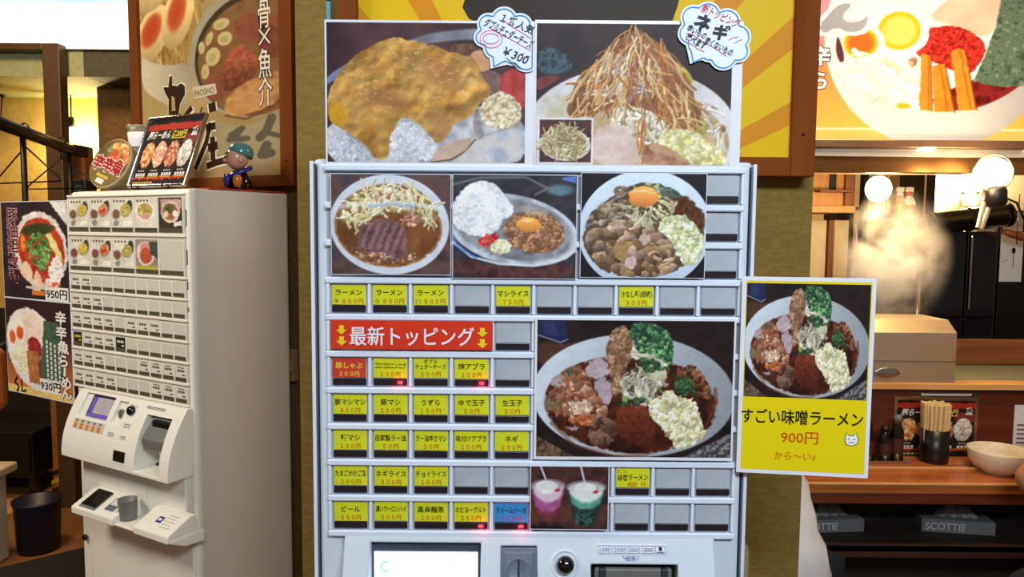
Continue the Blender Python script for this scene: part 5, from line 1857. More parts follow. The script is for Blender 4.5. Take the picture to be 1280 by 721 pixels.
def tilted(u0, u1, z0, z1, back, th, m, name, bev=.001, parent=None):
    """a slab that follows the slope of the front, set back by `back`"""
    pts = []
    yA, yB = bulge(z0) + back, bulge(z1) + back
    b = MB()
    vs = [(u0, yA, z0), (u1, yA, z0), (u1, yB, z1), (u0, yB, z1), (u0, yA + th, z0), (u1, yA + th, z0), (u1, yB + th, z1), (u0, yB + th, z1)]
    b.add(vs, [(0, 1, 2, 3), (5, 4, 7, 6), (4, 0, 3, 7), (1, 5, 6, 2), (3, 2, 6, 7), (4, 5, 1, 0)], m)
    return b.build(name, parent or cu)


mat('screen_left', (150, 146, 156), .2, emit=.25, rgb2=(176, 160, 150), scale=60)
mat('screen_violet', (96, 84, 160), .2, emit=.3, var=.1)
mat('screen_navy', (36, 34, 70), .2, emit=.05)
mat('orange_key', (226, 128, 44), .4)
tilted(scr[0], scr[1], scr[2], scr[3], .009, .004, 'cream_shade', 'screen_recess')
w_, h_ = scr[1] - scr[0], scr[3] - scr[2]
sb = tilted(scr[0] + w_ * .2, scr[1] - w_ * .02, scr[2] + h_ * .03, scr[3] - h_ * .08, .0075, .002, 'screen_navy', 'screen')
tilted(scr[0] + w_ * .38, scr[1] - w_ * .05, scr[2] + h_ * .2, scr[3] - h_ * .14, .0070, .001, 'screen_left', 'screen_picture', parent=cu)
tilted(scr[0] + w_ * .22, scr[1] - w_ * .04, scr[2] + h_ * .04, scr[2] + h_ * .18, .0070, .001, 'screen_violet', 'screen_bar', parent=cu)
tilted(scr[0] + w_ * .25, scr[0] + w_ * .36, scr[2] + h_ * .2, scr[3] - h_ * .14, .0070, .001, 'screen_violet', 'screen_bar', parent=cu)
tilted(coin[0], coin[1], coin[2], coin[3], .010, .004, 'cream_shade', 'coin_recess')
um, zm = (coin[0] + coin[1]) / 2, coin[2] + (coin[3] - coin[2]) * .45
T = Matrix.Translation((um, bulge(zm) + .0085, zm)) @ Matrix.Rotation(math.radians(80), 4, 'X')
MB().lathe([(.0115, -.001), (.0112, .0015), (.009, .002), (.0003, .0012)], 'grey_plastic', 24, T).box(-.0008, .0008, -.008, .008, .001, .0025, 'black_matt', T=T).build('coin_slot', cu)
ku, kz = lu(166, 513)
T = Matrix.Translation((ku, bulge(kz) - .001, kz)) @ Matrix.Rotation(math.radians(80), 4, 'X')
MB().lathe([(.0165, -.002), (.016, .001), (.0145, .0014), (.0135, 0)], 'cream_shade', 28, T, cap=False).build('knob_ring', cu)
MB().lathe([(.0115, -.002), (.0115, .005), (.010, .009), (.006, .0118), (.0003, .0125)], 'black_gloss', 26, T).build('return_knob', cu)
# orange keys under the screen
k0, k1 = lu(94, 528), lu(128, 538)
kz0, kz1 = lu(108, 538)[1], lu(112, 525.5)[1]
ks = tilted(scr[0] + .0, scr[1] + .004, scr[2] - .026, scr[2] - .004, -.0012, .002, 'cream_cell', 'key_strip')
for k in range(5):
    u = scr[0] + (scr[1] - scr[0]) * (k + .5) / 5
    z = scr[2] - .019
    tilted(u - .0045, u + .0045, z - .005, z + .006, -.003, .003, 'orange_key', 'key')
    tilted(u - .0045, u + .0045, z + .009, z + .013, -.0016, .001, 'seam_dark', 'key_caption')
# banknote acceptor inside the tall opening
MB().box(bill[0], bill[1], -.004, 0, bill[2], bill[3], 'cream_shade').build('banknote_recess', cu)
zA, zB = bill[2] + (bill[3] - bill[2]) * .38, bill[2] + (bill[3] - bill[2]) * .72
u0, u1 = bill[0] + .012, bill[1] - .001
o = MB().prism([(-.006, zA), (bulge(zA) + .012, zA + .004), (bulge(zA) + .008, zB - .014), (-.02, zB + .03), (-.006, zB + .035)], u0, u1, 'grey_plastic', axis='x').build('banknote_acceptor', cu)
bevel_mod(o, .003)
MB().box(u0 + .012, u1 - .004, -.034, -.02, zB + .006, zB + .026, 'black_plastic', .003).build('banknote_mouth', cu)
MB().box(bill[0] + .014, bill[1] - .003, -.02, -.004, bill[2] + .004, bill[2] + .008, 'black_matt').build('slot_opening', cu)
# ticket window, captions
tw = (lu(142, 570)[0], lu(156, 572)[0], lu(149, 577)[1], lu(149, 563.5)[1])
tilted(tw[0] - .004, tw[1] + .004, tw[2] - .005, tw[3] + .004, -.0012, .002, 'cream_enamel', 'window_bezel')
tilted(tw[0], tw[1], tw[2], tw[3], -.0022, .002, 'black_gloss', 'ticket_window')
for (x0, y0, x1, y1) in ((134, 539, 143, 546), (150, 544, 158, 550), (154, 528, 164, 536), (183, 508, 209, 513)):
    q0, q1 = lu(x0, (y0 + y1) / 2), lu(x1, (y0 + y1) / 2)
    z0, z1 = lu((x0 + x1) / 2, y1)[1], lu((x0 + x1) / 2, y0)[1]
    st = tilted(q0[0], q1[0], z0, z1, -.0008, .001, 'cream_shade', 'caption_sticker')
    for q_ in range(2):
        zq = z0 + (z1 - z0) * (.3 + .4 * q_)
        tilted(q0[0] + .002, q1[0] - .002, zq - .0007, zq + .0007, -.0011, .0004, 'seam_dark', 'caption_line')
# neck under the control unit, then the lower shelf with its sloped blocks
zs_t, zs_b = pl(160, 618, .03)[1], pl(150, 668, .085)[1]
MB().box(cuL + .008, cuR - .004, -.02, 0, zs_b - .02, zb + .01, 'cream_shade', .004).build('neck_panel', LT)
lu0 = pl(88, 634, .095)[0]
lu1 = pl(139.5, 652, .095)[0]
lu2 = pl(165, 662, .095)[0]
lu3 = pl(208.5, 678, .095)[0]
zf1 = pl(114, 641, .095)[1]
ztop_ = pl(122, 610, .035)[1]
zf0 = zf1 - .017
sh = MB().prism([(0, zf0 - .022), (-.05, zf0 - .018), (-.088, zf0), (-.088, zf0 + .006), (0, zf0 + .006)], lu0 + .004, lu3 + .003, 'cream_enamel', axis='x').build('shelf', LT)
bevel_mod(sh, .003)
for a_, b_ in ((lu0, lu1), (lu2, lu3)):
    o = MB().prism([(-.02, zf0), (-.094, zf0), (-.094, zf1), (-.036, ztop_), (-.02, ztop_)], a_, b_, 'cream_enamel', axis='x').build('sloped_block', LT)
    bevel_mod(o, .003)
    nx = Vector((0, -.094 + .036, zf1 - ztop_)).normalized()


def slope(u0, u1, t0, t1, m, name, lift=.0012, th=.0025, parent=LT, col=(255, 255, 255)):
    """slab lying on a sloped block; t 0 at its front edge, 1 at its upper edge"""
    A, B = Vector((0, -.094, zf1)), Vector((0, -.036, ztop_))
    n = Vector((0, -(B.z - A.z), (B.y - A.y))).normalized()
    a_, b_ = A.lerp(B, t0) + n * lift, A.lerp(B, t1) + n * lift
    c_, d_ = a_ - n * th, b_ - n * th
    vs = [(u0, a_.y, a_.z), (u1, a_.y, a_.z), (u1, b_.y, b_.z), (u0, b_.y, b_.z), (u0, c_.y, c_.z), (u1, c_.y, c_.z), (u1, d_.y, d_.z), (u0, d_.y, d_.z)]
    return MB().add(vs, [(0, 1, 2, 3), (5, 4, 7, 6), (4, 0, 3, 7), (1, 5, 6, 2), (3, 2, 6, 7), (4, 5, 1, 0)], m, col).build(name, parent)


lw_ = lu1 - lu0
slope(lu0 + lw_ * .14, lu0 + lw_ * .52, .10, .98, 'grey_plastic', 'reader_tray')
slope(lu0 + lw_ * .16, lu0 + lw_ * .50, .2, .98, 'black_gloss', 'card_reader', .004, .003)
slope(lu0 + lw_ * .66, lu0 + lw_ * .86, .28, .85, 'seam_dark', 'small_display')
slope(lu0 + lw_ * .68, lu0 + lw_ * .84, .52, .82, 'cream_shade', 'display_picture', .0018)
for k in range(3):
    slope(lu0 + lw_ * .90, lu0 + lw_ * .96, .3 + .2 * k, .4 + .2 * k, 'cream_cell', 'caption_sticker')
rw_ = lu3 - lu2
mat('logo_blue', (44, 56, 150), .4)
slope(lu2 + rw_ * .38, lu2 + rw_ * .52, .42, .68, 'logo_blue', 'logo_sticker')
slope(lu2 + rw_ * .41, lu2 + rw_ * .49, .50, .60, 'cream_enamel', 'logo_mark', .0018, .001)
for k in range(5):
    slope(lu2 + rw_ * .56, lu2 + rw_ * (.84 - .05 * (k % 2)), .28 + .13 * k, .31 + .13 * k, 'cream_cell', 'caption_line')
uc = (lu1 + lu2) / 2
ucc = pl(160, 642, .056)[0]
T = Matrix.Translation((ucc, -.056, zf0 + .004)) @ Matrix.Diagonal((.74, .74, .95, 1))
cup = MB().lathe([(.0003, 0), (.023, 0), (.026, .004), (.0285, .052), (.030, .054), (.027, .054), (.0245, .012), (.0003, .011)], 'grey_plastic', 30, T, cap=False).build('coin_cup', LT)
MB().lathe([(.0003, .030), (.0255, .030), (.0258, .033), (.0003, .040)], 'charcoal', 26, T, cap=False).build('cup_lining', cup)
MB().box(ucc - .018, ucc + .022, -.024, -.02, zf0 + .03, zb, 'cream_shade', .002).build('coin_chute', LT)
# lower door with lock
ld = MB().box(cuL + .01, cuR, -.006, .004, .12, zs_b - .02, 'cream_enamel', .004).build('lower_door', LT)
u, z = pl(107, 671, .006)
MB().lathe([(.008, -.001), (.008, .004), (.006, .006), (.0003, .006)], 'black_metal', 18, Matrix.Translation((u, -.006, z)) @ Matrix.Rotation(math.pi / 2, 4, 'X')).build('door_lock', ld)

# ------------------------------------------------------------------ two posters at the far edge of the small machine
pd = .004
u0, u1 = pl(3, 312, pd)[0], -LW - .008
zA0, zA1 = pl(48, 375, pd)[1], pl(48, 251, pd)[1]
zB0, zB1 = pl(54, 497, pd)[1], pl(54, 375.5, pd)[1]
w_ = u1 - u0


def left_poster(z0, z1, cv, label, price, title, uoff):
    h_ = z1 - z0
    mb = MB().box(-w_ / 2, w_ / 2, 0, .0015, 0, h_, 'laminate')
    mb.canvas(cv, -w_ / 2 + .002, w_ / 2 - .002, .002, h_ - .002, -.0003)
    X = lambda x: -w_ / 2 + w_ * x / 90
    Z = lambda y: h_ * (1 - y / 125)
    k = w_ / 90
    kz = h_ / 125
    mb.rect(X(58 if z0 == zA0 else 46), X(88 if z0 == zA0 else 74), Z(124 if z0 == zA0 else 117), Z(107 if z0 == zA0 else 100), -.0006, (232, 230, 224))
    mb.text(price, X(73 if z0 == zA0 else 60), Z(115.5 if z0 == zA0 else 108.5), 11.5 * kz, -.0009, (24, 22, 22), width=-27 * k, bold=.02)
    if z0 == zA0:
        mb.rect(X(40), X(57), Z(119), Z(113), -.0006, (214, 120, 50))
        mb.rect(X(32), X(57), Z(111), Z(108), -.0006, (206, 200, 190))
        for i in range(9):
            mb.rect(X(8), X(10), Z(20 + i * 9 + 6), Z(20 + i * 9), -.0006, (120, 110, 110))
        mb.vtext('豚油担々麺', X(16.5), Z(18), 18 * kz, -.0007, (206, 150, 150), pitch=1.08, bold=.05, sx=.75 * k / kz)
        mb.vtext('豚油担々麺', X(16.5), Z(18), 18 * kz, -.001, (70, 26, 34), pitch=1.08, bold=.005, sx=.75 * k / kz)
    else:
        for i, (x, y) in enumerate(((77, 20), (77, 38), (79, 56), (79, 73), (80, 87), (81, 100), (81, 113))):
            ch = '辛辛魚らーめん'[i]
            if ch == 'ー':
                mb.stroke([(X(x), Z(y - 6)), (X(x - 1), Z(y + 5))], 2.6 * k, -.0009, (236, 232, 226))
                continue
            mb.text(ch, X(x), Z(y), 15 * kz, -.0008, (52, 24, 22), bold=.07, sx=.85 * k / kz)
            mb.text(ch, X(x), Z(y), 15 * kz, -.0011, (236, 232, 226), bold=.03, sx=.85 * k / kz)
        for j in range(4):
            for i in range(9):
                mb.rect(X(56 + j * 5.2), X(58.4 + j * 5.2), Z(50 + i * 6 + j * 2 + 4.4), Z(50 + i * 6 + j * 2), -.0006, (214, 214, 206))
        mb.stroke([(X(14), Z(104)), (X(10), Z(112)), (X(16), Z(116)), (X(13), Z(124))], 2.6 * k, -.0007, (30, 26, 26))
        mb.stroke([(X(20), Z(106)), (X(20), Z(122)), (X(26), Z(120))], 2.2 * k, -.0007, (30, 26, 26))
    o = mb.build('menu_poster')
    o.location = PL.world((u0 + u1) / 2 + uoff, pd, z0)
    o.rotation_euler = (0, 0, PL.ang)
    tag(o, label, 'poster')


left_poster(zA0, zA1, art_red_ramen(), 'dark poster of red ramen with greens priced 950 yen, upper of two', '950円', True, 0)
left_poster(zB0, zB1, art_spicy_fish(), 'poster of ramen with eggs and nori priced 930 yen, lower of two', '930円', False, .0)

# ------------------------------------------------------------------ things on top of the small machine
top = ltop
# red board lying on the top
tag(MB().box(-.19, .005, -.13, .10, 0, .0035, 'red_board', .001).build('red_board', loc=PL.world(-.005, -.185, top), rot=(0, 0, PL.ang)), 'thin red board lying on top of the small ticket machine', 'board')
# menu stand: a sloping framed card on wire easel
mA, mB_ = pl(160, 235, -.02), pl(230.5, 232, -.02)
mw = mB_[0] - mA[0]
ms = thing('menu_stand', 'framed black topping menu leaning on a wire easel on the small machine', 'menu stand', PL.world((mA[0] + mB_[0]) / 2, -.02, top), PL.ang)
TOPM = art_topping_menu()
mh = .180


def menu_card(mb, w, h):
    X = lambda x: -w / 2 + w * x / 100
    Z = lambda y: h * (1 - y / 84)
    mb.canvas(TOPM, X(1.5), X(98.5), Z(82.5), Z(1.5), -.0004)
    mb.text('豚らーめん', X(28), Z(19), h * .115, -.0008, (232, 228, 220), width=w * .42, bold=.03, shear=.3)
    mb.text('各200円', X(64), Z(18.5), h * .1, -.0008, (222, 206, 60), width=w * .26, bold=.02, shear=.2)
    mb.rect(X(51), X(76), Z(24.5), Z(23.3), -.0008, (222, 206, 60))
    mb.text('盛', X(91), Z(17), h * .12, -.0008, (232, 228, 220), bold=.03)
    for k, t in enumerate(('ガッツリ', '豚マシマシ', 'こってり', '大盛り')):
        for q_ in range(4):
            mb.rect(X(6 + k * 24 + q_ * 4.6), X(9.4 + k * 24 + q_ * 4.6), Z(71.5), Z(67.5), -.0007, (222, 218, 210))
            mb.rect(X(8 + k * 24 + q_ * 3.2), X(10 + k * 24 + q_ * 3.2), Z(65.4), Z(63.6), -.0007, (190, 186, 176))
        mb.rect(X(6 + k * 24), X(23 + k * 24), Z(73), Z(72.2), -.0007, (222, 200, 60) if k else (206, 196, 150))
    for q_ in range(7):
        mb.rect(X(5 + q_ * 5.4), X(9 + q_ * 5.4), Z(81.4), Z(78.2), -.0007, (196, 170, 80))


lean = math.radians(-21)
c_ = MB().box(-mw / 2, mw / 2, 0, .004, 0, mh, 'black_plastic', .001)
menu_card(c_, mw - .008, mh - .008)
co = c_.build('menu_card', ms)
co.location = (0, 0, .008)
co.rotation_euler = (lean, 0, 0)
for x0, x1, z0, z1 in ((-mw / 2, mw / 2, -.002, .003), (-mw / 2, mw / 2, mh - .003, mh + .002), (-mw / 2 - .002, -mw / 2 + .003, 0, mh), (mw / 2 - .003, mw / 2 + .002, 0, mh)):
    b_ = MB().box(x0, x1, -.004, .006, z0, z1, 'chrome', .001).build('frame_bar', ms)
    b_.location = (0, 0, .008)
    b_.rotation_euler = (lean, 0, 0)
for sx in (-.35, .2):
    MB().tube([(sx * mw, -.012, .016), (sx * mw, -.012, .004), (sx * mw, .0, .003), (sx * mw, .06, .003), (sx * mw, .062, .06), (sx * mw, .10, .2)], .0018, 'black_metal', 6).build('easel_wire', ms)
# printed cup noodle bowl, tipped towards the camera
cu_, cz0 = pl(139, 237, -.05)
Rb = .0465
nb = thing('noodle_cup', 'round instant noodle cup with printed lid leaning on its side', 'cup noodle', PL.world(cu_, -.05, top), PL.ang)
Tn = Matrix.Translation((0, 0, .071)) @ Matrix.Rotation(math.radians(0), 4, 'Z') @ Matrix.Rotation(math.radians(18), 4, 'Y') @ Matrix.Rotation(math.radians(66), 4, 'X')
R1 = .066
mat('cup_paper', (176, 158, 116), .5, rgb2=(196, 180, 140), scale=30)
MB().lathe([(R1 * .78, -.062), (R1 * .80, -.058), (R1 * .97, -.008), (R1 * 1.02, -.006), (R1 * 1.02, 0), (R1 * .99, .001)], 'cup_paper', 48, Tn).build('cup_body', nb)
# lid: a disc whose print is a fine disc grid
lid = MB()
cvl = art_cup_lid()
Rn, An = 22, 64
L_ = cvl.linear()
vs, cs, fs = [], [], []
for i in range(Rn + 1):
    for k in range(An):
        r_, a_ = R1 * .985 * i / Rn, 2 * math.pi * k / An
        x_, y_ = r_ * math.cos(a_), r_ * math.sin(a_)
        vs.append(Tn @ Vector((x_, y_, .0015)))
        jx = int((x_ / R1 * .5 + .5) * (cvl.W - 1))
        jy = int((.5 - y_ / R1 * .5) * (cvl.H - 1))
        cs.append(tuple(L_[jy, jx]))
for i in range(Rn):
    for k in range(An):
        j = (k + 1) % An
        fs.append((i * An + k, (i + 1) * An + k, (i + 1) * An + j, i * An + j))
lid.add(vs, fs, 'print')
lid.c = list(cs)


def lid_text(t, x, y, h, col, lift, bold, w, rot=0.0):
    n0 = len(lid.v)
    lid.text(t, x, y, h, 0, col, width=w, bold=bold, rot=rot)
    for i in range(n0, len(lid.v)):
        a_, _, b_ = lid.v[i]
        lid.v[i] = tuple(Tn @ Vector((a_, b_, .0015 + lift)))


for i, (ch, x) in enumerate((('辛', -.038), ('辛', 0.0), ('魚', .037))):
    lid_text(ch, x, -.010 + .004 * i, .036, (226, 206, 190), .0006, .09, None)
    lid_text(ch, x, -.010 + .004 * i, .036, (170, 36, 30), .0010, .03, None)
n0 = len(lid.v)
lid.rect(-.022, .026, -.042, -.034, 0, (206, 176, 60))
lid.rect(-.012, .018, -.058, -.045, 0, (226, 224, 214))
for i in range(n0, len(lid.v)):
    a_, _, b_ = lid.v[i]
    lid.v[i] = tuple(Tn @ Vector((a_, b_, .0022)))
lid.build('lid', nb)
# clear plastic tubs stacked behind the menu stand
for k, (px, py, lab) in enumerate(((177, 205, 'lower clear plastic tub behind the framed topping menu'), (172, 172, 'upper clear plastic tub behind the framed topping menu'))):
    z_ = (top + .012 if k == 0 else top + .098)
    tb = thing('plastic_tub', lab, 'tub', PL.world(pl(px, py, -.13)[0] - .022, -.17, z_), PL.ang, 'clear plastic tubs')
    tb.scale = (.82, .82, .82)
    MB().lathe([(.0003, 0), (.043, 0), (.046, .004), (.055, .09), (.059, .092), (.059, .096), (.055, .096), (.053, .092), (.044, .006), (.0003, .005)], 'clear_plastic', 36, cap=False).build('tub_body', tb)
    MB().lathe([(.052, .028), (.0535, .05), (.0552, .074), (.0536, .074), (.0521, .05), (.0505, .028)], 'paper_white', 36, cap=False).build('paper_sleeve', tb)
# small glazed figurine
fu, fz = pl(299, 232, -.20)
fg = thing('figurine', 'small glazed figurine in teal cap and blue robe on the red board', 'figurine', PL.world(fu, -.20, top + .0036), PL.ang - .45)
hs = .001


def ellip(mb, c, r, m, n=20, T=None):
    b = bmesh.new()
    bmesh.ops.create_uvsphere(b, u_segments=n, v_segments=n // 2 + 2, radius=1)
    for v in b.verts:
        v.co = Vector((c[0] + v.co.x * r[0], c[1] + v.co.y * r[1], c[2] + v.co.z * r[2]))
    mb.bm(b, m, True, T=T)
    return mb


MB().lathe([(.0003, 0), (.028, 0), (.031, .005), (.030, .022), (.024, .040), (.014, .050)], 'black_gloss', 26).build('body', fg)
MB().tube([(.030 * math.cos(q_), .026 * math.sin(q_) + .002, .047 - .012 * math.sin(q_) * -1) for q_ in [k * 6.283 / 20 for k in range(20)]], .0055, 'blue_glaze', 10, closed=True).build('collar', fg)
MB().tube([(-.012, -.030, .040), (-.002, -.034, .026), (.004, -.033, .010)], .004, 'blue_glaze', 8).build('lapel', fg)
MB().tube([(.014, -.030, .040), (.016, -.031, .024), (.012, -.032, .010)], .004, 'blue_glaze', 8).build('lapel', fg)
ellip(MB(), (-.022, -.018, .022), (.010, .012, .018), 'orange_glaze').build('sleeve', fg)
ellip(MB(), (.024, -.010, .024), (.010, .012, .018), 'orange_glaze').build('sleeve', fg)
hd = ellip(ellip(ellip(MB(), (0, -.004, .080), (.026, .027, .029), 'skin_glaze', 26), (-.010, -.030, .074), (.006, .006, .005), 'skin_glaze', 12), (.026, -.002, .076), (.005, .007, .009), 'skin_glaze', 12)
hd = ellip(hd, (-.026, -.002, .076), (.005, .007, .009), 'skin_glaze', 12).build('head', fg)
for ex in (-.011, .009):
    ellip(MB(), (ex - .002, -.0295, .084), (.0025, .0016, .0034), 'black_gloss', 10).build('eye', hd)
    MB().tube([(ex - .008, -.0275, .0915), (ex - .002, -.030, .0935), (ex + .003, -.0285, .092)], .0011, 'black_gloss', 6).build('eyebrow', hd)
MB().tube([(-.008, -.030, .066), (-.003, -.0315, .0645), (.003, -.0305, .066)], .0011, 'red_board', 6).build('mouth', hd)
MB().lathe([(.0295, .0), (.0305, .004), (.029, .016), (.022, .026), (.012, .031), (.0003, .033)], 'teal_glaze', 28, Matrix.Translation((0, .004, .088)) @ Matrix.Rotation(-.35, 4, 'X')).build('cap', fg)

# ------------------------------------------------------------------ framed sign on the wall behind the small machine
s = Sheet(PW, 176.5, -60, 352.5, 222, .024)
s.mb.box(-s.w / 2, s.w / 2, 0, .006, -s.h / 2, s.h / 2, 'paper_white')
s.canvas(art_inosho(), 176.5, -60, 352.5, 222)
W_, D_ = (232, 218, 190), (52, 36, 22)


def brush(pts, wd, m=0):
    s.stroke(pts, wd + 3.0, W_, -.0008)
    s.stroke(pts, wd, D_, -.0012)


for i, (ch, y) in enumerate((('骨', 28), ('×', 55), ('魚', 87), ('介', 121))):
    h_ = 33
    if ch == '×':
        for e_ in (1, -1):
            for w_, c_, y_ in ((3.4, D_, -.0010), (1.6, (236, 226, 204), -.0014)):
                s.stroke([(328, y - 9 * e_), (340, y + 9 * e_)], w_, c_, y_ - .0001 * e_)
        continue
    s.text(ch, 334, y, h_, D_, -.0010, bold=.04, sx=.64)
    s.text(ch, 334, y, h_, (236, 226, 204), -.0014, bold=.008, sx=.64)
s.text('豚', 333, -6, 33, D_, -.0010, bold=.04, sx=.64)
s.text('豚', 333, -6, 33, (236, 226, 204), -.0014, bold=.008, sx=.64)
# ink brush marks of the name
hog = [(207, 99), (214, 100), (216, 86), (219, 86), (219, 98), (226, 100), (231, 97), (236, 101), (236, 112), (229, 124), (227, 136), (234, 138), (243, 127), (246, 133), (238, 141), (203, 146), (205, 140), (213, 138), (214, 116), (209, 106)]
hp = np.array(hog)
hc = hp.mean(0)
s.poly([tuple(q_) for q_ in hc + (hp - hc) * 1.1], W_, -.0008)
s.poly(hog, D_, -.0012)
s.poly([(218, 112), (222, 114), (223, 132), (218, 132)], (176, 152, 104), -.0014)
s.poly([(246, 104), (275, 103), (277, 116), (248, 120)], (206, 190, 156), -.0013)
s.text('INOSHO', 261, 111.5, 10, (96, 74, 48), -.0016, width=-25, rot=3)
for pts, wd in (([(270, 127), (271, 138)], 9), ([(268, 152), (262, 176), (247, 210)], 5), ([(262, 158), (274, 156)], 6), ([(270, 170), (270, 200)], 6), ([(264, 184), (276, 181)], 7), ([(262, 207), (274, 203), (287, 200)], 5.5)):
    brush(pts, wd)
sg = thing('framed_sign', 'wood framed ramen sign with brush lettering behind the small machine', 'sign', PW.world(s.u, .024, s.z - s.h / 2), PW.ang)
o = s.mb.build('sign_print', sg)
o.location = (0, 0, s.h / 2)
w2, h2 = s.w / 2, s.h
fl, fr_ = 12 * s.kx, 14 * s.kx
for x0, x1, z0, z1, m in ((-w2 - fl, -w2, -.03, h2 + .03, 'frame_wood'), (w2, w2 + fr_, -.03, h2 + .03, 'frame_wood'), (-w2, w2, -.03, 0, 'frame_wood_flat'), (-w2, w2, h2, h2 + .03, 'frame_wood_flat')):
    MB().box(x0, x1, -.012, .024, z0, z1, m, .002).build('frame_bar', sg)
T = Matrix.Translation((w2 + fr_ * .5, -.012, .035)) @ Matrix.Rotation(math.pi / 2, 4, 'X')
MB().lathe([(.004, -.001), (.003, .001), (.0003, .0015)], 'black_metal', 12, T).build('screw', sg)
# small plate on the wall at the back edge of the machine
u, z1 = PW.loc(369, 436, 0)
_, z0 = PW.loc(369, 475, 0)
tag(MB().box(-.03, .012, -.02, 0, 0, z1 - z0, 'plate_beige', .003).box(-.008, .006, -.023, -.019, (z1 - z0) * .35, (z1 - z0) * .65, 'cream_cell', .001).build('wall_box', loc=PW.world(u, .0, z0), rot=(0, 0, PW.ang)), 'small beige box on the wall behind the small machine', 'wall box')

# ------------------------------------------------------------------ far room on the left
a, b = at(-60, 20, YB - .05), at(260, 20, YB - .05)
sky = Cv(0, 0, 160, 80, .6, (250, 254, 255), 1.0)
_t = np.clip(1 - (sky.Y - 34) / 16, 0, 1) * (.55 + .45 * sky.noise(40, 2))
sky.fill(_t, (120, 214, 238))
sky.fill(sky.poly([(30, 56), (58, 56), (54, 68), (30, 68)], 6, 0), (206, 228, 240), .8)
print_mat('print_sky', .4, emit=1.0, spec=.1)
wb, hb_ = b.x - a.x, at(80, -50, YB).z - zb1
lb = MB().box(0, wb, .001, .10, 0, hb_, 'paper_white', .0)
lb.canvas(sky, 0, wb, 0, hb_, 0, 'print_sky')
o = lb.build('lit_signboard', loc=(a.x, YB - .03, zb1 + .005))
tag(o, 'overexposed white lit signboard above the green beam', 'signboard')
# steel frame
yf = 4.2
vx0, vx1 = at(57.5, 200, yf).x, at(78.5, 200, yf).x
zt_ = at(40, 53.5, yf).z
zl_ = at(40, 62, yf).z
sf = thing('steel_partition', 'dark brown square steel frame in front of the yellow wall', 'frame', ((vx0 + vx1) / 2, yf, 0))
MB().box(-(vx1 - vx0) / 2, (vx1 - vx0) / 2, 0, .075, 0, zt_, 'dark_frame_paint', .004).build('post', sf)
MB().box(-1.6, -(vx1 - vx0) / 2, 0, .075, zl_, zt_, 'dark_frame_paint', .004).build('top_rail', sf)
# garment rack
r1 = at(89, 187, 4.08)
zr = r1.z
_r = ray(-60, 132)
r0 = CAMP + _r * ((zr - CAMZ) / _r.z)
rk = thing('garment_rack', 'black garment rack with thick rail at the left edge', 'rack', (r1.x, r1.y, 0))
d0 = Vector((r0.x - r1.x, r0.y - r1.y, 0))
MB().tube([(0, 0, zr), (d0.x, d0.y, zr)], .027, 'black_metal', 12).build('rail', rk)
for t in (.03, .52):
    MB().tube([(d0.x * t, d0.y * t, zr), (d0.x * t, d0.y * t, 1.12)], .012, 'black_metal', 10).build('hanging_post', rk)
MB().tube([(0, 0, 1.12), (d0.x, d0.y, 1.12)], .014, 'black_metal', 10).build('lower_rail', rk)
MB().tube([(d0.x, d0.y, zr + .03), (d0.x, d0.y, 0)], .02, 'black_metal', 10).build('post', rk)
MB().tube([(d0.x - .2, d0.y, .02), (d0.x + .2, d0.y, .02)], .016, 'black_metal', 8).build('foot', rk)
MB().box(-.05, .02, 0, .13, zr - .03, zr + .03, 'black_metal', .004).build('bracket', rk)
for t, rz, lab in ((.50, -.5, 'wire hanger on the garment rack near the left picture edge'), (.13, -.35, 'wire hanger on the garment rack beside the steel frame')):
    bx, by = r1.x + d0.x * t, r1.y + d0.y * t
    hk = [(-.010 + .02 * math.cos(q_), 0, .015 + .022 * math.sin(q_)) for q_ in [math.radians(v) for v in range(-60, 200, 26)]]
    hk = [(.0 + .034 * math.cos(q_), 0, .006 + .034 * math.sin(q_)) for q_ in [math.radians(v) for v in range(-10, 250, 26)]]
    tri = [(-.0, 0, -.06), (.24, 0, -.20), (.245, 0, -.215), (-.245, 0, -.215), (-.24, 0, -.20), (0, 0, -.06)]
    o = MB().tube(hk + [(0, 0, -.035), (0, 0, -.06)], .004, 'black_metal', 6).tube(tri, .0035, 'black_metal', 6).build('wire_hanger', loc=(bx, by, zr), rot=(0, 0, rz))
    tag(o, lab, 'hanger')
# hanging bulb and its cable on the yellow wall
yb_ = 4.9
bp = at(98, 166, yb_)
hb = thing('hanging_bulb', 'bare bulb hanging by a black cable from the yellow wall', 'lamp', (bp.x, bp.y, bp.z))
tp = at(88, 104, yb_)
cab = [at(-20, 116, yb_), at(2, 113, yb_), at(20, 104, yb_), at(40, 99, yb_), at(60, 103, yb_), at(84, 105, yb_), at(92, 103, yb_), at(103, 101, yb_)]
MB().tube([Vector(c_) - bp for c_ in cab], .006, 'black_metal', 6).build('cable', hb)
sk = at(89, 146, yb_) - bp
MB().tube([tp - bp, sk], .005, 'black_metal', 6).build('drop_cable', hb)
ellip(MB(), tuple(tp - bp), (.022, .02, .022), 'black_metal', 12).build('cable_clip', hb)
MB().lathe([(.014, 0), (.018, -.02), (.018, -.06), (.012, -.064)], 'black_metal', 14, Matrix.Translation(sk)).build('socket', hb)
MB().lathe([(.012, 0), (.016, -.02), (.029, -.055), (.030, -.075), (.022, -.095), (.0003, -.104)], 'glow_bulb', 18, Matrix.Translation(sk + Vector((0, 0, -.062)))).build('bulb', hb)
l = bpy.data.lights.new('hanging_bulb_light', 'POINT')
l.energy, l.color, l.shadow_soft_size = 34, (1, .80, .42), .03
lo = bpy.data.objects.new('hanging_bulb_light', l)
COL.objects.link(lo)
lo.location = bp + sk + Vector((.02, .02, -.15))
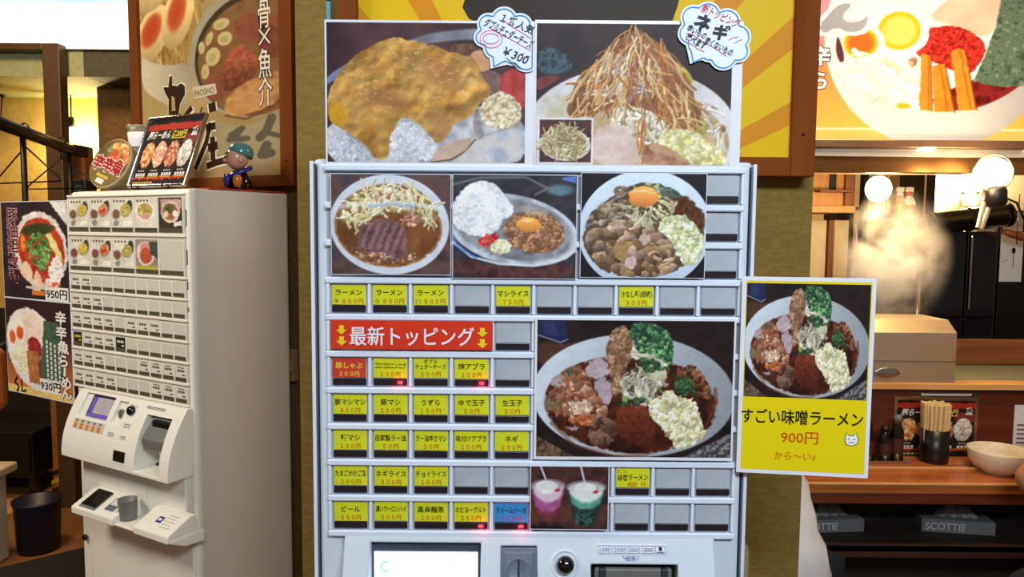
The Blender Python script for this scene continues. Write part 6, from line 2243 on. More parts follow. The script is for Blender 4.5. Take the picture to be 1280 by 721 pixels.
# second socket at the left picture edge
sp_ = at(3, 116, yb_)
s2 = thing('hanging_socket', 'black lamp socket hanging at the left picture edge', 'lamp', sp_)
e_ = at(1, 150, yb_) - sp_
ellip(MB(), (0, 0, 0), (.022, .02, .03), 'black_metal', 12).build('cable_clip', s2)
MB().tube([(0, 0, 0), e_], .005, 'black_metal', 6).build('drop_cable', s2)
MB().lathe([(.014, 0), (.018, -.02), (.018, -.06), (.012, -.064)], 'black_metal', 14, Matrix.Translation(e_)).build('socket', s2)
# wooden box and dark bottle crate behind the cup
a, b = at(90, 240, 4.45), at(105, 182, 4.45)
tag(MB().box(0, b.x - a.x, 0, .1, -a.z, b.z - a.z, 'box_wood', .004).box(.005, b.x - a.x - .005, -.004, 0, -.7, b.z - a.z - .02, 'box_wood', .002).build('wooden_board', loc=(a.x, 4.45, a.z)), 'upright brown wooden board below the hanging bulb', 'board')
a, b = at(90, 246, 4.28), at(107, 224, 4.28)
tag(MB().box(0, b.x - a.x, 0, .12, -a.z, b.z - a.z, 'black_plastic', .01).box(.02, b.x - a.x - .02, -.006, .0, -.2, b.z - a.z - .03, 'charcoal', .004).build('black_case', loc=(a.x, 4.28, a.z)), 'black case in front of the upright wooden board', 'case')
# floor things
g = gnd(49, 686)
nb_ = thing('waste_bin', 'small round navy waste bin on the brown floor', 'bin', (g.x, g.y, 0))
k = g.y / FPX
MB().lathe([(.0003, .006), (23 * k, .006), (23 * k, 0), (24 * k, 0), (27 * k, 62 * k), (28 * k, 63 * k), (28 * k, 66 * k), (26.5 * k, 66 * k), (23 * k, .012), (.0003, .012)], 'navy_plastic', 36, cap=False).build('bin_body', nb_)
MB().lathe([(27.4 * k, 62 * k), (28.6 * k, 63.5 * k), (28.6 * k, 66.5 * k), (26.8 * k, 66.5 * k)], 'navy_plastic', 36, cap=False).build('bin_rim', nb_)
g = gnd(-22, 704)
k = g.y / FPX
bb_ = thing('beige_bin', 'beige plastic bin at the left picture edge', 'bin', (g.x, g.y, 0))
MB().box(-23 * k, 23 * k, -20 * k, 20 * k, 0, 120 * k, 'beige_plastic', .012).build('bin_body', bb_)
MB().box(-36 * k, 36 * k, -24 * k, 24 * k, 116 * k, 128 * k, 'beige_plastic', .01).build('bin_rim', bb_)
c0, c1 = gnd(0, 712), gnd(100, 688)
dirv = (c1 - c0).normalized()
c00, c11 = c0 - dirv * 1.2, c1 + dirv * .5
tag(MB().prism([(c00.x, c00.y), (c11.x, c11.y), (c11.x + .1, 2.0), (c00.x + .2, 1.6)], 0, .012, 'mat_black', axis='z').build('floor_mat'), 'black floor mat at the foot of the small machine', 'mat')
a, b = gnd(10, 626), gnd(52, 616)
tag(MB().box(-.14, .12, -.12, .12, 0, .008, 'beige_mat', .002).box(-.13, .11, -.11, .11, .008, .010, 'beige_mat').build('cardboard_sheet', loc=((a.x + b.x) / 2, a.y - .12, 0), rot=(0, 0, -.3)), 'pale flat cardboard sheet lying behind the navy bin', 'cardboard')
a = at(65, 560, 4.3)
b = at(92, 560, 4.3)
po_ = thing('striped_post', 'brown post with yellow and black hazard stripes at its foot', 'post', ((a.x + b.x) / 2, 4.3, 0))
MB().box(-(b.x - a.x) / 2, (b.x - a.x) / 2, 0, .14, 0, 1.4, 'box_wood', .004).build('post_body', po_)
for k in range(4):
    MB().prism([(-.07, .0 + .05 * k), (.07, .06 + .05 * k), (.07, .085 + .05 * k), (-.07, .025 + .05 * k)], -.004, .0, 'hazard_yellow' if k % 2 == 0 else 'black_matt').build('hazard_stripe', po_)
a, b = at(-80, 560, 4.35), at(40, 540, 4.35)
cb = thing('dark_cabinet', 'low black cabinet standing against the far wall', 'cabinet', (a.x, 4.35, 0))
zc = at(20, 541, 4.35).z
MB().box(0, b.x - a.x, 0, .5, .12, zc, 'black_plastic', .006).build('cabinet_body', cb)
for i in range(2):
    dr = MB().box((b.x - a.x) * (.02 + .49 * i), (b.x - a.x) * (.49 + .49 * i), -.012, 0, .15, zc - .02, 'black_plastic', .004).build('cabinet_door', cb)
    MB().box((b.x - a.x) * (.44 + .1 * i), (b.x - a.x) * (.46 + .1 * i), -.022, -.012, zc - .16, zc - .06, 'charcoal', .003).build('handle', dr)
for x_ in (.03, b.x - a.x - .03):
    MB().box(x_ - .02, x_ + .02, .03, .07, 0, .12, 'black_plastic').build('leg', cb)
# orange padded chair at the picture edge
g = at(-46, 470, 2.3)
ch_ = thing('padded_chair', 'orange brown padded chair back at the left picture edge', 'chair', (g.x, 2.3, 0), .25)
kk = 2.3 / FPX
zt2, zb2 = at(0, 436, 2.3).z, at(0, 516, 2.3).z
MB().box(-46 * kk, 46 * kk, -.03, .045, zb2, zt2, 'orange_cushion', .03, 4).build('backrest', ch_)
MB().box(-60 * kk, 4 * kk, -.30, .01, .42, .48, 'orange_cushion', .02, 3).build('seat', ch_)
for sx in (-.14, -.02):
    MB().tube([(sx, .01, zb2 + .02), (sx, .02, .45)], .012, 'black_metal', 8).build('back_support', ch_)
    for sy in (-.28, -.02):
        MB().tube([(sx, sy, .43), (sx * 1.1, sy, 0)], .013, 'black_metal', 8).build('leg', ch_)
# ------------------------------------------------------------------ counter and kitchen on the right
YR = 2.66                                     # riser at the back of the counter
CZ = 0.80
cxl, cxr = at(940, 590, 2.4).x, 2.6
yfr = gnd(1150, 604.5, CZ).y                    # front edge
ybk = gnd(1150, 573, CZ).y                      # back edge
ymd = gnd(1150, 584, CZ + .006).y
YR = ybk
ct = thing('counter', 'orange brown wooden dining counter with a light front edge', 'counter', (cxl, yfr, 0))
L = cxr - cxl
MB().box(0, L, .004, ymd - yfr + .01, CZ - .035, CZ, 'counter_wood', .003).build('front_board', ct)
MB().box(0, L, 0, .006, CZ - .006, CZ + .001, 'counter_edge', .0015).build('front_edge', ct)
MB().box(0, L, ymd - yfr, ybk - yfr + .01, CZ - .035, CZ + .006, 'counter_wood', .002).build('back_board', ct)
MB().box(0, L, ymd - yfr - .003, ymd - yfr + .003, CZ, CZ + .0075, 'counter_edge', .001).build('joint_strip', ct)
MB().box(0, L, .006, .03, CZ - .07, CZ - .034, 'red_wood', .003).build('apron_board', ct)
MB().box(0, L, ybk - yfr - .03, ybk - yfr + .01, 0, CZ - .03, 'dark_panel').build('base_panel', ct)
zsh = at(1200, 660, yfr + .16).z
MB().box(0, L, .03, ybk - yfr - .03, zsh - .03, zsh - .008, 'dark_panel', .002).build('under_shelf', ct)
MB().box(0, L, .03, .05, zsh - .05, zsh - .004, 'dark_wood', .002).build('shelf_lip', ct)
# riser with its pale shelf
zr1, zr0 = at(1180, 479.5, YR).z, at(1180, 487.5, YR).z
rs = thing('riser', 'dark red wooden riser with a pale shelf board behind the counter', 'riser', (cxl, YR, 0))
MB().box(0, L, .03, .06, CZ - .04, zr0, 'red_wood').build('riser_panel', rs)
MB().box(0, L, .0, .07, zr0, zr1, 'pale_wood', .003).build('shelf_board', rs)
MB().box(0, L, .07, 3.04 - YR, zr0 - .01, zr1 - .004, 'sage_wall', .002).build('worktop', rs)
MB().box(0, L, .02, .05, zr0 - .014, zr0, 'dark_wood').build('shelf_lip', rs)
MB().box(0, L, .30, .36, 0, zr0 - .01, 'red_wood').build('back_panel', rs)


def on_riser(px0, py0, px1, py1):
    return Sheet(Plane(0, YR + .028, 0), px0, py0, px1, py1, .0)


s = on_riser(1152, 487.5, 1214.5, 494.5)
s.body('paper_white', .001)
for k in range(22):
    s.rect(1155 + k * 2.65, 489.5, 1156.8 + k * 2.65, 492.5, (120, 112, 104), -.0004)
s.build('notice_strip', 'narrow white notice strip under the pale shelf', 'notice')
s = on_riser(1116, 496.5, 1221, 571)
s.body('steel', .003)
mb0 = s.mb
menu_card(mb0, s.w - .012, s.h - .012)
for i in range(len(mb0.v)):
    pass
mc = MB()
mc.box(-s.w / 2, s.w / 2, 0, .003, 0, s.h, 'steel')
menu_card(mc, s.w - .014, s.h - .010)
o = mc.build('menu_card', loc=s.pl.world(s.u, .003, s.z - s.h / 2 + .003))
tag(o, 'black topping menu leaning on the riser behind the chopsticks', 'menu')
s = on_riser(1267, 506, 1300, 562)
s.body('paper_white', .001)
for k in range(5):
    s.rect(1271, 530 + k * 5.5, 1292, 532.5 + k * 5.5, (128, 120, 110), -.0004)
s.build('wall_notice', 'white paper notice on the riser beside the ivory bowl', 'notice')
# chopstick holder
g = gnd(1163, 574, CZ + .006)
k = g.y / FPX
chh = thing('chopstick_holder', 'black round holder full of pale wooden chopsticks', 'chopstick holder', (g.x, g.y - .02, CZ + .0062))
hh = 42 * k
MB().lathe([(.0003, 0), (16 * k, 0), (16.6 * k, .003), (16.8 * k, hh), (15.8 * k, hh), (15 * k, .006), (.0003, .006)], 'black_plastic', 30, cap=False).build('holder_cup', chh)
chop = None
for i in range(60):
    r_ = 14 * k * math.sqrt((i + .5) / 60)
    a_ = i * 2.39996
    x_, y_ = r_ * math.cos(a_), r_ * math.sin(a_)
    if chop is None:
        chop = MB().box(-.0048, .0048, -.0035, .0035, .008, 74 * k, 'chopstick_wood', .0008, 1).build('chopstick', chh)
        o = chop
    else:
        o = chop.copy()
        COL.objects.link(o)
    o.location = (x_, y_, random.uniform(-.002, .004))
    o.rotation_euler = (y_ * -1.0, x_ * 1.0, random.uniform(-.3, .3))
# ivory bowl
g = gnd(1246, 589, CZ)
k = g.y / FPX
tag(MB().lathe([(.0003, .004), (18 * k, .004), (18.5 * k, 0), (21 * k, 0), (21.5 * k, .006), (29 * k, .016), (34.5 * k, .04), (36.5 * k, .072), (36 * k, .076), (34.5 * k, .075), (32 * k, .045), (25 * k, .02), (.0003, .013)], 'bowl_ivory', 56, cap=False).build('bowl', loc=(g.x + .005, g.y, CZ + .001)),
    'wide ivory ceramic bowl on the counter edge', 'bowl')
# seasoning tray with bottles
g = gnd(1098, 573, CZ + .006)
k = g.y / FPX
tr = MB().box(-40 * k, 32 * k, -.035, .035, 0, .004, 'steel', .001).box(-40 * k, 32 * k, -.037, -.033, .0, .010, 'steel', .001).box(-40 * k, 32 * k, .033, .037, 0, .010, 'steel', .001).build('seasoning_tray', loc=(g.x, g.y - .025, CZ + .0062))
tag(tr, 'flat steel tray holding dark seasoning bottles', 'tray')
for px, hgt, rad, mm, lab in ((1101, 44, 8.5, 'bottle_dark', 'short dark glass seasoning bottle on the steel tray'), (1116, 58, 8, 'bottle_dark', 'taller dark seasoning bottle with grey cap on the steel tray'), (1080, 50, 8, 'bottle_dark', 'dark seasoning bottle hidden by the yellow flyer')):
    x_ = at(px, 560, g.y).x
    bt = thing('seasoning_bottle', lab, 'bottle', (x_, g.y - .025, CZ + .0104))
    MB().lathe([(.0003, 0), (rad * k, 0), (rad * k, hgt * k * .62), (rad * k * .55, hgt * k * .8), (rad * k * .5, hgt * k * .86)], mm, 20).build('bottle_body', bt)
    MB().lathe([(rad * k * .62, hgt * k * .84), (rad * k * .66, hgt * k * .95), (rad * k * .3, hgt * k)], 'grey_plastic' if px == 1116 else 'black_plastic', 18).build('cap', bt)
    MB().lathe([(rad * k * 1.02, hgt * k * .16), (rad * k * 1.02, hgt * k * .5)], 'dark_wood', 20, cap=False).build('paper_label', bt)
# tissue boxes on the shelf below the counter
for px, py, rz, lab in ((1038, 655, .10, 'grey tissue box under the counter beside the pale shirt'), (1201, 661, -.16, 'grey tissue box under the counter below the ivory bowl')):
    d_ = yfr + .13
    g = at(px, py, d_)
    k = d_ / FPX
    tb = thing('tissue_box', lab, 'tissue box', (g.x, d_ + .05, zsh - .0075), rz, 'tissue boxes under the counter')
    w = 44 * k
    MB().box(-w, w, -.05, .05, 0, 17 * k, 'tissue_box', .001).build('box_body', tb)
    ts = MB()
    n = 16
    rows = []
    for i in range(n):
        t = i / (n - 1)
        xx = -w * .55 + w * 1.25 * t
        rows.append((xx, (.3 + .7 * math.sin(t * math.pi)) * 20 * k * (1 + .25 * math.sin(i * 2.1))))
    vs, fs = [], []
    for i, (xx, hh_) in enumerate(rows):
        vs += [(xx, -.012 + .008 * math.sin(i * 1.7), 17 * k - .002), (xx * .8, .004 * math.sin(i), 17 * k + hh_), (xx, .014 + .006 * math.cos(i * 2.), 17 * k - .002)]
    for i in range(n - 1):
        fs += [(3 * i, 3 * i + 3, 3 * i + 4, 3 * i + 1), (3 * i + 1, 3 * i + 4, 3 * i + 5, 3 * i + 2)]
    ts.add(vs, fs, 'tissue_paper', smooth=True).build('tissue', tb)
    lt = MB()
    lt.text('SCOTTIE', -w * .35, 8.5 * k, 12 * k, -.0504, (196, 194, 190), width=w * 1.1, bold=.01)
    lt.build('box_lettering', tb)
# stainless cover and pans on the pale shelf
yb2 = YR + .012
x0, x1 = at(1040, 440, yb2).x, at(1195, 440, yb2).x
z1 = at(1150, 402, yb2).z
zm1, zm2 = at(1150, 416, yb2).z, at(1150, 451, yb2).z
sc_ = thing('steel_cover', 'stainless steel serving cover with sloped top on the pale shelf', 'steel cover', (x0, yb2, zr1 + .0005))
w = x1 - x0
MB().prism([(0, zm1 - zr1), (0, 0), (.24, 0), (.24, z1 - zr1), (.06, z1 - zr1)], 0, w, 'steel_warm', axis='x').build('cover_body', sc_)
MB().box(0, w - .004, -.003, .0, zm2 - zr1 - .001, zm2 - zr1 + .001, 'steel').build('cover_seam', sc_)
ellip(MB(), (w * .45, -.004, (zm2 - zr1) * .45), (.045, .003, .018), 'steel').build('embossed_plate', sc_)
# copper rail and sage partition behind
yk = 3.05
za, zb_ = at(1240, 425, yk).z, at(1240, 456, yk).z
struct(MB().box(at(1100, 440, yk).x, 3.2, yk, yk + .04, zb_, za, 'copper_rail', .004).box(at(1100, 440, yk).x, 3.2, yk + .005, yk + .04, .3, zb_, 'sage_wall').build('wall_kitchen_low'))
# the hood front: lit poster, rails, steel beam
yh = 2.72
zp0 = at(1150, 176, yh).z
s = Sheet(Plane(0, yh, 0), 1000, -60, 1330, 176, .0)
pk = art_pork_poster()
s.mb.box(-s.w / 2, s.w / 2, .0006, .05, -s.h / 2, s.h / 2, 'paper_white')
s.canvas(pk, 1000, -60, 1330, 176, .0, 'print_glow')
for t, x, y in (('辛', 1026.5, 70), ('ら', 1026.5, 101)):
    s.text(t, x, y, 22, (90, 84, 96), -.0005, 'print_glow', bold=.08)
    s.text(t, x, y, 22, (250, 246, 246), -.0009, 'print_glow', bold=.03)
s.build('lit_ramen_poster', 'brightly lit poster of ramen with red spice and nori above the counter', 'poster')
hx0, hx1 = at(985, 190, yh).x, 2.8
hd_ = thing('hood_beam', 'stainless hood beam with rails and small lights below the lit poster', 'hood beam', (hx0, yh, 0))
W_h = hx1 - hx0
zz_ = [at(1150, y, yh).z for y in (176, 186, 196.5, 216)]
mat('rail_pink', (150, 112, 84), .3, metal=.6, rgb2=(166, 126, 96), scale=8)
mat('rail_pale', (214, 204, 190), .25, metal=.3)
mat('beam_wood', (128, 84, 40), .25, metal=.7, rgb2=(150, 104, 54), scale=3)
MB().box(0, W_h, -.03, .06, zz_[1], zz_[0], 'rail_pink', .003).build('top_rail', hd_)
MB().box(0, W_h, -.01, .06, zz_[2], zz_[1], 'rail_pale', .003).build('pale_rail', hd_)
MB().box(0, W_h, .005, .06, zz_[3], zz_[2], 'beam_wood', .003).build('steel_beam', hd_)
for px in (1155, 1290):
    T = Matrix.Translation((at(px, 190, yh).x - hx0, -.012, zz_[1] - .001))
    MB().lathe([(.030, .004), (.031, -.004), (.026, -.008), (.0003, -.009)], 'puck_glow', 24, T).build('puck_light', hd_)
struct(MB().box(hx0, hx1, yh + .062, yh + .22, zz_[3] + .01, 3.1, 'cream_panel').build('wall_soffit'))
# --- kitchen, seen under the hood
yk1 = 3.35
x0, x1 = at(1004, 240, yk1).x, at(1060, 240, yk1).x
zk0, zk1 = at(1040, 266, yk1).z, at(1040, 210, yk1).z
wc = thing('wall_cabinet', 'small warm wood wall cupboard at the kitchen corner', 'cabinet', (x0, yk1, zk0))
MB().box(0, x1 - x0, 0, .3, 0, zk1 - zk0 + .2, 'kitchen_wood', .003).build('cabinet_body', wc)
MB().box(0, x1 - x0 + .02, -.04, .0, 0, .03, 'kitchen_wood', .003).build('bottom_ledge', wc)
hx = at(1045, 230, yk1).x - x0
MB().box(hx - .03, hx, -.004, 0, .10, .26, 'black_matt').build('dark_slot', wc)
MB().box(.05, x1 - x0, -.06, 0, .088, .098, 'kitchen_post', .002).build('ledge', wc)
MB().box(x1 - x0 - .02, x1 - x0 + .02, -.02, 0, .02, zk1 - zk0 + .2, 'kitchen_post', .002).build('corner_post', wc)
yk2 = 3.45
for px0, px1, m, nm, lab, dy in ((1000, 1033, 'cream_panel', 'cream_door', 'cream cupboard door below the wood wall cupboard', 0), (1034, 1040.5, 'kitchen_post', 'kitchen_post', 'narrow brown post beside the cream cupboard door', -.02), (1041, 1062, 'cream_panel', 'cream_door', 'second cream cupboard door left of the steam', .01)):
    a, b = at(px0, 300, yk2), at(px1, 300, yk2)
    mb_ = MB().box(0, b.x - a.x, 0, .05, 0, zk0 - .03, m, .004)
    mb_.box(.01, b.x - a.x - .01, -.004, 0, 1.0, zk0 - .06, m, .002)
    tag(mb_.build(nm, loc=(a.x, yk2 + dy, 0)), lab, 'door' if 'door' in nm else 'post')
# dark rack behind the steam with a pale cord
yk3 = 3.6
a, b = at(1061, 300, yk3), at(1082, 300, yk3)
dr_ = thing('dark_rack', 'dark narrow kitchen rack behind the steam', 'rack', (a.x, yk3, 0))
for i in range(2):
    MB().box((b.x - a.x) * i * .8, (b.x - a.x) * (i * .8 + .25), 0, .05, 0, 2.0, 'black_metal', .003).build('upright', dr_)
for z_ in (1.2, 1.45, 1.7):
    MB().box(0, b.x - a.x, 0, .3, z_, z_ + .015, 'black_metal', .002).build('shelf', dr_)
MB().box(0, b.x - a.x, .2, .3, .1, 1.95, 'dark_wood').build('back_panel', dr_)
cp = [at(1069, 280, yk3 - .03), at(1071, 300, yk3 - .03), at(1068, 320, yk3 - .03), at(1066, 345, yk3 - .03), at(1067, 380, yk3 - .03)]
tag(MB().tube(cp, .005, 'paper_white', 6).build('pale_cord'), 'pale cord hanging in front of the dark rack', 'cord')
# bulb 1 : bare bulb with socket under the beam
def kitchen_lamp(px, py, Y, r, m, en, label, name):
    c = at(px, py, Y)
    t = thing(name, label, 'lamp', c)
    return t, c


lamp, c = kitchen_lamp(1098, 236, 3.0, .05, 'glow_globe', 0, 'bare glowing bulb hanging above the steam', 'kitchen_bulb')
ellip(MB(), (0, 0, 0), (.048, .048, .052), 'glow_globe', 28).build('bulb', lamp)
MB().lathe([(.019, .045), (.021, .09), (.016, .096)], 'black_plastic', 16).tube([(0, 0, .09), (0, 0, 3.09 - c.z)], .004, 'black_metal', 6).build('socket', lamp)
for nm, pos, en in (('kitchen_bulb_light', c + Vector((0, -.06, -.06)), 8), ('kitchen_back_light', at(1215, 235, 3.75), 18),):
    l = bpy.data.lights.new(nm, 'POINT')
    l.energy, l.color, l.shadow_soft_size = en, (1, .72, .38), .05
    o = bpy.data.objects.new(nm, l)
    COL.objects.link(o)
    o.location = pos
lamp, c = kitchen_lamp(1240, 216, 2.60, .05, 'glow_globe', 0, 'clip lamp with glowing globe and dark socket below the lit poster', 'clip_lamp')
ellip(MB(), (0, 0, 0), (.058, .055, .052), 'glow_globe', 28).build('globe', lamp)
MB().tube([(.066 * math.cos(q_), -.01, .062 * math.sin(q_)) for q_ in [i * 6.283 / 28 for i in range(28)]], .0035, 'steel_warm', 8, closed=True).build('guard_ring', lamp)
MB().lathe([(.030, -.045), (.036, -.06), (.038, -.10), (.028, -.115)], 'black_plastic', 20, Matrix.Translation((.014, 0, 0))).build('socket', lamp)
for sx in (-.004, .030):
    MB().box(sx - .006, sx + .006, -.008, .004, -.19, -.10, 'steel_warm', .002, T=Matrix.Rotation(.18 if sx < 0 else .3, 4, 'Y')).build('clip_arm', lamp)
MB().tube([(.04, 0, -.08), (.09, 0, -.10), (.12, 0, -.16), (.20, .1, -.17)], .004, 'black_metal', 6).build('cord', lamp)
MB().tube([(.02, .01, -.07), (.02, .07, -.03), (.02, .128, .012)], .008, 'black_plastic', 8).build('bracket', lamp)
l = bpy.data.lights.new('clip_lamp_light', 'POINT')
l.energy, l.color, l.shadow_soft_size = 3.2, (1, .74, .42), .05
o = bpy.data.objects.new('clip_lamp_light', l)
COL.objects.link(o)
o.location = c + Vector((.0, .0, -.02)) + Vector((-.07, -.06, 0))
# dark column and white tiled wall
a, b = at(1150, 240, 3.7), at(1169, 240, 3.7)
struct(MB().box(a.x, b.x, 3.7, 3.9, 0, 2.6, 'dark_panel').build('trim_3'))
mat('white_tile', (240, 226, 196), .3, var=.02)
a, b = at(1169, 240, 3.9), at(1340, 240, 3.9)
zt1, zt0 = at(1200, 190, 3.9).z, at(1200, 272, 3.9).z
wt = struct(MB().box(a.x, b.x, 3.9, 3.96, zt0 - .6, 2.7, 'white_tile').build('wall_tiled'))
# jars on the back ledge
for px, lab in ((1206, 'left glass jar on the ledge behind the clip lamp'), (1217, 'middle glass jar on the ledge behind the clip lamp'), (1230, 'right glass jar on the ledge behind the clip lamp')):
    c = at(px, 258, 3.8)
    k = 3.8 / FPX
    j = thing('glass_jar', lab, 'jar', (c.x, 3.8, c.z), 0, 'glass jars on the kitchen ledge')
    MB().lathe([(.0003, 0), (5.5 * k, 0), (6 * k, .004), (6 * k, 13 * k), (5 * k, 15 * k)], 'clear_plastic', 20).build('jar_body', j)
    MB().lathe([(5.4 * k, 15 * k), (5.4 * k, 18 * k), (.0003, 18.4 * k)], 'steel', 20).build('jar_lid', j)
# black duct lying in front, dark fridge with handle
yd = 3.55
c0, c1 = at(1160, 280, yd), at(1262, 268, yd)
dc = thing('black_duct', 'black shiny duct lying across the top of the dark fridge', 'duct', c0)
v = c1 - c0
ns = 10
MB().tube([v * (i / ns) for i in range(ns + 1)], .052, 'black_gloss', 24).build('duct_pipe', dc)
for t in (.02, .5, .98):
    MB().tube([v * (t - .012), v * (t + .012)], .056, 'black_metal', 24).build('duct_ring', dc)
a, b = at(1166, 340, yd + .05), at(1246, 340, yd + .05)
zf = at(1200, 287, yd + .05).z
fr2 = thing('dark_fridge', 'tall dark glossy fridge with chrome handle in the kitchen', 'fridge', (a.x, yd + .05, 0))
w = b.x - a.x
MB().box(0, w, .02, .45, .05, zf, 'fridge_dark', .006).build('fridge_body', fr2)
hx = at(1207, 340, yd + .05).x - a.x
zm_ = at(1200, 398, yd).z
for x0, x1 in ((.004, hx - .004), (hx + .004, w - .004)):
    MB().box(x0, x1, 0, .02, zm_, zf - .006, 'fridge_dark', .004).build('fridge_door', fr2)
    MB().box(x0, x1, 0, .02, .12, zm_ - .01, 'fridge_dark', .004).build('fridge_door', fr2)
MB().box(hx + .008, hx + .016, -.022, -.006, zm_ + .04, zf - .03, 'chrome', .003).build('door_handle', fr2)
MB().box(hx + .010, hx + .014, -.008, .002, zm_ + .06, zm_ + .07, 'chrome').build('handle_mount', fr2)
a, b = at(1247, 340, yd + .08), at(1340, 340, yd + .08)
cb2 = thing('black_cupboard', 'black cupboard with white notes on its door beside the fridge', 'cupboard', (a.x, yd + .08, 0))
zc2 = at(1260, 263, yd + .08).z
MB().box(0, b.x - a.x, .015, .24, 0, zc2, 'black_plastic', .004).build('cupboard_body', cb2)
MB().box(.005, b.x - a.x - .005, 0, .015, .1, zc2 - .01, 'black_plastic', .003).build('cupboard_door', cb2)
for (x0, y0, x1, y1), lab, mark in (((1254, 265, 1279, 289), 'upper white note on the black cupboard door', 0), ((1250, 293, 1278, 352), 'lower white note with a black ladle mark on the cupboard door', 1)):
    s = Sheet(Plane(0, yd + .078, 0), x0, y0, x1, y1, 0)
    s.body('paper_white', .001)
    if mark:
        s.poly([(1264, 311), (1266.5, 309), (1269, 311), (1268.5, 316), (1265, 317)], (30, 28, 26), -.0004)
        s.stroke([(1266.5, 316), (1267, 334)], .9, (40, 38, 36), -.0004)
        s.stroke([(1251, 327), (1260, 325)], .6, (120, 116, 110), -.0004)
    else:
        s.stroke([(1256, 273), (1276, 272)], .6, (140, 136, 130), -.0004)
        s.stroke([(1257, 279), (1270, 278)], .6, (140, 136, 130), -.0004)
    s.build('paper_note', lab, 'note')
c = at(1268, 292, yd - .03)
ph = thing('pan_handle', 'brown wooden pan handle hanging in front of the white notes', 'pan handle', c)
MB().tube([(-.05, 0, .01), (-.02, 0, 0), (.03, 0, -.012), (.08, 0, -.02)], [.012, .018, .020, .02], 'kitchen_post', 12).build('grip', ph)
MB().tube([(.0, -.02, .18), (.0, -.02, -.05)], .003, 'chrome', 8).build('hook', ph)
# small shelf with bottles
ysb = 3.3
zsb = at(1132, 271, ysb).z
a, b = at(1118, 271, ysb), at(1156, 271, ysb)
sf_ = thing('wire_shelf', 'small wire shelf holding spray bottles above the steam', 'shelf', (a.x, ysb, zsb - .012))
MB().box(0, b.x - a.x, 0, .10, 0, .006, 'steel', .001).build('shelf_plate', sf_)
MB().tube([(b.x - a.x - .004, 0, 0), (b.x - a.x - .004, 0, 3.1 - zsb)], .004, 'steel_warm', 6).build('shelf_leg', sf_)
MB().tube([(.004, .08, 0), (.004, .08, 3.1 - zsb)], .004, 'steel_warm', 6).build('shelf_leg', sf_)
k = ysb / FPX
mat('amber_liquid', (206, 140, 60), .2, trans=.3)
mat('red_cap', (196, 60, 40), .4)
for px, mm, cap, lab in ((1130, 'amber_liquid', 'paper_white', 'amber bottle on the small wire shelf'), (1142, 'paper_white', 'red_cap', 'white bottle with red collar on the small wire shelf')):
    x_ = at(px, 262, ysb).x
    bt = thing('shelf_bottle', lab, 'bottle', (x_, ysb + .04, zsb - .0055))
    MB().lathe([(.0003, 0), (6.5 * k, 0), (7 * k, .003), (7 * k, 20 * k), (3.4 * k, 27 * k), (3.2 * k, 29 * k)], mm, 20).build('bottle_body', bt)
    MB().lathe([(3.8 * k, 28 * k), (3.8 * k, 33 * k), (.0003, 33.5 * k)], cap, 16).build('collar', bt)
    MB().box(-4.5 * k, 4.5 * k, -.008, .008, 33 * k, 39 * k, 'paper_white', .003).build('nozzle', bt)
    MB().lathe([(7.15 * k, 4 * k), (7.15 * k, 17 * k)], 'pale_wood', 20, cap=False).build('paper_label', bt)
# stock pots under the steam
for px, r_, lab in ((1100, 24, 'large steel stock pot below the steam'),):
    c = at(px, 405, 3.22)
    k = 3.22 / FPX
    pt = thing('stock_pot', lab, 'pot', (c.x, 3.22, 0.72))
    h_ = c.z - .72
    MB().lathe([(.0003, 0), (r_ * k, 0), (r_ * k * 1.02, h_), (r_ * k * 1.06, h_ + .004), (r_ * k, h_ + .004), (r_ * k * .98, .01), (.0003, .008)], 'steel', 40, cap=False).build('pot_body', pt)
    MB().box(-.1, .1, -.1, .1, -.72, -.001, 'dark_panel').build('stove_stand', pt)
# steel pipe behind
c = at(1147, 385, 3.4)
tag(MB().tube([(0, 0, -c.z), (0, 0, .35)], .011, 'chrome', 12).tube([(0, 0, -c.z + .02), (0, 0, -c.z)], .02, 'chrome', 12).build('steel_pipe', loc=c), 'upright chrome pipe between steam and fridge', 'pipe')
# steam
st = bpy.data.materials.new('steam')
st.use_nodes = True
nt = st.node_tree
nt.nodes.remove(nt.nodes['Principled BSDF'])
vol = nt.nodes.new('ShaderNodeVolumeScatter')
vol.inputs['Color'].default_value = (1, .97, .92, 1)
vol.inputs['Anisotropy'].default_value = .2
tc = nt.nodes.new('ShaderNodeTexCoord')
nz = nt.nodes.new('ShaderNodeTexNoise')
nz.inputs['Scale'].default_value = 7
nz.inputs['Detail'].default_value = 5
nz.inputs['Distortion'].default_value = .8
nt.links.new(tc.outputs['Object'], nz.inputs['Vector'])
mr = nt.nodes.new('ShaderNodeMapRange')
mr.inputs['From Min'].default_value, mr.inputs['From Max'].default_value = .42, .66
mr.inputs['To Min'].default_value, mr.inputs['To Max'].default_value = 0, 30
nt.links.new(nz.outputs['Fac'], mr.inputs['Value'])
ln = nt.nodes.new('ShaderNodeVectorMath')
ln.operation = 'MULTIPLY'
ln.inputs[1].default_value = (1 / .235, 1 / .16, 1 / .30)
nt.links.new(tc.outputs['Object'], ln.inputs[0])
le = nt.nodes.new('ShaderNodeVectorMath')
le.operation = 'LENGTH'
nt.links.new(ln.outputs[0], le.inputs[0])
fo = nt.nodes.new('ShaderNodeMapRange')
fo.interpolation_type = 'SMOOTHSTEP'
fo.inputs['From Min'].default_value, fo.inputs['From Max'].default_value = 1.0, .35
fo.inputs['To Min'].default_value, fo.inputs['To Max'].default_value = 0, 1
nt.links.new(le.outputs['Value'], fo.inputs['Value'])
mu = nt.nodes.new('ShaderNodeMath')
mu.operation = 'MULTIPLY'
nt.links.new(mr.outputs[0], mu.inputs[0])
nt.links.new(fo.outputs[0], mu.inputs[1])
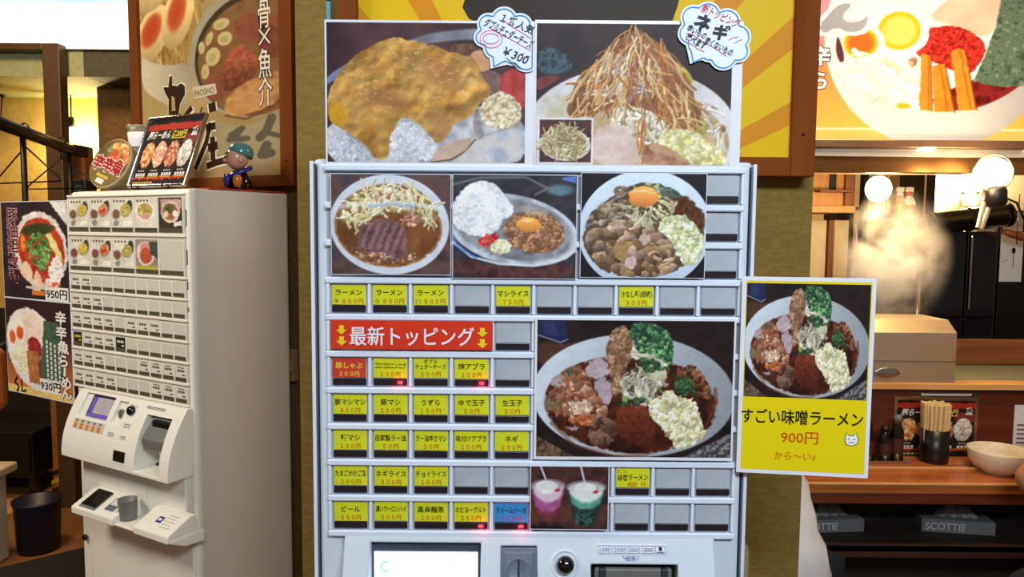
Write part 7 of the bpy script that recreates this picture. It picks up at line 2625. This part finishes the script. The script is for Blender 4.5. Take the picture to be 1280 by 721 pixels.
nt.links.new(mu.outputs[0], vol.inputs['Density'])
nt.links.new(vol.outputs[0], nt.nodes['Material Output'].inputs['Volume'])
M['steam'] = st
c = at(1118, 325, 3.02)
k = 3.12 / FPX
b = bmesh.new()
bmesh.ops.create_icosphere(b, subdivisions=4, radius=1)
for v in b.verts:
    p_ = v.co
    v.co = Vector((p_.x * .235, p_.y * .16, p_.z * .30))
mb_ = MB()
mb_.bm(b, 'steam', True)
o = mb_.build('steam', loc=c)
tag(o, 'rising cloud of warm lit steam above the pot', 'steam', kind='stuff')
# bag leaning between machine and pier
c = at(931, 672, 1.38)
bg = thing('cloth_bag', 'beige cloth bag leaning behind the right edge of the large machine', 'bag', (c.x - .02, 1.385, 0))
MB().box(-.06, .028, -.03, .03, .62, c.z, 'beige_cloth', .025, 4).box(-.05, .018, -.025, .025, .55, .64, 'beige_cloth', .01).build('bag_body', bg)
MB().tube([(-.03, 0, c.z - .02), (-.03, 0, c.z + .05), (-.01, 0, c.z + .07), (.0, 0, c.z + .0)], .004, 'beige_cloth', 6).build('bag_strap', bg)
MB().box(-.05, .015, -.025, .025, 0, .56, 'box_wood', .004).build('bag_stand', bg)
# ------------------------------------------------------------------ the two guests at the counter
def skin_body(name, joints, bones, m, parent=None, root=0, sub=2):
    """one continuous surface grown over a skeleton: joints [(x,y,z,rx,ry)], bones [(a,b)]"""
    me = bpy.data.meshes.new(name)
    me.from_pydata([j[:3] for j in joints], bones, [])
    me.materials.append(M[m])
    o = bpy.data.objects.new(name, me)
    COL.objects.link(o)
    o.parent = parent
    sm = o.modifiers.new('skin', 'SKIN')
    sm.use_smooth_shade = True
    sm.branch_smoothing = .4
    for i, j in enumerate(joints):
        sv = me.skin_vertices[0].data[i]
        sv.radius = (j[3], j[4] if len(j) > 4 else j[3])
        sv.use_root = i == root
    sb = o.modifiers.new('smooth', 'SUBSURF')
    sb.levels = sb.render_levels = sub
    return o


def guest(label, loc, rotz, shirt, trousers, lean, elbowL, handL, elbowR, handR, seat_z=.56, belly=.0, loose=1.0):
    """seated figure facing +y (local): pelvis at origin of loc"""
    t = thing('person', label, 'person', loc, rotz)
    z = seat_z + .09
    L = lean
    # whole body as one skin: legs, torso, neck, arms
    P = [(0, 0, z, .115, .10), (0, .02 + L * .3, z + .18, .11, .085), (0, .05 + L * .7, z + .36, .115, .08), (0, .06 + L, z + .47, .06, .055), (0, .075 + L * 1.15, z + .545, .052, .055), (0, .09 + L * 1.2, z + .59, .05, .055)]
    bones = [(0, 1), (1, 2), (2, 3), (3, 4), (4, 5)]
    for sx, el, hn in ((-1, elbowL, handL), (1, elbowR, handR)):
        i = len(P)
        P += [(sx * .17, .05 + L * .95, z + .45, .042, .042), (el[0], el[1], el[2], .046, .044), ((el[0] + hn[0]) / 2, (el[1] + hn[1]) / 2, (el[2] + hn[2]) / 2, .042, .038), (hn[0], hn[1], hn[2], .027, .021)]
        bones += [(3, i), (i, i + 1), (i + 1, i + 2), (i + 2, i + 3)]
        # legs
        j = len(P)
        P += [(sx * .10, .06, z - .02, .10, .09), (sx * .13, .42, z - .14, .068, .066), (sx * .13, .40, z - .30, .056, .056), (sx * .12, .36, .08, .04, .04), (sx * .13, .46, .045, .042, .03)]
        bones += [(0, j), (j, j + 1), (j + 1, j + 2), (j + 2, j + 3), (j + 3, j + 4)]
    skin_body('body', P, bones, 'skin', t)
    # shirt: looser shell over torso and upper arms
    S = [(0, -.005, z - .05, .175 * loose, .15 * loose), (0, .0, z + .06, .178 * loose, .15 * loose), (0, .02 + L * .3, z + .2, .165 * loose, .135 * loose), (0, .05 + L * .7, z + .37, .175, .125), (0, .06 + L, z + .47, .115, .10), (0, .07 + L * 1.1, z + .51, .07, .068)]
    sb = [(0, 1), (1, 2), (2, 3), (3, 4), (4, 5)]
    for sx, el in ((-1, elbowL), (1, elbowR)):
        i = len(S)
        sh = (sx * .17, .05 + L * .95, z + .45)
        mid = tuple(sh[q] * .4 + el[q] * .6 for q in range(3))
        S += [(*sh, .082, .08), (*mid, .074, .072)]
        sb += [(4, i), (i, i + 1)]
    so = skin_body('shirt', S, sb, shirt, t)
    tx = bpy.data.textures.get('cloth_folds') or bpy.data.textures.new('cloth_folds', 'CLOUDS')
    tx.noise_scale, tx.noise_depth = .08, 1
    dm = so.modifiers.new('folds', 'DISPLACE')
    dm.texture, dm.strength, dm.mid_level, dm.texture_coords = tx, .06, .38, 'LOCAL'
    Tn = [(0, .0, z - .02, .162, .145)]
    tb = []
    for sx in (-1, 1):
        j = len(Tn)
        Tn += [(sx * .10, .07, z - .02, .112, .10), (sx * .13, .43, z - .14, .08, .076), (sx * .13, .41, z - .28, .074, .07), (sx * .12, .365, .12, .062, .06)]
        tb += [(0, j), (j, j + 1), (j + 1, j + 2), (j + 2, j + 3)]
    skin_body('trousers', Tn, tb, trousers, t)
    # head with face and hair
    hx, hy, hz = 0, .115 + L * 1.25, z + .69
    hd = MB()
    b = bmesh.new()
    bmesh.ops.create_uvsphere(b, u_segments=32, v_segments=24, radius=1)
    for v in b.verts:
        c = v.co
        x, y, zz = c.x * .076, c.y * .094, c.z * .115
        if c.z < 0:
            x *= 1 - .22 * c.z * c.z
            y += .012 * -c.z
        if c.y > .85 and -.25 < c.z < .15:
            y += .016 * (1 - abs(c.x) * 6 if abs(c.x) < .16 else 0)
        v.co = Vector((hx + x, hy + y, hz + zz))
    hd.bm(b, 'skin', True)
    for sx in (-1, 1):
        ellip(hd, (hx + sx * .078, hy - .005, hz - .005), (.010, .02, .032), 'skin', 14)
    h = hd.build('head', t)
    for sx in (-1, 1):
        ellip(MB(), (hx + sx * .031, hy + .086, hz + .006), (.012, .006, .006), 'paper_white', 12).build('eye', h)
        ellip(MB(), (hx + sx * .031, hy + .0905, hz + .006), (.005, .003, .005), 'black_gloss', 10).build('iris', h)
    ellip(MB(), (hx, hy + .098, hz - .048), (.022, .006, .006), 'red_board', 12).build('mouth', h)
    hr = MB()
    b = bmesh.new()
    bmesh.ops.create_uvsphere(b, u_segments=32, v_segments=24, radius=1)
    dele = []
    for v in b.verts:
        c = v.co
        if c.z < (-.45 if c.y < .1 else .30 + .1 * c.y):
            dele.append(v)
        r_ = 1 + .03 * math.sin(17 * c.x) * math.sin(13 * c.y)
        v.co = Vector((hx + c.x * .084 * r_, hy - .006 + c.y * .101 * r_, hz + .008 + c.z * .119 * r_))
    bmesh.ops.delete(b, geom=dele, context='VERTS')
    hr.bm(b, 'hair_black', True)
    hr.build('hair', h)
    # hands: palm with four fingers and a thumb, lightly curled on the counter
    for sx, el, hn in ((-1, elbowL, handL), (1, elbowR, handR)):
        e, w = Vector(el), Vector(hn)
        f = (w - e).normalized()
        up = Vector((0, 0, 1))
        side = f.cross(up).normalized()
        up = side.cross(f).normalized()
        J = [(*w, .024, .018), (*(w + f * .045), .036, .014), (*(w + f * .085), .036, .012)]
        B = [(0, 1), (1, 2)]
        for i, (off, ln) in enumerate(((-.030, .068), (-.010, .078), (.010, .073), (.030, .056))):
            a0 = len(J)
            b0 = w + f * .088 + side * off
            J += [(*b0, .009, .009), (*(b0 + f * ln * .5 + up * .004), .0085, .0085), (*(b0 + f * ln * .85 - up * .014), .0078, .0078), (*(b0 + f * ln * .97 - up * .028), .007, .007)]
            B += [(2, a0), (a0, a0 + 1), (a0 + 1, a0 + 2), (a0 + 2, a0 + 3)]
        a0 = len(J)
        th = side * (.04 * -sx)
        J += [(*(w + f * .03 + th * .8), .012, .012), (*(w + f * .06 + th * 1.35), .010, .010), (*(w + f * .088 + th * 1.45 - up * .006), .0085, .0085)]
        B += [(1, a0), (a0, a0 + 1), (a0 + 1, a0 + 2)]
        skin_body('hand', J, B, 'skin', t, 0, 2)
    return t


def stool(loc, h, label):
    t = thing('stool', label, 'stool', loc, 0)
    MB().lathe([(.0003, 0), (.15, 0), (.16, .01), (.16, .035), (.15, .05), (.0003, .055)], 'dark_wood', 32, Matrix.Translation((0, 0, h - .055))).build('seat', t)
    for sx, sy in ((1, 1), (1, -1), (-1, 1), (-1, -1)):
        MB().tube([(sx * .09, sy * .09, h - .06), (sx * .14, sy * .14, 0)], .014, 'black_metal', 8).build('leg', t)
    MB().tube([(.125 * math.cos(a), .125 * math.sin(a), .2) for a in [i * 6.283 / 24 for i in range(24)]], .008, 'black_metal', 6, closed=True).build('foot_ring', t)
    return t


SZ = .50
c1 = at(957, 660, 2.02)
stool((c1.x, 2.02, 0), SZ, 'round dark stool under the guest in the pale shirt')
guest('guest in a loose pale shirt seated behind the yellow flyer, leaning over the counter', (c1.x, 2.02, 0), .22, 'shirt_white', 'trousers_dark', .10,
      (-.27, .26, .86), (-.12, .47, .86), (.235, .30, .865), (.10, .50, .86), SZ, loose=1.06)
c2x = at(1282, 600, 2.16).x + .30
stool((c2x + .02, 1.98, 0), SZ, 'round dark stool under the guest at the right picture edge')
guest('guest in a grey shirt at the right picture edge, forearm on the counter', (c2x + .02, 1.98, 0), .0, 'shirt_grey', 'trousers_grey', .12,
      (-.30, .21, .862), (-.06, .40, .865), (.30, .22, .862), (.10, .50, .865), SZ, loose=1.1)
